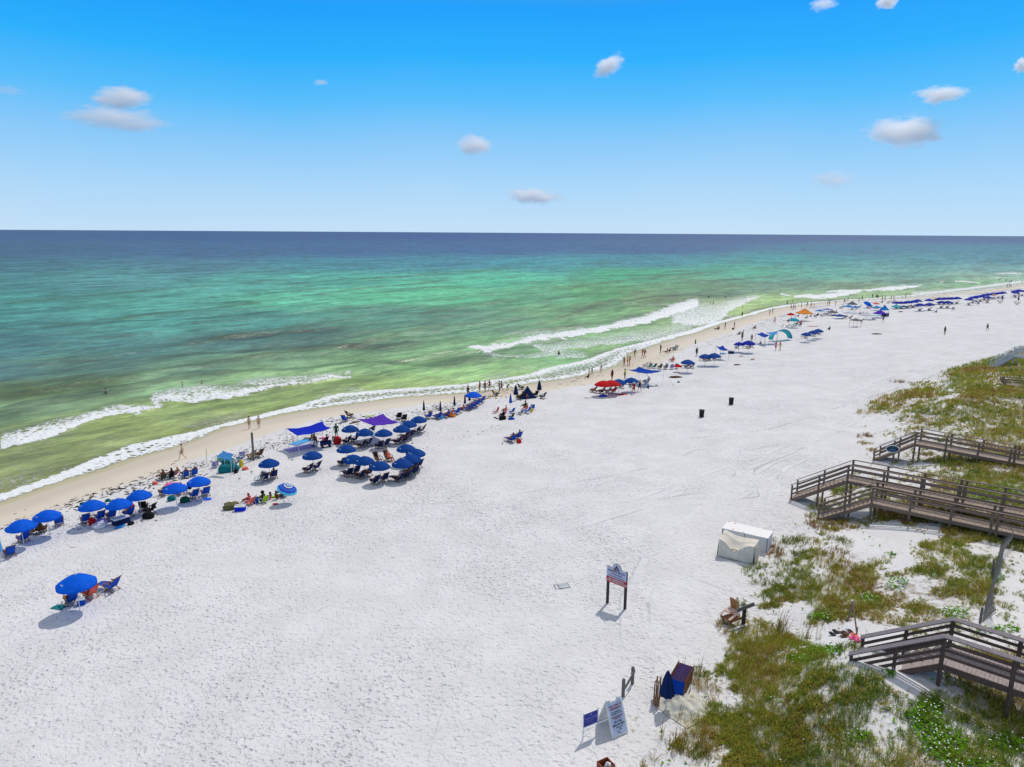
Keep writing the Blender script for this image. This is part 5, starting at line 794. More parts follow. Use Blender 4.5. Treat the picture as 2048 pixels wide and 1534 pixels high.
PP = [(1202, 744.5, 'walk', 'trunks', 'coral', 'tan', 'tanned child walking on the wet sand left of the crowd', .75, 30), (1178, 752, 'walk', 'suit', 'pink', 'light', 'child in a pink swimsuit near the water edge', .7, 60), (1184, 748.5, 'stand', 'trunks', 'brown', 'tan', 'tanned child behind the one in pink', .7, 120), (1177, 756, 'sit', 'trunks', 'black', 'dark', 'child digging in the sand below the one in pink', .8, 60), (1224, 760, 'stand', 'dress', 'maroon', 'tan', 'woman in a dark red dress left of the neon shirt man', 1., 30), (1249.5, 758, 'stand', 'shirt', 'neon', 'dark', 'man in a neon yellow shirt above the navy umbrellas', 1., 60), (1248, 731.5, 'hips', 'briefs', 'brown', 'tan', 'man with hands on hips at the left of three on the wet sand', 1., 300), (1255, 731, 'stand', 'suit', 'coral', 'burnt', 'woman in coral in the middle of three on the wet sand', 1., 90), (1259, 730.5, 'hips', 'trunks', 'orange', 'burnt', 'man in orange shorts at the right of three on the wet sand', 1., 100), (1269.5, 715, 'walk', 'suit', 'brown', 'tan', 'woman walking alone at the water edge', 1., 40), (1285, 715, 'walk', 'briefs', 'coral', 'burnt', 'left walker of a close pair at the water edge', 1., 40), (1289.5, 715, 'walk', 'suit', 'maroon', 'burnt', 'right walker of a close pair at the water edge', 1., 40), (1321, 706, 'fold', 'shirt', 'black', 'dark', 'person all in black looking at a phone on wet sand', 1., 280), (1393, 712.5, 'stand', 'shirt', 'black', 'dark', 'person in dark clothes standing below the green closed umbrella', 1., 200),
 (1450, 658.5, 'stand', 'suit', 'black', 'dark', 'person in black standing on the wet sand beside a seated pair', 1., 60), (1468.5, 657, 'hips', 'suit', 'maroon', 'dark', 'person in dark red standing by a dark bag on the wet sand', 1., 60), (1267.5, 788, 'walk', 'shirt', 'red', 'light', 'walker in a red shirt and hat right of the red towel', 1., 130), (1279, 783, 'walk', 'trunks', 'black', 'burnt', 'bare chested walker in black shorts behind the one in red', 1., 140), (1549, 647, 'walk', 'dress', 'coral', 'tan', 'woman in a coral dress walking on the sand below the red umbrella', 1., 100), (1539, 631, 'stand', 'suit', 'brown', 'tan', 'left one of two standing at the water edge by the wet sand', 1., 60), (1545, 627.5, 'stand', 'trunks', 'grey', 'tan', 'right one of two standing at the water edge by the wet sand', 1., 60), (1551, 701, 'walk', 'dress', 'pink', 'light', 'woman in pink walking in front of the striped tent', 1., 180), (1559.5, 701, 'walk', 'trunks', 'lime', 'burnt', 'man in lime shorts walking in front of the striped tent', 1., 200), (1889, 669, 'stand', 'shirt', 'khaki', 'dark', 'person in khaki standing alone on the far open sand', 1.05, 200), (1974, 662, 'walk', 'trunks', 'navy', 'tan', 'person walking alone on the far open sand at right', 1., 300), (1766, 644, 'walk', 'shirt', 'grey', 'tan', 'person in grey walking below the purple tent', 1., 120),
 (1582, 619.5, 'walk', 'trunks', 'navy', 'tan', 'leftmost of three standing by the water near the red umbrella', 1., 60), (1586, 619.5, 'stand', 'suit', 'black', 'tan', 'middle of three standing by the water near the red umbrella', 1., 60), (1589.5, 619.5, 'walk', 'shirt', 'white', 'tan', 'rightmost of three standing by the water near the red umbrella', 1., 60), (1602.5, 616.5, 'stand', 'suit', 'tan', 'tan', 'person behind the left of the orange tent', 1., 60), (1614, 615, 'walk', 'suit', 'tan', 'tan', 'person behind the middle of the orange tent', 1., 60), (1622, 616, 'walk', 'trunks', 'navy', 'tan', 'person behind the right of the orange tent', 1., 60), (1628, 616, 'stand', 'suit', 'orange', 'burnt', 'person with orange swimsuit right of the orange tent', .85, 60), (1655, 612, 'stand', 'suit', 'black', 'dark', 'left one of a dark pair at the water edge', 1., 60), (1658.5, 612, 'stand', 'trunks', 'black', 'dark', 'right one of a dark pair at the water edge', 1.15, 60), (1671, 612, 'stand', 'suit', 'grey', 'tan', 'person alone right of the dark pair at the water edge', 1., 60),
 (1687.5, 609, 'stand', 'trunks', 'maroon', 'dark', 'person left of the grey tent top by the water', 1., 60), (1691.5, 607, 'bend', 'suit', 'black', 'dark', 'bending person left of the grey tent top', 1., 60), (1695.5, 603, 'stand', 'suit', 'black', 'dark', 'person standing behind the bending one', .9, 60), (1717.5, 606, 'stand', 'shirt', 'black', 'dark', 'person in black between the grey tent and the tipped blue umbrella', 1., 60), (1724, 600, 'walk', 'suit', 'black', 'dark', 'person wading behind the tipped blue umbrella', 1., 60), (1764, 602, 'walk', 'suit', 'black', 'tan', 'left one of two standing behind the salmon umbrella', 1., 60), (1769.5, 601.5, 'walk', 'trunks', 'black', 'tan', 'right one of two standing behind the salmon umbrella', 1., 60), (1782, 600.5, 'stand', 'suit', 'black', 'tan', 'left one of two standing left of the far navy row', 1., 60), (1787, 600.5, 'stand', 'trunks', 'black', 'tan', 'right one of two standing left of the far navy row', 1., 60), (1805.5, 598, 'bend', 'trunks', 'black', 'tan', 'child stooping behind the far navy row', .7, 60), (1811, 597.5, 'stand', 'trunks', 'black', 'dark', 'tall dark figure behind the far navy row', 1.15, 60),
 (2014.5, 576, 'walk', 'suit', 'black', 'dark', 'left one of three at the water edge near the right end', 1., 60), (2018, 575.5, 'stand', 'trunks', 'black', 'dark', 'middle one of three at the water edge near the right end', 1., 60), (2021, 575, 'walk', 'shirt', 'black', 'dark', 'right one of three at the water edge near the right end', 1., 60), (2043.5, 567, 'stand', 'suit', 'black', 'dark', 'figure by the water at the far right edge', 1., 60)]
for a, b, k, pc, c, sk, lab, s, f_ in PP:
    wr = ((pc, c),) if pc in ('trunks', 'suit', 'dress') else (((pc, c), ('trunks', 'black' if c != 'red' else 'red')) if pc == 'shirt' else ((pc, c), ('top', c)) if 'woman' in lab else ((pc, c),))
    P(a, b, k, lab, wr, sk, ('hat', 'white') if ' hat' in lab else (random.choice(['short', 'long', 'bun']), random.choice(['dark', 'brown', 'dark'])), f_, 'people along the shore', s=s)
for a, b, k, c, sk, lab, dz in [(1484, 634, 'stand', 'black', 'dark', 'dark figure wading in the shallows nearest the sand', -.1), (1485, 621, 'stand', 'coral', 'burnt', 'wader behind the dark figure in the shallows', -.8), (1417, 600, 'stand', 'black', 'dark', 'bather in the surf at the left of the broad white water', -.9), (1450, 598, 'bend', 'black', 'dark', 'bather diving in the surf right of the other', -.5), (1421.5, 611, 'stand', 'coral', 'tan', 'left one of a bathing pair in the white water', -.35), (1426, 611, 'walk', 'grey', 'tan', 'right one of a bathing pair in the white water', -.35), (1574, 610, 'walk', 'black', 'dark', 'person wading left of the people near the red umbrella', -.2), (1585, 608, 'stand', 'red', 'dark', 'child wading behind the three by the red umbrella', -.7), (1367, 607, 'stand', 'red', 'tan', 'bather at the top of the big breaking wave', -.9), (1117.5, 717, 'stand', 'navy', 'tan', 'bather in navy beside the splash below the big breaker', -.75), (366, 783, 'stand', 'grey', 'pale', 'left one of two pale bathers in the near surf', -.9), (405, 781, 'stand', 'grey', 'pale', 'right one of two pale bathers in the near surf', -.9), (213, 797, 'walk', 'grey', 'pale', 'pale bather wading by the dark wave at left', -.7),
    (1745, 596, 'stand', 'black', 'dark', 'wader alone left of the wading trio', -.2), (1752, 597, 'stand', 'black', 'dark', 'left one of the wading trio far along the shallows', -.3), (1754.5, 597, 'walk', 'black', 'dark', 'middle one of the wading trio far along the shallows', -.3), (1757, 597, 'bend', 'black', 'dark', 'right one of the wading trio far along the shallows', -.3), (1999, 563, 'fold', 'black', 'dark', 'broad dark bather in the far shallows', -.3), (2012, 563.5, 'stand', 'black', 'dark', 'bather in the far shallows right of the broad dark one', -.3), (2018.5, 567, 'bend', 'black', 'dark', 'stooping bather in the far shallows', -.2), (2022.5, 565.5, 'stand', 'black', 'dark', 'upright bather right of the stooping one in the far shallows', -.2), (2035, 550, 'fold', 'black', 'dark', 'bather in the outer waves at the far right', -.6), (365, 918, 'walk', 'tan', 'pale', 'pale person walking through the swash at left', 0.), (499, 858, 'stand', 'tan', 'pale', 'left one of two pale figures on the wet sand', 0.), (518, 857, 'stand', 'tan', 'pale', 'right one of two pale figures on the wet sand', 0.)]:
    p_ = at(a, b, dz, True) if dz < 0 else at(a, b); P(a, b, k, lab, (('trunks', c),), sk, ('short', 'dark') if sk != 'pale' else ('short', 'brown'), random.choice([30., 60., 200., 120.]), 'bathers in the shallows', loc=p_, s=.95)
P(1147, 618, 'prone', 'swimmer lying on a board out beyond the big breaker', (('trunks', 'black'),), 'light', face=240, loc=at(1147, 618, .1, True)); soft('surfboard', 0, 0, (.6, 2., .08), 'white', 'white board under the swimmer beyond the big breaker', 'board', shape='board', face=240, loc=at(1147, 618, .03, True))
for a, b, k, c, sk, f_, lab in [(1434, 659, 'longsit', 'black', 'dark', 60, 'left one of a pair sitting on the wet sand'), (1438, 659, 'sit', 'black', 'dark', 60, 'right one of a pair sitting on the wet sand'), (1333.5, 705, 'longsit', 'black', 'tan', 60, 'person reclining on the sand left of the two teal chairs'), (1340, 703.5, 'sit', 'brown', 'tan', 60, 'person sitting beside the one reclining near the teal chairs'), (1347.5, 699.5, 'chair', 'teal', 'dark', 60, 'person in the left teal chair by the wet sand'), (1479.5, 669, 'sit', 'maroon', 'tan', 60, 'left one of two sitting on the weed line'), (1486, 668.5, 'sit', 'black', 'tan', 60, 'right one of two sitting on the weed line'), (1510, 658, 'sit', 'black', 'tan', 40, 'person crouched alone on the weed line above the striped tent'), (1659, 660, 'sit', 'black', 'burnt', 20, 'person sitting alone right of three lone umbrellas'), (1873, 625.5, 'sit', 'black', 'dark', 60, 'person sitting alone on the far open sand'), (1801, 624, 'supine', 'black', 'dark', 110, 'person lying flat on the sand right of the purple tent'), (1292.5, 766, 'chair', 'black', 'dark', 52, 'person in the dark chair under the blue sail'), (1300, 734, 'sit', 'red', 'tan', 200, 'person standing out above the second teal chair of the arc'), (1331, 737.5, 'chair', 'coral', 'burnt', 10, 'sunbather in the grey chair of the arc'), (1319, 737.5, 'chair', 'black', 'tan', 20, 'person in the khaki chair of the arc'), (1343, 723, 'chair', 'coral', 'burnt', 30, 'sunbather in the red patterned chair behind the arc'), (1188, 784, 'chair', 'coral', 'burnt', 60, 'sunbather in the dark chair left of the red umbrellas'), (1226, 785, 'chair', 'red', 'burnt', 50, 'person in the red lounger under the right red umbrella'), (1203, 786, 'chair', 'brown', 'tan', 50, 'person in the dark lounger under the left red umbrella'), (1484, 681, 'stand', 'black', 'dark', 0, 'person standing behind the smaller royal blue umbrella'), (1503, 684, 'stand', 'grey', 'tan', 0, 'person standing behind the larger royal blue umbrella'),
    (1583, 641, 'sit', 'black', 'tan', 0, 'person at the back left of the teal umbrella circle'), (1577, 644, 'sit', 'red', 'tan', 0, 'person in red at the left of the teal umbrella circle'), (1592, 650, 'chair', 'black', 'dark', 40, 'person seated at the front of the teal umbrella circle'), (1600, 648, 'chair', 'red', 'burnt', 20, 'person in red seated at the right of the teal umbrella circle'), (1597, 634, 'sit', 'black', 'dark', 60, 'person under the left of the orange tent'), (1622, 634, 'sit', 'black', 'tan', 60, 'person under the right of the orange tent'), (1614, 637, 'sit', 'black', 'dark', 60, 'person sitting in front of the orange tent')]:
    P(a, b, k, lab, (('trunks' if k != 'sit' else 'shirt', c),)+((('trunks', 'black'),) if k == 'sit' else ()), sk, ('short', 'dark'), f_, 'people sitting along the beach')
closed(1390.5, 693, 'green', 'slim closed green umbrella on the weed line', s=.8); soft('beach_ball', 1466, 659, (.6, .45, .45), 'black', 'dark bag at the feet of the person in dark red', 'bag', shape='lump'); soft('pool_noodle', 1625, 653, (2.6, .25, .1), 'coral', 'pink float strip lying behind three lone umbrellas', 'float', shape='board', face=-10)
soft('driftwood_sticks', 1754.5, 668.5, (2.2, .8, .2), 'black', 'dark low heap on the open sand at far right', 'driftwood', shape='lump', face=-15)
# striped beach tent: arched fabric wall on hoops, with an open frame and a small awning
g = at(1559, 681); g2 = at(1546, 684); r_ = empty('beach_tent', g, R(20)); tag(r_, 'big arched beach tent striped blue and aqua with an open frame beside it', 'tent'); mb = MB()
def arch(u, v): a = math.pi*(.05+.9*u); return Vector((math.cos(a)*2.6+.3*v, v*1.7-.85, math.sin(a)*2.5*(1-.25*v)))
mb.sheet(lambda u, v: arch(u, v), 20, 3, .02); mb.build('canopy', cl('aqua'), r_, True); mb = MB(); mb.sheet(lambda u, v: arch(u*.72, v*.45)+Vector((.05, -.04, .05)), 16, 2, .02); mb.build('stripe', cl('blue'), r_, True)
for v in (0, 1): mb = MB(); mb.tube([arch(k/12, v) for k in range(13)], .03, 6); mb.build('hoop', cl('navy'), r_)
for q in ((3.6, -1.6), (-6.5, -1.9)): mb = MB(); mb.tube([(q[0]-1.2 if q[0] > 0 else q[0]+.5, -.8, 1.3), (q[0], q[1], 0)], .012, 4); mb.blob((q[0], q[1], .08), (.25, .2, .15), 8, 5); mb.build('guy_line', cl('navy'), r_)
shade([at(1511, 667, 2.), at(1524, 664, 2.2), at(1540, 670, 2.), at(1530, 675, 1.8)], 'blue', 'small blue awning on curved poles left of the striped tent', sag=.3, inw=.12, polecol=GREYM)
shade([at(1530, 664.5, 2.3), at(1555, 662, 2.4), at(1556, 668, 2.2), at(1541, 669, 2.1)], 'sky', 'narrow grey blue fly sheet over the frame beside the striped tent', sag=.2, inw=.2, ropes=False, polecol=GREYM)
# far tents
popup(1610, 616, 'orange', 'orange pop-up tent with a peaked top near the water', 3.1, 2.1, 1.3, 15); popup(1761, 619, 'purple', 'purple pop-up tent far along the beach', 2.4, 1.2, 1., 10); popup(1705, 602, 'grey', 'grey pop-up tent top by the water', 2.2, 1., .9, 15); popup(1697, 609, 'cyan', 'cyan flat topped tent left of a blue one', 2.0, 1.9, .45, 10); popup(1711, 611, 'cyan', 'darker blue tent touching the cyan one', 1.6, 1.8, .4, 30, None)
popup(1754, 611, 'cyan', 'low cyan tarp tent left of the peaked cyan one', 2.2, 1.0, .5, 10); popup(1770, 609, 'cyan', 'peaked cyan tent left of the aqua tarps', 1.7, .9, 1.4, 25); popup(1793, 608, 'aqua', 'pale aqua tarp tent right of the peaked cyan one', 1.9, .8, .7, 10); popup(1808, 610.5, 'aqua', 'flat aqua tarp below the far navy row', 2.2, .6, .25, 0); popup(1734, 623, 'white', 'white pop-up tent frame with a thin roof', 2.5, 1.2, .9, 15); popup(1680, 628, 'navy', 'flat navy fly tent behind the lying person', 2.8, .9, .35, 5); popup(1665, 620, 'grey', 'grey blue shelter among the crowd right of the orange tent', 2.2, 1., .5, 10); popup(1640, 618, 'cyan', 'blue tarp shelter just right of the orange tent', 1.8, 1.2, .4, 10); popup(1712, 636, 'grey', 'grey pop-up tent with a pinkish leg nearest on the far sand', 1.9, 1.7, .4, 35, frame=cl('coral')); popup(1655, 616, 'lilac', 'pale lilac flat shelter behind the crowd', 2.0, 1.2, .3, 0)
soft('tarp', 1744, 631, (5., 2., .1), 'aqua', 'pale aqua tarp spread in front of the white tent frame', 'tarp', shape='towel', face=-10)
soft('supply_cart', 1770, 633, (1.6, .9, 1.1), 'black', 'black box shaped cart right of the purple tent', 'cart', shape='cooler', face=10)
cr = [(1630, 634), (1636, 632), (1643, 633), (1648, 631), (1654, 632), (1660, 630), (1667, 632), (1672, 626), (1681, 617), (1686, 616), (1700, 621), (1706, 620), (1712, 619), (1719, 616), (1717, 629), (1722, 628), (1726, 630), (1735, 616), (1741, 617), (1722, 644), (1737, 641), (1742, 641), (1748, 640), (1690, 638), (1700, 637), (1765, 606), (1775, 607), (1781, 606), (1787, 605), (1822, 614), (1830, 613), (1814, 607), (1852, 613), (1893, 608), (1788, 616)]
cr.sort()
CN = ['navy', 'black', 'teal', 'maroon', 'grey', 'blue']
for i, (a, b) in enumerate(cr):
    c = CN[i % 6]; near_ = min([(abs(a-q)+2*abs(b-y_), t_) for q, y_, t_ in [(1630, 634, 'right of the orange tent'), (1660, 630, 'before the flat navy fly tent'), (1700, 620, 'under the cyan flat topped tent'), (1720, 629, 'left of the white tent frame'), (1735, 616, 'between tipped blue umbrella and cyan tarp'), (1722, 644, 'at the grey tent with the pinkish leg'), (1742, 641, 'in the green group right of the grey tent'), (1780, 606, 'behind the cyan tents'), (1825, 613, 'below the first far navy umbrellas'), (1690, 638, 'on the open strip left of the grey tent'), (1680, 617, 'left of the cyan flat topped tent'), (1893, 608, 'below the inland pair of navy umbrellas'), (1852, 613, 'left of the inland navy pair'), (1788, 616, 'below the aqua tarps')]])[1]
    if i % 3 == 1: P(a, b, 'sit' if i % 2 else 'chair', f'{c} clothed figure seated {near_}, {ORD[i % 12]} there', (('shirt', c), ('trunks', 'black')), 'dark' if i % 2 else 'tan', ('short', 'dark'), 52+i*7 % 40, 'seated people in the far crowd')
    else: chair(a, b, 'low' if i % 2 else 'wood', c, f'{c} beach chair {near_}, {ORD[i % 12]} there', 40+i*13 % 50, 'chairs in the far crowd')
for a, b, nm in [(1972, 602, 'left pair of upright chairs on the far sand'), (2000, 604, 'middle set of chairs at a closed umbrella far right'), (2034, 607, 'right set of chairs at a closed umbrella far right')]:
    for k, (dx, dy) in enumerate(((-4, -1), (3, 0), (-1, 3))[:2 if a == 1972 else 3]): chair(a+dx, b+dy, 'wood', 'navy', f'navy chair {["at the left", "at the right", "in front"][k]} of the {nm}'.replace('set of chairs at a closed umbrella', 'chair set'), 52, 'chairs at the right end of the far sand')
closed(2004, 604, 'navy', 'closed navy umbrella of the middle far chair set', s=1.1); closed(2036, 606, 'navy', 'closed navy umbrella of the far chair set nearest the right edge', s=1.2)
def smallsign(px, py, label):
    g = at(px, py); r_ = empty('sign', g, R(20)); tag(r_, label, 'sign', 'small grey signs on the far sand'); m2 = MB(); m2.box((0, 0, .75), (1., .05, .7)); m2.build('board', mat('sign_grey', (185, 188, 192)), r_); m2 = MB(); m2.box((0, -.031, .92), (.7, .012, .06)); m2.box((0, -.031, .75), (.8, .012, .06)); m2.box((0, -.031, .58), (.6, .012, .06)); m2.build('lettering', cl('grey'), r_)
    for s_ in (-.45, .45): m2 = MB(); m2.box((s_, .03, .5), (.05, .05, 1.2)); m2.build('leg', ALU, r_)
smallsign(1906, 622, 'small grey sign on the far sand, the nearer of two'); smallsign(1956, 611, 'small grey sign on the far sand, the further of two')
# weed line
mb = MB(); WR = [(0, 1068), (60, 1040), (130, 1010), (230, 985), (300, 963), (360, 942), (420, 915), (500, 898), (560, 884), (600, 868), (640, 856), (700, 840), (800, 828), (860, 822), (900, 806), (960, 800), (1010, 786), (1100, 772), (1180, 748), (1230, 742), (1290, 722), (1370, 703), (1420, 690), (1450, 676), (1500, 657), (1560, 636), (1640, 613), (1720, 606), (1850, 597), (1960, 586), (2040, 577)]
wpl = [at(a, b) for a, b in WR]; cum = [0]
for a, b in zip(wpl, wpl[1:]): cum.append(cum[-1]+(b-a).length)
vs = []; fs = []
def weed(p, s_):
    n0 = len(vs); a = random.uniform(0, 6.3); dx, dy = math.cos(a), math.sin(a); l_ = s_*random.uniform(.5, 1.5); w_ = s_*random.uniform(.12, .4); hh_ = s_*random.uniform(.08, .3); z_ = float(gz_)
    vs.extend([(p[0]-dx*l_-dy*w_, p[1]-dy*l_+dx*w_, z_-.01), (p[0]+dx*l_-dy*w_, p[1]+dy*l_+dx*w_, z_-.01), (p[0]+dx*l_+dy*w_, p[1]+dy*l_-dx*w_, z_-.01), (p[0]-dx*l_+dy*w_, p[1]-dy*l_-dx*w_, z_-.01), (p[0], p[1], z_+hh_), (p[0]+dx*l_*.5, p[1]+dy*l_*.5, z_+hh_*.7)])
    fs.extend([(n0, n0+1, n0+5), (n0+1, n0+2, n0+5), (n0+2, n0+3, n0+4), (n0+3, n0, n0+4), (n0, n0+5, n0+4), (n0+2, n0+4, n0+5)])
pts = []
for i in range(5200):
    s_ = cum[-1]*random.random()**1.25; k = max(j for j in range(len(cum)) if cum[j] <= s_); k = min(k, len(wpl)-2); t = (s_-cum[k])/(cum[k+1]-cum[k]); p = wpl[k].lerp(wpl[k+1], t); dn = (wpl[k+1]-wpl[k]).normalized(); nn = Vector((dn.y, -dn.x, 0))
    cl_ = vnoise(np.array([s_]), np.array([3.]), 6., 71)[0]
    if cl_ < .38 and random.random() < .75: continue
    off = random.gauss(0, .5+.9*cl_)+(vnoise(np.array([s_]), np.array([9.]), 15., 72)[0]-.5)*3+(random.uniform(0, 4.5) if random.random() < .3 else 0)
    pts.append((p.x+nn.x*off, p.y+nn.y*off, random.uniform(.05, .22)*(1+.6*(cl_ > .62))))
for (a, b, n_, sp_) in [(560, 886, 160, 3.5), (880, 818, 260, 3.), (640, 868, 130, 3.), (420, 925, 60, 2.), (250, 975, 50, 2.), (280, 1040, 40, 2.5), (130, 1060, 50, 3.), (940, 870, 40, 6.), (1340, 705, 90, 3.)]:
    g = at(a, b)
    for _ in range(n_): al_ = random.gauss(0, sp_); ac = random.gauss(0, .6); pts.append((g.x+.62*al_+.78*ac, g.y+.78*al_-.62*ac, random.uniform(.05, .2)))
gzs = ground_z(np.array([p[0] for p in pts]), np.array([p[1] for p in pts]))
for p, gz_ in zip(pts, gzs): weed(p, p[2])
mb.add(vs, fs); o = mb.build('seaweed', mat('weed', (70, 52, 38), .9, 'cloth', rgb2=(36, 26, 20))); tag(o, 'dark line of dried seaweed and bits along the beach', 'seaweed', kind='stuff')
# long dark bank of weed on the far shore
# ---------------------------------------------------------------- boardwalks over the dune
def beam(parent, name, pts, wd, ht, m_, org):
    mb = MB()
    for a, b in zip(pts, pts[1:]): mb.bar(a-org, b-org, wd, ht)
    return mb.build(name, m_, parent)
def boardwalk(label, nf, nr, width, deckh, foot, steps, length, posts=2.4, cap=.16, rails=3, dark=BW, deckm=BW2, name='boardwalk', pickets=False, capm=None, railend=None):
    """nf: near rail corner at the stair head (world, rail top); nr: another point along the near rail; foot: foot of the stairs (near side)"""
    A0 = Vector(nf); dr = Vector(nr)-A0; dr.z = 0; dr.normalize(); sdv = Vector((-dr.y, dr.x, 0))
    if sdv.y < 0: sdv = -sdv
    zr = A0.z; zd = zr-deckh; ft = Vector(foot); org = Vector((A0.x, A0.y, float(ground_z(A0.x, A0.y)))); r_ = empty(name, org); tag(r_, label, 'boardwalk', 'wooden boardwalks crossing the dune')
    st = Vector((A0.x-ft.x, A0.y-ft.y, 0)); run = st.length; std = st.normalized()
    for side in (0, 1):
        off = sdv*(width*side); top = [A0+off, A0+off+dr*length]; gr = ft.z; k_ = (zd-gr)/steps
        s0 = ft+off; s0z = gr; foot_r = Vector((s0.x, s0.y, s0z+deckh)); 
        beam(r_, 'handrail', [foot_r-std*.1, A0+off, A0+off+dr*length], cap, .045, capm or dark, org)
        for j in range(1, rails):
            dz = -(deckh-.12)*j/rails; beam(r_, 'rail', [foot_r+Vector((0, 0, dz)), A0+off+Vector((0, 0, dz)), A0+off+dr*length+Vector((0, 0, dz))], .04, .13, dark, org)
        dz = -deckh-.09; beam(r_, 'stringer', [Vector((s0.x, s0.y, s0z-.05)), A0+off+Vector((0, 0, dz)), A0+off+dr*length+Vector((0, 0, dz))], .05, .26, dark, org)
        n_ = int(length/posts); ps = [A0+off+dr*(posts*i) for i in range(n_+1)]
        for i, q in enumerate(ps):
            for dd in ((.07, -.07) if i % 3 == 0 and i else (0,)):
                qq = q+dr*dd*2.2; g = float(ground_z(qq.x, qq.y)); mb = MB(); mb.box((qq.x-org.x, qq.y-org.y, (g-.4+zr-.03)/2-org.z), (.12, .12, zr-.03-g+.4)); mb.build('post', dark, r_)
        for i in range(1, max(2, int(run/1.6))):
            t = i/max(2, int(run/1.6)); q = s0.lerp(A0+off, t); zz2 = s0z+deckh+(zr-s0z-deckh)*t; g = float(ground_z(q.x, q.y)); mb = MB(); mb.box((q.x-org.x, q.y-org.y, (g-.3+zz2-.03)/2-org.z), (.11, .11, zz2-.03-g+.3)); mb.build('post', dark, r_)
        q = s0; mb = MB(); mb.box((q.x-org.x, q.y-org.y, s0z+deckh/2-.1-org.z), (.11, .11, deckh+.15)); mb.build('post', dark, r_)
        if pickets:
            mb = MB(); L_ = 0
            while L_ < length: q = A0+off+dr*L_; mb.box((q.x-org.x, q.y-org.y, zr-.5-org.z), (.04, .04, .95)); L_ += .22
            t = 0
            while t < 1: q = s0.lerp(A0+off, t); mb.box((q.x-org.x, q.y-org.y, s0z+(zr-deckh-s0z)*t+.5-org.z), (.04, .04, .95)); t += .22/run
            mb.build('balusters', dark, r_)
    # planks as one deck part with gaps
    mb = MB(); n_ = int(length/.15)
    for i in range(n_):
        c_ = A0+sdv*width/2+dr*(.075+.15*i); M_ = Matrix((sdv, dr, Vector((0, 0, 1)))).transposed(); mb.box((c_.x-org.x, c_.y-org.y, zd-org.z+random.uniform(-.003, .003)), (width-.08, .138, .04), M_)
    mb.build('deck', deckm, r_)
    for i in range(steps):
        t = (i+.5)/steps; c_ = ft.lerp(Vector((A0.x, A0.y, 0)), t)+sdv*width/2; z_ = ft.z+(zd-ft.z)*(i+.6)/steps; pl = Vector((-std.y, std.x, 0)); M_ = Matrix((pl, std, Vector((0, 0, 1)))).transposed(); mb = MB(); mb.box((c_.x-org.x, c_.y-org.y, z_-org.z), (width-.08, run/steps+.06, .045), M_); mb.box((c_.x+std.x*run/steps/2-org.x, c_.y+std.y*run/steps/2-org.y, z_-.1+.02-org.z+.085), (width-.12, .025, .16), M_); mb.build('step', deckm if i % 3 else deckm, r_)
    return r_
def rz(px, py, z): return Vector(Pz(px, py, z))
def ft_(px, py): return at(px, py)
boardwalk('weathered boardwalk with the highest stair, middle of the three brown ones across the dune', rz(1698, 930, 7.2), rz(2048, 995, 7.2), 1.5, 1.25, ft_(1582, 1000), 14, 17)
boardwalk('weathered boardwalk in front of the high one, its stair foot nearest the white box', rz(1747, 975, 6.6), rz(2048, 1036, 6.6), 1.45, 1.2, ft_(1636, 1040), 12, 16)
boardwalk('furthest of the brown boardwalks, with an oval sign on its stair', rz(1833, 864, 6.9), rz(2048, 903, 6.9), 1.6, 1.1, ft_(1747, 921), 12, 20)
rD = boardwalk('brown boardwalk in the lower right corner with a broad grey handrail', rz(1890, 1272, 7.9), rz(2048, 1323, 7.9), 1.75, 1.3, Vector((*rz(1703, 1309, 5.9)[:2], 4.6)), 9, 14, cap=.36, rails=4, dark=mat('dark_brown_wood', (104, 82, 74), .85, 'wood', rgb2=(64, 48, 44)), capm=mat('cap_wood', (128, 118, 122), .8, 'wood', rgb2=(98, 90, 93)), deckm=mat('step_wood', (172, 160, 158), .9, 'wood', rgb2=(140, 126, 122)))
o = boardwalk('white railed boardwalk end with pickets at the top right of the dune', rz(2030, 693.5, 7.4), rz(2048, 695.5, 7.4), 2., 1.35, Vector((*rz(1982, 721, 5.1)[:2], 3.8)), 14, 30, dark=mat('white_rail', (205, 208, 216), .6, 'wood', rgb2=(180, 184, 195)), rails=2, pickets=True, deckm=mat('grey_deck', (150, 148, 148), .9, 'wood'), posts=2.4)
rE = boardwalk('low dark boardwalk end buried in the grass at the right edge', rz(2012, 758, 5.9), rz(2048, 761, 5.9), 1.6, .8, Vector((*rz(2004, 762, 5.)[:2], 4.6)), 2, 14, rails=2)
# a stub handrail standing near the lowest boardwalk, the oval sign and notices
g = at(1714, 1268); mb = MB(); mb.bar(Vector((0, 0, 0)), Vector((.35, 1.9, 1.75)), .1, .1); mb.bar(Vector((.05, 1.85, 0)), Vector((.36, 1.95, 1.8)), .1, .1); mb.bar(Vector((-.03, 0, -.3)), Vector((-.03, 0, .6)), .1, .1); o = mb.build('broken_post', BW); o.location = g; o.scale = (.6, .6, .62); tag(o, 'dark leaning broken rail posts standing in sand left of the lowest boardwalk', 'post')
def text_mesh(s, size, m_, parent, name, M_, ext=.002):
    cu = bpy.data.curves.new('t', 'FONT'); cu.body = s; cu.size = size; cu.align_x = 'CENTER'; cu.align_y = 'CENTER'; cu.extrude = ext; cu.space_line = .95; cu.resolution_u = 2
    cu.offset = size*.018
    to = bpy.data.objects.new('t', cu); sc.collection.objects.link(to); dg = bpy.context.evaluated_depsgraph_get(); me = bpy.data.meshes.new_from_object(to.evaluated_get(dg)); bpy.data.objects.remove(to); me.materials.clear(); me.transform(M_); return mesh_obj(name, me, m_, parent)
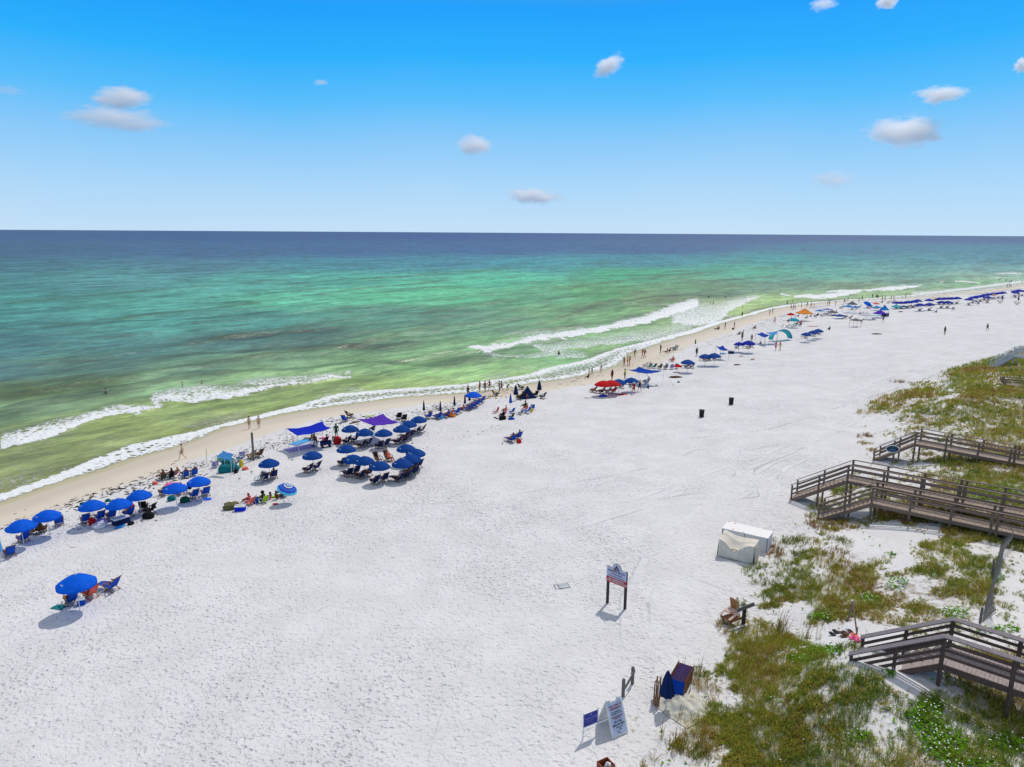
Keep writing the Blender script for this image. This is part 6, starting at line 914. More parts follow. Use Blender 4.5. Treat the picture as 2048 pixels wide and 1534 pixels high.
def frame_m(o, xd, zd): # text matrix: x along xd, up along zd, facing -normal
    xd = Vector(xd).normalized(); zd = Vector(zd).normalized(); n = xd.cross(zd); M_ = Matrix((xd, zd, n)).transposed().to_4x4(); M_.translation = Vector(o); return M_
# oval sign
gs_ = rz(1785, 898, 5.1); r_ = empty('oval_sign', gs_, R(-12)); r_.scale = (.7, .7, .7); tag(r_, 'dark teal oval sign with a white rim on the stair of the furthest brown boardwalk', 'sign'); n = 28
def oval(mb, a, b, y0, y1): mb.add([(a*math.cos(2*math.pi*k/n), y, b*math.sin(2*math.pi*k/n)) for y in (y0, y1) for k in range(n)], [tuple(range(n)), tuple(2*n-1-k for k in range(n))]+[(k, n+k, n+(k+1) % n, (k+1) % n) for k in range(n)])
mb = MB(); oval(mb, .82, .50, 0, .05); mb.build('rim', cl('white', 'plastic'), r_); mb = MB(); oval(mb, .72, .40, -.02, .0); mb.build('panel', mat('sign_teal', (8, 48, 72), .5, 'plastic'), r_); text_mesh('DUNES', .2, cl('sky', 'plastic'), r_, 'lettering', frame_m((0, -.024, -.1), (1, 0, 0), (0, 0, 1))); mb = MB(); mb.box((0, -.024, .18), (.04, .01, .16)); mb.box((0, -.024, .12), (.16, .01, .03)); mb.build('emblem', cl('sky', 'plastic'), r_); mb = MB(); mb.bar((.3, .06, .1), (.3, .06, -1.9), .09, .09); mb.build('post', BW, r_)
gs_ = rz(1688, 962, 5.6); o = MB().tube([(0, 0, 0), (0, -.04, 0)], .22, 16).build('notice_plate', cl('white', 'plastic')); o.location = gs_; o.rotation_euler = (0, 0, R(-10)); tag(o, 'small round pale plate fixed to the high stair platform', 'sign')
# ---------------------------------------------------------------- big beach sign
def board_sign():
    a = at(1213.5, 1207); b = at(1248.5, 1219); xd = (b-a); xd.z = 0; wd = xd.length; xd.normalize(); ang = math.atan2(xd.y, xd.x); r_ = empty('beach_sign', a, ang); tag(r_, 'white sign with rounded top and red band on two dark posts', 'sign'); z0, z1 = 1.42, 2.30
    for x_ in (0, wd): mb = MB(); mb.box((x_, .06, .98), (.13, .11, 2.64)); mb.build('post', mat('post_dark', (62, 56, 54), .85, 'wood', rgb2=(38, 34, 32)), r_)
    pr = [(-.06, z0+.33), (wd+.06, z0+.33), (wd+.06, z1+.02)]; cx_ = wd/2; rr = wd*.24
    pr += [(cx_+rr*1.25, z1+.0), (cx_+rr*1.02, z1+.04)]+[(cx_+rr*math.cos(t), z1+.05+rr*.95*math.sin(t)) for t in [math.pi*k/12 for k in range(1, 12)]]+[(cx_-rr*1.02, z1+.04), (cx_-rr*1.25, z1+.0), (-.06, z1+.02)]
    def plate(pts, y0, y1, n_, m_):
        k = len(pts); mb = MB(); mb.add([(p[0], y0, p[1]) for p in pts]+[(p[0], y1, p[1]) for p in pts], [tuple(range(k)), tuple(2*k-1-i for i in range(k))]+[(i, k+i, k+(i+1) % k, (i+1) % k) for i in range(k)]); return mb.build(n_, m_, r_)
    plate([((p[0]-cx_)*1.035+cx_, (p[1]-z0)*1.03+z0-.01) for p in pr], .0, .018, 'border', cl('navy', 'plastic')); plate(pr, -.03, -.001, 'panel', mat('sign_panel', (188, 190, 214), .5, 'plastic', rgb2=(180, 184, 208))); plate([(-.07, z0), (wd+.07, z0), (wd+.07, z0+.33), (-.07, z0+.33)], -.035, .018, 'red_panel', mat('sign_red', (190, 22, 40), .5, 'plastic', rgb2=(170, 18, 34)))
    F_ = lambda x_, z_: frame_m((x_, -.036, z_), (1, 0, 0), (0, 0, 1))
    text_mesh('MAINSAIL BEACH', .14, cl('navy', 'plastic'), r_, 'lettering', F_(cx_, z0+.72)); text_mesh('A Private Beach', .115, cl('navy', 'plastic'), r_, 'lettering', F_(cx_, z0+.56)); text_mesh('Owners and registered guests only', .075, cl('navy', 'plastic'), r_, 'lettering', F_(cx_, z0+.42)); text_mesh('NO TRESPASSING\nVIOLATORS PROSECUTED', .125, cl('white', 'plastic'), r_, 'lettering', frame_m((cx_, -.04, z0+.165), (1, 0, 0), (0, 0, 1)))
    for q, c in (((-.12, 0, .2), 'brown'),): 
        mb = MB(); mb.add([(cx_-.2, -.036, z1-.06), (cx_+.2, -.036, z1-.06), (cx_, -.036, z1+.24), (cx_-.2, -.032, z1-.08), (cx_+.2, -.032, z1-.08), (cx_, -.032, z1+.26)], [(0, 1, 2), (5, 4, 3)]); mb.build('sail_emblem', cl(c), r_); mb = MB(); mb.add([(cx_-.09, -.04, z1-.05), (cx_+.09, -.04, z1-.05), (cx_, -.04, z1+.11)], [(0, 1, 2)]); mb.build('sail_emblem', cl('lilac'), r_)
board_sign()
# A-frame board and small blue notice
def aframe():
    a = rz(1238, 1477, 3.05); a = at(1238, 1477); b = at(1252, 1468); xd = b-a; xd.z = 0; xd.normalize(); up = None
    a = at(1223, 1478); r_ = empty('a_frame_sign', at(1224, 1457), R(31)); tag(r_, 'white A-frame sign board with red and black lettering', 'sign'); H, W_, dp = 1.42, .84, 1.15
    for s_ in (-1, 1):
        n_ = Vector((0, -s_*H, dp/2*1.)).normalized(); x0 = Vector((1, 0, 0)); u_ = Vector((0, s_*dp/2*-1, H)).normalized(); c_ = Vector((0, s_*dp/4, H/2)); M_ = Matrix((x0, x0.cross(u_)*-1, u_)).transposed(); mb = MB(); mb.box(c_, (W_, .05, H), M_); mb.build('panel', cl('white', 'plastic'), r_)
    for x_ in (-.28, .28): mb = MB(); mb.tube([(x_-.09, 0, H+.01), (x_+.09, 0, H+.01)], .05, 10); mb.build('hinge', cl('white', 'plastic'), r_)
    u_ = Vector((0, dp/2, H)).normalized(); x0 = Vector((1, 0, 0)); nrm = x0.cross(u_); base = Vector((0, -dp/2, 0))+nrm*.028
    def T(s, z, sz, m_): return text_mesh(s, sz, m_, r_, 'lettering', frame_m(base+u_*(z*.94)+nrm*.014, x0, u_))
    mb = MB(); M_ = Matrix((x0, -nrm, u_)).transposed(); mb.box(base+u_*.77, (.70, .012, 1.3), M_); mb.build('poster', mat('poster', (186, 198, 222), .5, 'plastic', rgb2=(178, 190, 216)), r_)
    rd = mat('letter_red', (150, 20, 50), .5, 'plastic'); bk = cl('black', 'plastic'); T('WELCOME TO', 1.36, .105, rd); T('MAINSAIL!', 1.24, .12, rd); T('It is unlawful to\nbring glass or pets', 1.06, .075, bk); T('on this private beach. Please\nsee the beach office or ask\nat the front desk', .86, .05, rd); T('OR CALL', .67, .11, bk); T('(850) 837-4854', .54, .10, bk); T('THANK YOU', .43, .06, bk)
    mb = MB(); q = base+u_*.27+nrm*.016
    for dx, dz, s_ in ((.05, .05, .055), (-.07, -.04, .05), (.03, -.11, .03)): 
        for k in range(5): a_ = 2*math.pi*k/5; p0 = q+x0*dx+u_*dz; mb.add([p0, p0+x0*math.cos(a_-.3)*s_+u_*math.sin(a_-.3)*s_, p0+x0*math.cos(a_+.3)*s_+u_*math.sin(a_+.3)*s_], [(0, 1, 2)])
    mb.build('print', bk, r_); return r_
rA = aframe()
g = at(1180, 1474); r_ = empty('notice_sign', g, R(30)); r_.scale = (.95, .95, .88); tag(r_, 'small blue notice in a white metal stand left of the A-frame board', 'sign'); W_ = .78
for s_ in (-1, 1): mb = MB(); mb.tube([(s_*W_/2, 0, -.1), (s_*W_/2, 0, 1.42)], .022, 8); mb.build('leg', ALU, r_)
mb = MB(); mb.tube([(-W_/2, 0, 1.36), (W_/2, 0, 1.36)], .022, 8); mb.tube([(-W_/2, 0, .66), (W_/2, 0, .66)], .03, 8); mb.tube([(-W_/2, 0, .3)]+[(W_/2*math.cos(math.pi-math.pi*k/10), 0, .3+.2*math.sin(math.pi*k/10)) for k in range(1, 10)]+[(W_/2, 0, .3)], .018, 6); mb.build('frame', ALU, r_)
mb = MB(); mb.box((0, 0, 1.01), (W_-.05, .02, .66)); mb.build('panel', mat('notice_blue', (14, 36, 150), .45, 'plastic', rgb2=(12, 30, 135)), r_)
lt = mat('letter_pale', (140, 140, 215), .5, 'plastic'); text_mesh('WELCOME', .13, lt, r_, 'lettering', frame_m((0, -.014, 1.06), (1, 0, 0), (0, 0, 1))); text_mesh('BEACH GUESTS', .07, lt, r_, 'lettering', frame_m((0, -.014, .93), (1, 0, 0), (0, 0, 1))); text_mesh('Please check in', .06, lt, r_, 'lettering', frame_m((0, -.014, .82), (1, 0, 0), (0, 0, 1))); mb = MB(); mb.tube([(0, -.012, 1.23), (0, -.016, 1.23)], .05, 5); mb.build('emblem', lt, r_)
# fallen sign lying flat
g = at(1123, 1173); r_ = empty('fallen_sign', g, R(14)); tag(r_, 'pale sign lying flat on the sand left of the red banded sign', 'sign'); mb = MB(); mb.box((.12, 0, .05), (.62, .5, .025)); mb.build('panel', mat('sign_grey', (185, 188, 192)), r_)
for s_ in (-1, 1): mb = MB(); mb.tube([(-.42, s_*.27, .05), (.45, s_*.27, .06)], .018, 6); mb.build('leg', ALU, r_)
mb = MB(); mb.tube([(-.42, -.27, .05), (-.42, .27, .05)], .018, 6); mb.tube([(.45, -.27, .06), (.45, .27, .06)], .018, 6); mb.build('frame', GREYM, r_)
# low rail of two posts
a, b = at(1246, 1393), at(1264.5, 1368); ang = math.atan2(b.y-a.y, b.x-a.x); r_ = empty('low_rail', a, ang); tag(r_, 'two short grey posts joined by a sloping plank on the sand', 'rail'); ln = (b-a).length
for x_ in (0, ln): mb = MB(); mb.box((x_, 0, .3), (.12, .12, 1.2)); mb.build('post', GW, r_)
mb = MB(); mb.bar((-.1, -.08, .45), (ln+.05, -.08, .72), .04, .16); mb.build('plank', GW, r_)
# broken chair hung on a post with a wooden arm
g = at(1486, 1254); r_ = empty('post', g, 0); tag(r_, 'dark post with a slanting grey arm beside the orange wooden chair', 'post'); mb = MB(); mb.box((0, 0, .5), (.16, .14, 1.6)); mb.build('upright', mat('post_dark', (62, 56, 54)), r_); mb = MB(); mb.bar((-.42, -.10, 1.02), (.48, -.10, 1.42), .06, .2); mb.build('arm', GW, r_)
g = at(1466, 1246); r_ = empty('wooden_chair', g, R(130)); OW = mat('orange_wood', (178, 112, 44), .55, 'wood', rgb2=(110, 62, 22)); tag(r_, 'orange brown slatted wooden chair tipped against the dark post', 'chair')
r_.rotation_euler = (R(-24), R(6), R(112)); r_.location.z += .12; r_.scale = (1.05, .9, .85)
mb = MB()
for k in range(6): mb.bar((-.28+.112*k, -.35, .42), (-.30+.12*k, -.62, 1.25+.06*math.sin(k*.63)), .095, .02)
mb.build('backrest', OW, r_); mb = MB()
for k in range(6): mb.bar((-.3, .35-.12*k, .42-.03*k), (.3, .35-.12*k, .42-.03*k), .10, .022)
mb.build('seat', OW, r_)
for s_ in (-1, 1):
    mb = MB(); mb.bar((s_*.33, .4, 0), (s_*.33, .4, .62), .09, .03); mb.bar((s_*.33, .42, .4), (s_*.33, -.75, .05), .03, .12); mb.build('leg', OW, r_); mb = MB(); mb.box((s_*.37, .02, .64), (.15, .85, .025)); mb.build('armrest', mat('pale_wood', (206, 176, 164), .8, 'wood', rgb2=(180, 150, 140)), r_)
o = soft('round_board', 1464, 1222, (.8, .55, .05), mat('pale_wood', (206, 176, 164)), 'round pale wooden board lying on the arm of the orange chair', 'board', shape='board', h=.66)
o = MB().bar((-.1, -.5, .05), (.6, .5, .18), .12, .06).build('white_board', cl('white', 'plastic')); o.location = at(1466, 1256); o.rotation_euler = (0, 0, R(-35)); tag(o, 'white plank lying under the tipped orange chair', 'board')
# stack of folded beach chairs with a closed umbrella and a tarp
base = at(1346, 1412); ax_ = Vector((.56, .83, 0)).normalized()
def folded():
    r_ = empty('folded_chair'); mb = MB(); mb.sheet(lambda u, v: ((u-.5)*.56, -.02+.02*math.sin(math.pi*v), .35+v*.95), 3, 4, .01); mb.build('sling', cl('blue'), r_)
    for s_ in (-1, 1): mb = MB(); mb.bar((s_*.31, -.03, 0), (s_*.31, -.03, 1.42), .045, .035); mb.build('rail', WOOD, r_); mb = MB(); mb.bar((s_*.27, .05, .02), (s_*.27, .05, 1.15), .035, .035); mb.build('leg', WOOD, r_)
    for z_ in (.1, .4, 1.3): mb = MB(); mb.bar((-.31, 0, z_), (.31, 0, z_), .03, .05); mb.build('crossbar', WOOD, r_)
    return r_
fc = folded()
for i in range(11):
    o = fc if i == 0 else copy_tree(fc); p_ = base+ax_*(.1+.10*i); p_.z = float(ground_z(p_.x, p_.y))+.02*i; o.location = p_; o.rotation_euler = (R(-20), 0, R(-32)); o.scale = (1.15, 1.15, .84); tag(o, f'folded blue wooden chair, {ORD[i]} from the front of the leaning stack', 'beach chair', 'folded chairs leaning in a stack')
for i, (dx, an) in enumerate(((-.62, 14), (-.78, 20))):
    o = copy_tree(fc); p_ = base+Vector((dx, .15, 0)); p_.z = float(ground_z(p_.x, p_.y)); o.location = p_; o.rotation_euler = (0, R(an), R(75)); o.scale = (1.1, 1.1, .8); tag(o, ['folded chair leaning sideways against the closed navy umbrella, inner one', 'folded chair leaning sideways against the closed navy umbrella, outer one'][i], 'beach chair', 'folded chairs leaning in a stack')
closed(1332, 1420, 'navy', 'big closed navy umbrella on a white stick in front of the stacked chairs', s=.95, fat=1.7)
g = at(1372, 1415); NV = 40; vs = []; rngt = np.random.default_rng(5)
gx, gy = np.meshgrid(np.linspace(-1, 1, NV), np.linspace(-1, 1, NV)); rr_ = np.hypot(gx, gy); ht = .42*sm(1.05, .2, rr_)*(.55+.9*fbm(gx*3+9, gy*3, .8, 3, 77))+.10*np.abs(np.sin(gx*7+3*vnoise(gx+5, gy, .5, 78)*3+gy*3))*sm(1.1, .6, rr_)
WX = gx*1.0*(1+.18*vnoise(gx+3, gy, .4, 79)); WY = gy*1.15; i_ = np.arange(NV-1)[:, None]*NV+np.arange(NV-1)[None]; f_ = np.stack([i_, i_+1, i_+NV+1, i_+NV], -1).reshape(-1, 4)
gzt = ground_z(g.x+(WX*math.cos(.5)-WY*math.sin(.5)), g.y+(WX*math.sin(.5)+WY*math.cos(.5)))-g.z; m = npmesh('tarp', np.stack([WX*math.cos(.5)-WY*math.sin(.5), WX*math.sin(.5)+WY*math.cos(.5), ht+.03+gzt], -1).reshape(-1, 3), f_, True); o = mesh_obj('crumpled_tarp', m, mat('tarp_cloth', (208, 204, 190), .8, 'cloth', rgb2=(186, 182, 168))); o.location = g; tag(o, 'crumpled off-white tarp lying right of the stacked chairs', 'tarp')
o = MB().box((0, 0, .2), (.45, 1.5, .07), Matrix.Rotation(R(-22), 3, 'Y')).build('slatted_panel', cl('white', 'plastic')); o.location = at(1364, 1400, .15); o.rotation_euler = (R(14), 0, R(-28)); tag(o, 'white slatted frame leaning on the crumpled tarp', 'board')
# cut-off wooden bin at the bottom edge
g = at(1211, 1552); r_ = empty('wooden_bin', g, R(30)); r_.scale = (.8, .8, .8); tag(r_, 'brown wooden bin with a white bag inside, cut by the bottom edge', 'bin'); OW2 = mat('bin_wood', (150, 66, 36), .7, 'wood', rgb2=(90, 40, 26))
for k in range(4): a_ = k*math.pi/2; mb = MB(); mb.box((.30*math.cos(a_), .30*math.sin(a_), .35), (.04, .63, .75), Matrix.Rotation(a_, 3, 'Z')); mb.build('side', OW2, r_)
o2 = soft('trash_bag', 0, 0, (.3, .3, .35), 'white', 'white bag inside the brown wooden bin', 'bag', shape='lump', loc=g+Vector((.08, 0, .25)))
# storage box and draped box
A_, B_, C_, D_ = [at(*q) for q in ((1462, 1090), (1480, 1075), (1549.6, 1092), (1533, 1106))]
xd = (D_-A_); xd.z = 0; Lb = 3.0; ang = math.atan2(xd.y, xd.x)
r_ = empty('storage_box', D_, math.atan2(A_.y-D_.y, A_.x-D_.x)); tag(r_, 'white flat topped storage box with rusty marks on its lid, behind the draped one', 'storage box'); WB = mat('box_white', (218, 220, 226), .6, 'plastic', rgb2=(204, 208, 216)); HB = 1.0
wD = 1.35; mb = MB(); mb.box((Lb/2, -wD/2, HB/2), (Lb, wD, HB)); mb.build('body', WB, r_)
lid = bpy.data.materials.new('rusty_lid'); lid.use_nodes = True; N, L = NT(lid.node_tree); tcl = N('ShaderNodeTexCoord').outputs['Object']; sxl = N('ShaderNodeSeparateXYZ', {0: tcl}); e1 = N('ShaderNodeMapRange', {'Value': N('ShaderNodeMath', {0: N('ShaderNodeTexNoise', {'Vector': tcl, 'Scale': 3.5, 'Detail': 5.}).outputs[0], 1: N('ShaderNodeMapRange', {'Value': sxl.outputs[0], 1: Lb*.3, 2: Lb, 3: -.03, 4: .1}).outputs[0]}, operation='ADD').outputs[0], 1: .66, 2: .72}).outputs[0]
cc = N('ShaderNodeMix', data_type='RGBA'); L.new(e1, cc.inputs[0]); cc.inputs[6].default_value = s2l((232, 228, 224)); cc.inputs[7].default_value = s2l((196, 132, 60)); L.new(cc.outputs[2], lid.node_tree.nodes['Principled BSDF'].inputs['Base Color'])
mb = MB(); mb.box((Lb/2, -wD/2, HB+.02), (Lb+.06, wD+.06, .05)); mb.build('lid', lid, r_)
for x_ in (.02, Lb*.5, Lb-.02): mb = MB(); mb.box((x_, .012, HB/2), (.04, .03, HB)); mb.build('seam', cl('grey', 'plastic'), r_)
o = MB().box((0, 0, .12), (.12, .9, .06), Matrix.Rotation(R(15), 3, 'X')).build('plank', WOOD); o.location = at(1542, 1106); o.rotation_euler = (0, 0, R(-50)); tag(o, 'short orange plank leaning by the right side of the white storage box', 'plank')
# draped cover
pN = [at(1436, 1112), at(1506, 1128.5), at(1524.5, 1117.5)]; xa = pN[0]-pN[1]; xa.z = 0; Lc = xa.length; ya = pN[2]-pN[1]; ya.z = 0; Wc = 1.25; an = math.atan2(xa.y, xa.x); r_ = empty('covered_box', pN[1], an); tag(r_, 'box under a sagging cream canvas cover in front of the white storage box', 'covered box')
Hc = 1.2; CM = mat('canvas', (222, 214, 200), .9, 'cloth', rgb2=(206, 198, 184)); NU, NVv = 28, 16; vs = []; fs = []
def topz(u, v):
    sag_ = .6*math.exp(-(((u-.55)/.24)**2))*(1-.45*v)*math.exp(-((v-.12)/.6)**2); r1 = .10*math.exp(-((v-.5-.2*u)/.08)**2); return Hc-.10*u*(1-u)*4*.4-sag_+r1*.5+.16*math.exp(-((u-1)/.22)**2)*math.exp(-((v-1)/.5)**2)
def cov(u, v): return Vector((u*Lc, -v*Wc, topz(u, v)))
for i in range(NU+1):
    for j in range(NVv+1): vs.append(cov(i/NU, j/NVv))
q_ = lambda i, j: i*(NVv+1)+j
fs = [(q_(i, j), q_(i, j+1), q_(i+1, j+1), q_(i+1, j)) for i in range(NU) for j in range(NVv)]
mb = MB(); mb.add(vs, fs)
def side(pts, out):
    n0 = 8; A2 = []
    for j in range(n0+1):
        for k, p_ in enumerate(pts): t = j/n0; A2.append(Vector((p_.x, p_.y, p_.z*(1-t)+.03*t))+out*(.03*math.sin(k*1.7)*math.sin(math.pi*t)+.09*t+.10*math.sin(math.pi*t)*math.exp(-((k/(len(pts)-1)-.5)/.25)**2)))
    K_ = len(pts); mb.add(A2, [(j*K_+k, j*K_+k+1, (j+1)*K_+k+1, (j+1)*K_+k) for j in range(n0) for k in range(K_-1)])
side([cov(i/NU, 0) for i in range(NU+1)], Vector((0, 1, 0))); side([cov(0, j/NVv) for j in range(NVv+1)], Vector((-1, 0, 0))); side([cov(1, j/NVv) for j in range(NVv+1)], Vector((1, 0, 0))); side([cov(i/NU, 1) for i in range(NU+1)], Vector((0, -1, 0))); mb.build('cover', CM, r_, True)
mb = MB(); mb.bar((Lc*.45, .13, .72), (Lc*.62, .13, .74), .02, .05); mb.build('strap', cl('black'), r_); mb = MB(); mb.box((Lc/2, -Wc/2, .04), (Lc+.02, Wc+.02, .08)); mb.build('base', BW, r_)
# shoes left at the foot of the lowest boardwalk
def shoes(px, py, c, label, f_=0.):
    g = at(px, py); r_ = empty('flip_flops', g, R(f_)); tag(r_, label, 'sandals', 'shoes left in the sand')
    for s_ in (-1, 1):
        mb = MB(); n = 14; vs = [((.06+.015*math.sin(2*math.pi*k/n))*math.cos(2*math.pi*k/n)*1.1, .17*math.sin(2*math.pi*k/n), 0) for k in range(n)]; mb.add([(a+s_*.11, b+s_*.04, .03) for a, b, c_ in vs]+[(a+s_*.11, b+s_*.04, .065) for a, b, c_ in vs], [tuple(range(n-1, -1, -1)), tuple(n+k for k in range(n))]+[(k, (k+1) % n, n+(k+1) % n, n+k) for k in range(n)]); k_ = mb.build('sole', cl(c, 'plastic'), r_); mb = MB(); mb.tube([(s_*.11-.06, s_*.04-.02, .06), (s_*.11, s_*.04+.08, .10), (s_*.11+.06, s_*.04-.02, .06)], .013, 5); mb.build('strap', cl(c, 'plastic'), r_)
    r_.scale = (1.5, 1.5, 1.5)
for a, b, c, lab, f_ in [(1669, 1269, 'black', 'black sandals lying apart at the left of the shoe row', 20), (1689, 1273, 'brown', 'brown sandals in the middle of the shoe row', 60), (1696, 1268, 'brown', 'second pair of brown sandals just behind the first', 0), (1708, 1277, 'coral', 'orange pink flip-flops right of the brown sandals', 30), (1714, 1283, 'pink', 'magenta flip-flops below the orange pink ones', 80), (1726, 1286, 'pink', 'magenta flip-flops nearest the boardwalk rail', 100)]: shoes(a, b, c, lab, f_)
# slatted sand fence running up the dune
mbp = [at(2003, 1066), at(1995, 1110), at(1984, 1150), at(1976, 1185), at(1968, 1215), at(1960, 1246)]; org = mbp[0].copy(); r_ = empty('sand_fence', org); tag(r_, 'grey slatted sand fence leaning down the dune between two boardwalks', 'fence'); mb = MB(); wires = [[], []]; cumf = [0]
for a, b in zip(mbp, mbp[1:]): cumf.append(cumf[-1]+(b-a).length)
s_ = 0
while s_ < cumf[-1]:
    k = max(j for j in range(len(mbp)-1) if cumf[j] <= s_); t = (s_-cumf[k])/(cumf[k+1]-cumf[k]); p_ = mbp[k].lerp(mbp[k+1], t); p_.z = float(ground_z(p_.x, p_.y)); ln_ = Vector((.35+.14*math.sin(s_*.9), -.18, 0))*(1+.3*math.sin(s_*.5)); tp = p_+ln_+Vector((0, 0, .72+random.uniform(-.06, .06))); mb.bar(p_-org-Vector((0, 0, .1)), tp-org, .036, .012, (ax_.x, ax_.y, .1)); wires[0].append((p_.lerp(tp, .3))-org); wires[1].append((p_.lerp(tp, .8))-org); s_ += .13
mb.build('slats', mat('fence_grey', (150, 142, 136), .9, 'wood', rgb2=(112, 104, 100)), r_)
for q in wires: m2 = MB(); m2.tube(q[::6], .012, 4); m2.build('wire', GREYM, r_)
for k in (0, 2, 5): m2 = MB(); q = mbp[k]-org; m2.box((q.x, q.y, .5), (.09, .09, 1.4)); m2.build('post', GW, r_)
# ---------------------------------------------------------------- dune plants
def leaf_mat(name, spec):
    m = bpy.data.materials.new(name); m.use_nodes = True; t = m.node_tree; t.nodes.clear(); N, L = NT(t); a = N('ShaderNodeAttribute', attribute_name='leafcol').outputs['Color']; p = N('ShaderNodeBsdfPrincipled', {'Roughness': .7, 'Specular IOR Level': spec}); L.new(a, p.inputs['Base Color']); tr = N('ShaderNodeBsdfTranslucent'); L.new(a, tr.inputs[0]); ms = N('ShaderNodeMixShader', {0: .35}); L.new(p.outputs[0], ms.inputs[1]); L.new(tr.outputs[0], ms.inputs[2]); L.new(ms.outputs[0], N('ShaderNodeOutputMaterial').inputs[0]); return m
LM = leaf_mat('grass_blades', .15)
PAL = np.array([s2l(c)[:3] for c in [(134, 136, 48), (150, 146, 56), (116, 130, 42), (160, 146, 68), (152, 118, 62), (100, 120, 40), (190, 170, 112), (134, 102, 54)]])*1.0
def blades(cx, cy, cz, hgt, spread, nb, wid, colr, seed):
    """curved grass blades: nb per tuft, three segments each"""
    g_ = np.random.default_rng(seed); n = len(cx); T = n*nb; rep = lambda a: np.repeat(a, nb)
    X, Y, Z, Hh, Sp, Wd = map(rep, (cx, cy, cz, hgt, spread, wid)); an = g_.uniform(0, 2*np.pi, T); r0 = np.sqrt(g_.uniform(0, 1, T))*Sp*.35; L_ = Hh*g_.uniform(.55, 1.15, T); out = Sp*g_.uniform(.15, 1., T)
    bx, by = X+np.cos(an)*r0, Y+np.sin(an)*r0; wa = an+np.pi/2+g_.uniform(-.9, .9, T); an2 = an+g_.uniform(-.5, .5, T); P_ = []
    wind = np.array([.10, -.05])
    for t, wv in ((0, .8), (.45, 1.), (.8, .7), (1., .12)):
        px_ = bx+np.cos(an2)*out*t**1.6+wind[0]*L_*t*t; py_ = by+np.sin(an2)*out*t**1.6+wind[1]*L_*t*t; pz_ = Z-.03+L_*(t-.28*t**3*out/np.maximum(Hh, .1)); ww = Wd*wv/2
        P_ += [np.stack([px_-np.cos(wa)*ww, py_-np.sin(wa)*ww, pz_], -1), np.stack([px_+np.cos(wa)*ww, py_+np.sin(wa)*ww, pz_], -1)]
    V_ = np.stack(P_, 1).reshape(-1, 3); b = np.arange(T)[:, None]*8; F_ = np.concatenate([b+np.array([[0, 1, 3, 2]]), b+np.array([[2, 3, 5, 4]]), b+np.array([[4, 5, 7, 6]])], 0)
    c_ = rep(np.arange(n)); cc = colr[c_]*g_.uniform(.7, 1.3, (T, 1)); return V_, F_, np.repeat(cc, 8, 0)
def scatter(n, seed):
    g_ = np.random.default_rng(seed); px = g_.uniform(1240, 2160, n*3); py = g_.uniform(690, 1600, n*3); return g_, px, py
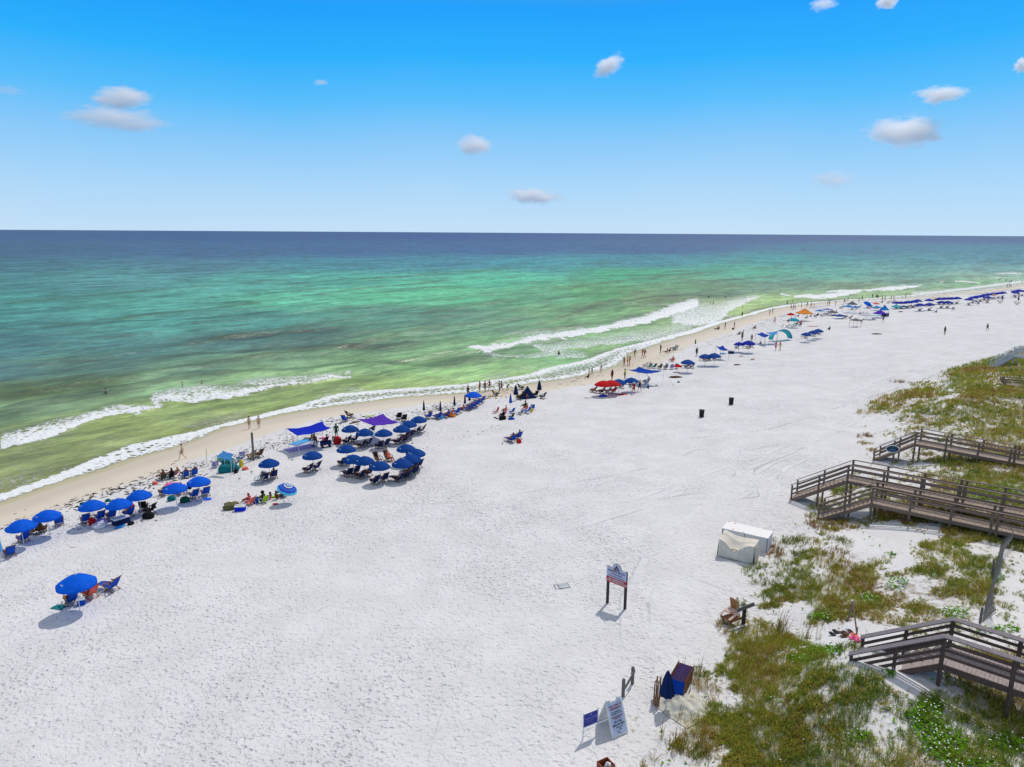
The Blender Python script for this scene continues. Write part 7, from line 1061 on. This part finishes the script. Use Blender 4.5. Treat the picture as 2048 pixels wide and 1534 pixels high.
def grass_field():
    g_ = np.random.default_rng(11); VS = []; FS = []; CS = []; off = 0
    # candidate places over the dune in metres
    for (x0, x1, y0, y1, dens, nb, hs, ws) in [(5, 34, 18, 46, 46., 10, .72, .017), (14, 44, 40, 66, 28., 9, .78, .022), (28, 78, 55, 92, 12., 7, .95, .034), (45, 130, 85, 160, 7., 6, 1.1, .055)]:
        n = int((x1-x0)*(y1-y0)*dens); cx = g_.uniform(x0, x1, n); cy = g_.uniform(y0, y1, n); z, d, e = ground_z(cx, cy, True); k = e > -1.2; cx, cy, z, e = cx[k], cy[k], z[k], e[k]
        if y0 == 18: k = ~((cy > 40) & (cx > 14)); cx, cy, z, e = cx[k], cy[k], z[k], e[k]
        if y0 == 40: k = ~((cy > 55) & (cx > 28)); cx, cy, z, e = cx[k], cy[k], z[k], e[k]
        if y0 == 55: k = ~((cy > 85) & (cx > 45)); cx, cy, z, e = cx[k], cy[k], z[k], e[k]
        px, py, ok = Qv(cx, cy, z); vis = (px < 2200) & (py < 1640) & (px > 1150)
        cx, cy, z = cx[vis], cy[vis], z[vis]; dn = veg_density(cx, cy, z)-.08*sm(60, 90, np.hypot(cx, cy)); cl_ = .62*fbm(cx, cy, 2.6 if y0 < 55 else 5., 4, 81)+.38*fbm(cx, cy, .9, 3, 84); gr = green_amt(cx, cy, z)
        k = (g_.uniform(0, 1, len(cx)) < sm(-.05, .10, .28+dn*.52+.06*gr-cl_)) & (dn > .04) & (g_.uniform(0, 1, len(cx)) < .35+.65*dn); cx, cy, z, dn, cl_, gr = cx[k], cy[k], z[k], dn[k], cl_[k], gr[k]
        edge = sm(0, .16, .27+dn*.5-cl_); hg = (.20+.34*edge*g_.uniform(.5, 1.3, len(cx)))*hs*np.where(gr > .5, .8, 1); tone = fbm(cx, cy, 4., 3, 83)*.75+.25*g_.uniform(0, 1, len(cx)); ix_ = np.clip(((tone-.28)/.44*8).astype(int), 0, 7); cc = PAL[np.array([5, 2, 0, 1, 0, 3, 4, 7])[ix_]]; cc = np.where((g_.uniform(0, 1, len(cx)) < .06)[:, None], PAL[6], cc); cc = cc*(1-.45*gr[:, None])+np.array(s2l((104, 150, 28))[0:3])[None]*.45*gr[:, None]
        v, f, c = blades(cx, cy, z, hg, hg*.75, nb, np.full(len(cx), ws), cc*1.3, 100+int(y0)); VS.append(v); FS.append(f+off); CS.append(c); off += len(v)
    # a mat of short growth and dead leaves between the tufts
    n = 520000; u_ = g_.uniform(0, 1, n)**1.7; cx = 5+100*u_*g_.uniform(.25, 1, n); cy = 18+125*u_*g_.uniform(.6, 1, n); cx = np.concatenate([cx, g_.uniform(6, 32, 260000)]); cy = np.concatenate([cy, g_.uniform(18, 48, 260000)]); z, d, e = ground_z(cx, cy, True); px, py, ok = Qv(cx, cy, z); k = (e > -.5) & (px < 2150) & (py < 1600) & (px > 1150); cx, cy, z = cx[k], cy[k], z[k]; dn = veg_density(cx, cy, z)-.10*sm(60, 90, np.hypot(cx, cy)); gr = green_amt(cx, cy, z); k = (g_.uniform(0, 1, len(cx)) < sm(-.04, .14, .26+dn*.50+.05*gr-(.62*fbm(cx, cy, 2.6, 4, 81)+.38*fbm(cx, cy, .9, 3, 84)))) & (fbm(cx, cy, .7, 3, 82) < .33+.22*dn) & (dn > .05) & (g_.uniform(0, 1, len(cx)) < .5); cx, cy, z, gr = cx[k], cy[k], z[k], gr[k]; n = len(cx)
    rr_ = np.hypot(cx, cy); s_ = g_.uniform(.025, .06, n)*np.clip(rr_/42, 1, 3); an = g_.uniform(0, 6.28, n); tl = g_.uniform(-.9, .9, (n, 2)); z3 = z+g_.uniform(.0, .13, n)*np.clip(rr_/42, 1, 2); V_ = []
    for a, b in ((-1.5, -.4), (1.5, -.3), (1.6, .35), (-1.4, .4)):
        lx, ly = a*s_, b*s_; V_.append(np.stack([cx+lx*np.cos(an)-ly*np.sin(an), cy+lx*np.sin(an)+ly*np.cos(an), z3+lx*tl[:, 0]+ly*tl[:, 1]], -1))
    tone = fbm(cx, cy, 3., 4, 83)*.55+.45*g_.uniform(0, 1, n); ix_ = np.clip(((tone-.26)/.48*8).astype(int), 0, 7); cc = PAL[np.array([5, 2, 0, 1, 0, 3, 4, 7])[ix_]]*(1-.5*gr[:, None])+np.array(s2l((104, 150, 28))[0:3])[None]*.5*gr[:, None]; cc = cc*g_.uniform(.85, 1.7, (n, 1))
    VS.append(np.stack(V_, 1).reshape(-1, 3)); FS.append(np.arange(n*4).reshape(-1, 4)+off); CS.append(np.repeat(cc, 4, 0)); off += n*4; print('mat', n)
    m = npmesh('dune_grass', np.concatenate(VS), np.concatenate(FS)); cattr(m, 'leafcol', np.concatenate(CS)); o = mesh_obj('dune_grass', m, LM); tag(o, 'olive and brown dune grass covering the sand hills', 'grass', kind='stuff'); print('grass', len(m.polygons))
    # low bright green creeping plants with small white flowers
    n = 260000; cx = 6+54*g_.uniform(0, 1, n)**1.6; cy = 18+57*g_.uniform(0, 1, n)**1.6; z, d, e = ground_z(cx, cy, True); px, py, ok = Qv(cx, cy, z); k = (e > 0) & (px < 2150) & (py < 1600); cx, cy, z = cx[k], cy[k], z[k]; gr = green_amt(cx, cy, z); nn = fbm(cx, cy, 1.6, 4, 87); k = (nn < gr*.85) & (gr > .08) | (g_.uniform(0, 1, len(cx)) < .012); cx, cy, z = cx[k], cy[k], z[k]; n = len(cx)
    an = g_.uniform(0, 6.28, n); s_ = g_.uniform(.035, .075, n); tl = g_.uniform(-.6, .6, (n, 2)); zz2 = z+g_.uniform(.03, .16, n); V_ = []
    for a, b in ((-1, -.6), (1, -.6), (1.1, .6), (-1, .7)):
        lx, ly = a*s_, b*s_; V_.append(np.stack([cx+lx*np.cos(an)-ly*np.sin(an), cy+lx*np.sin(an)+ly*np.cos(an), zz2+lx*tl[:, 0]+ly*tl[:, 1]], -1))
    V_ = np.stack(V_, 1).reshape(-1, 3); F_ = np.arange(n*4).reshape(-1, 4); cg = np.array(s2l((108, 158, 22))[:3]); cc = cg*g_.uniform(.55, 1.35, (n, 1)); m = npmesh('creeper', V_, F_); cattr(m, 'leafcol', np.repeat(cc, 4, 0)); o = mesh_obj('green_creeper', m, LM); tag(o, 'bright green low creeping plants on the dune', 'ground cover', kind='stuff')
    n = 300; k = g_.integers(0, len(cx), n); an = g_.uniform(0, 6.28, n); V_ = []; F_ = []
    mb = MB()
    for i, q in enumerate(k): mb.blob((cx[q]+random.uniform(-.1, .1), cy[q]+random.uniform(-.1, .1), z[q]+.2), (.03, .03, .015), 6, 3)
    o = mb.build('white_flowers', mat('petal', (240, 240, 235), .7, 'cloth', rgb2=(235, 235, 225))); tag(o, 'tiny white flowers among the green creepers', 'flowers', kind='stuff')
grass_field()
# tufts that stand by themselves
def tuft(px, py, size, label, seed, tall=False, tone=0):
    g = at(px, py); g_ = np.random.default_rng(seed); n = 16 if not tall else 10; r = size*.45; cx = g_.normal(0, r, n); cy = g_.normal(0, r, n); cz = ground_z(cx+g.x, cy+g.y)-g.z; v, f, c = blades(cx, cy, cz, np.full(n, .42*min(size, 1.3)), np.full(n, .36*min(size, 1.3)), 12, np.full(n, .024), np.tile(PAL[[0, 3, 4, 2, 6][tone % 5]]*.85, (n, 1))*g_.uniform(.8, 1.2, (n, 1)), seed)
    if tall:
        v2, f2, c2 = blades(cx[:6], cy[:6], cz[:6], np.full(6, 1.25), np.full(6, .25), 4, np.full(6, .02), np.tile(PAL[7], (6, 1)), seed+1); f = np.concatenate([f, f2+len(v)]); v = np.concatenate([v, v2]); c = np.concatenate([c, c2])
    m = npmesh('tuft', v, f); cattr(m, 'leafcol', c); o = mesh_obj('grass_tuft', m, LM); o.location = g; tag(o, label, 'grass tuft', 'grass tufts standing apart on the sand')
for i, (a, b, s, lab, tl, tn) in enumerate([(1450, 1252, .9, 'grey green tuft at the foot of the tipped orange chair', 0, 4), (1600, 1083, 1.1, 'leafy tuft just right of the white storage box', 0, 3), (1577, 1085, .9, 'small tuft touching the corner of the white storage box', 0, 0), (1640, 1055, .9, 'tuft in front of the lowest stair of the twin boardwalks', 0, 2), (1682, 1083, .9, 'green tuft in the middle of the bare slope below the twin boardwalks', 0, 0), (1725, 1048, .7, 'tiny tuft highest on the bare slope below the twin boardwalks', 0, 0), (1600, 1112, .8, 'thin tuft between the covered box and the dune grass', 0, 3), (1672, 1112, 1., 'dark green tuft left of the thick dune grass', 0, 2), (1552, 1112, .7, 'sparse tuft right of the covered box', 1, 4), (1390, 1362, .7, 'dry stalks above the crumpled tarp', 1, 4), (1412, 1378, .9, 'pale dry tuft right of the stacked chairs', 0, 4), (1395, 1428, .9, 'green tuft growing through the crumpled tarp edge', 0, 0), (1350, 1492, 1.2, 'dark tuft nearest the A-frame board', 1, 1), (1393, 1508, .7, 'small tuft right of the dark one near the A-frame board', 0, 3), (1560, 1262, .9, 'tall seed stalks on top of the near dune grass', 1, 3), (1595, 1275, .8, 'bright stalks right of the tall ones on the near dune', 1, 0), (1803, 765, 1.2, 'flat tuft before the upper dune edge', 0, 2), (1728, 826, 1.3, 'pale tuft at the left tip of the upper dune', 0, 4), (1728, 872, 1., 'dark little tuft on sand above the oval sign', 0, 2), (1729, 887, .8, 'faint tuft below the dark little one', 0, 4), (1745, 902, .8, 'faint tuft left of the oval sign stair', 0, 4), (1700, 1295, .9, 'tuft left of the lowest boardwalk foot', 0, 0), (1535, 1170, .9, 'reddish twiggy tuft at the left tip of the dune grass', 0, 3), (1543, 1100, .6, 'small twiggy tuft nearest the covered box corner', 0, 2)]): tuft(a, b, s, lab, 300+i, bool(tl), tn)
print('objects', len(bpy.data.objects))

for o in bpy.data.objects:
    if o.parent is None and 'label' in o and not 4 <= len(o['label'].split()) <= 16: print('LABEL', o.name, len(o['label'].split()), o['label'])
_ls = {}
for o in bpy.data.objects:
    if 'label' in o: _ls.setdefault(o['label'], []).append(o.name)
for k, v in _ls.items():
    if len(v) > 1: print('DUP', k, v)
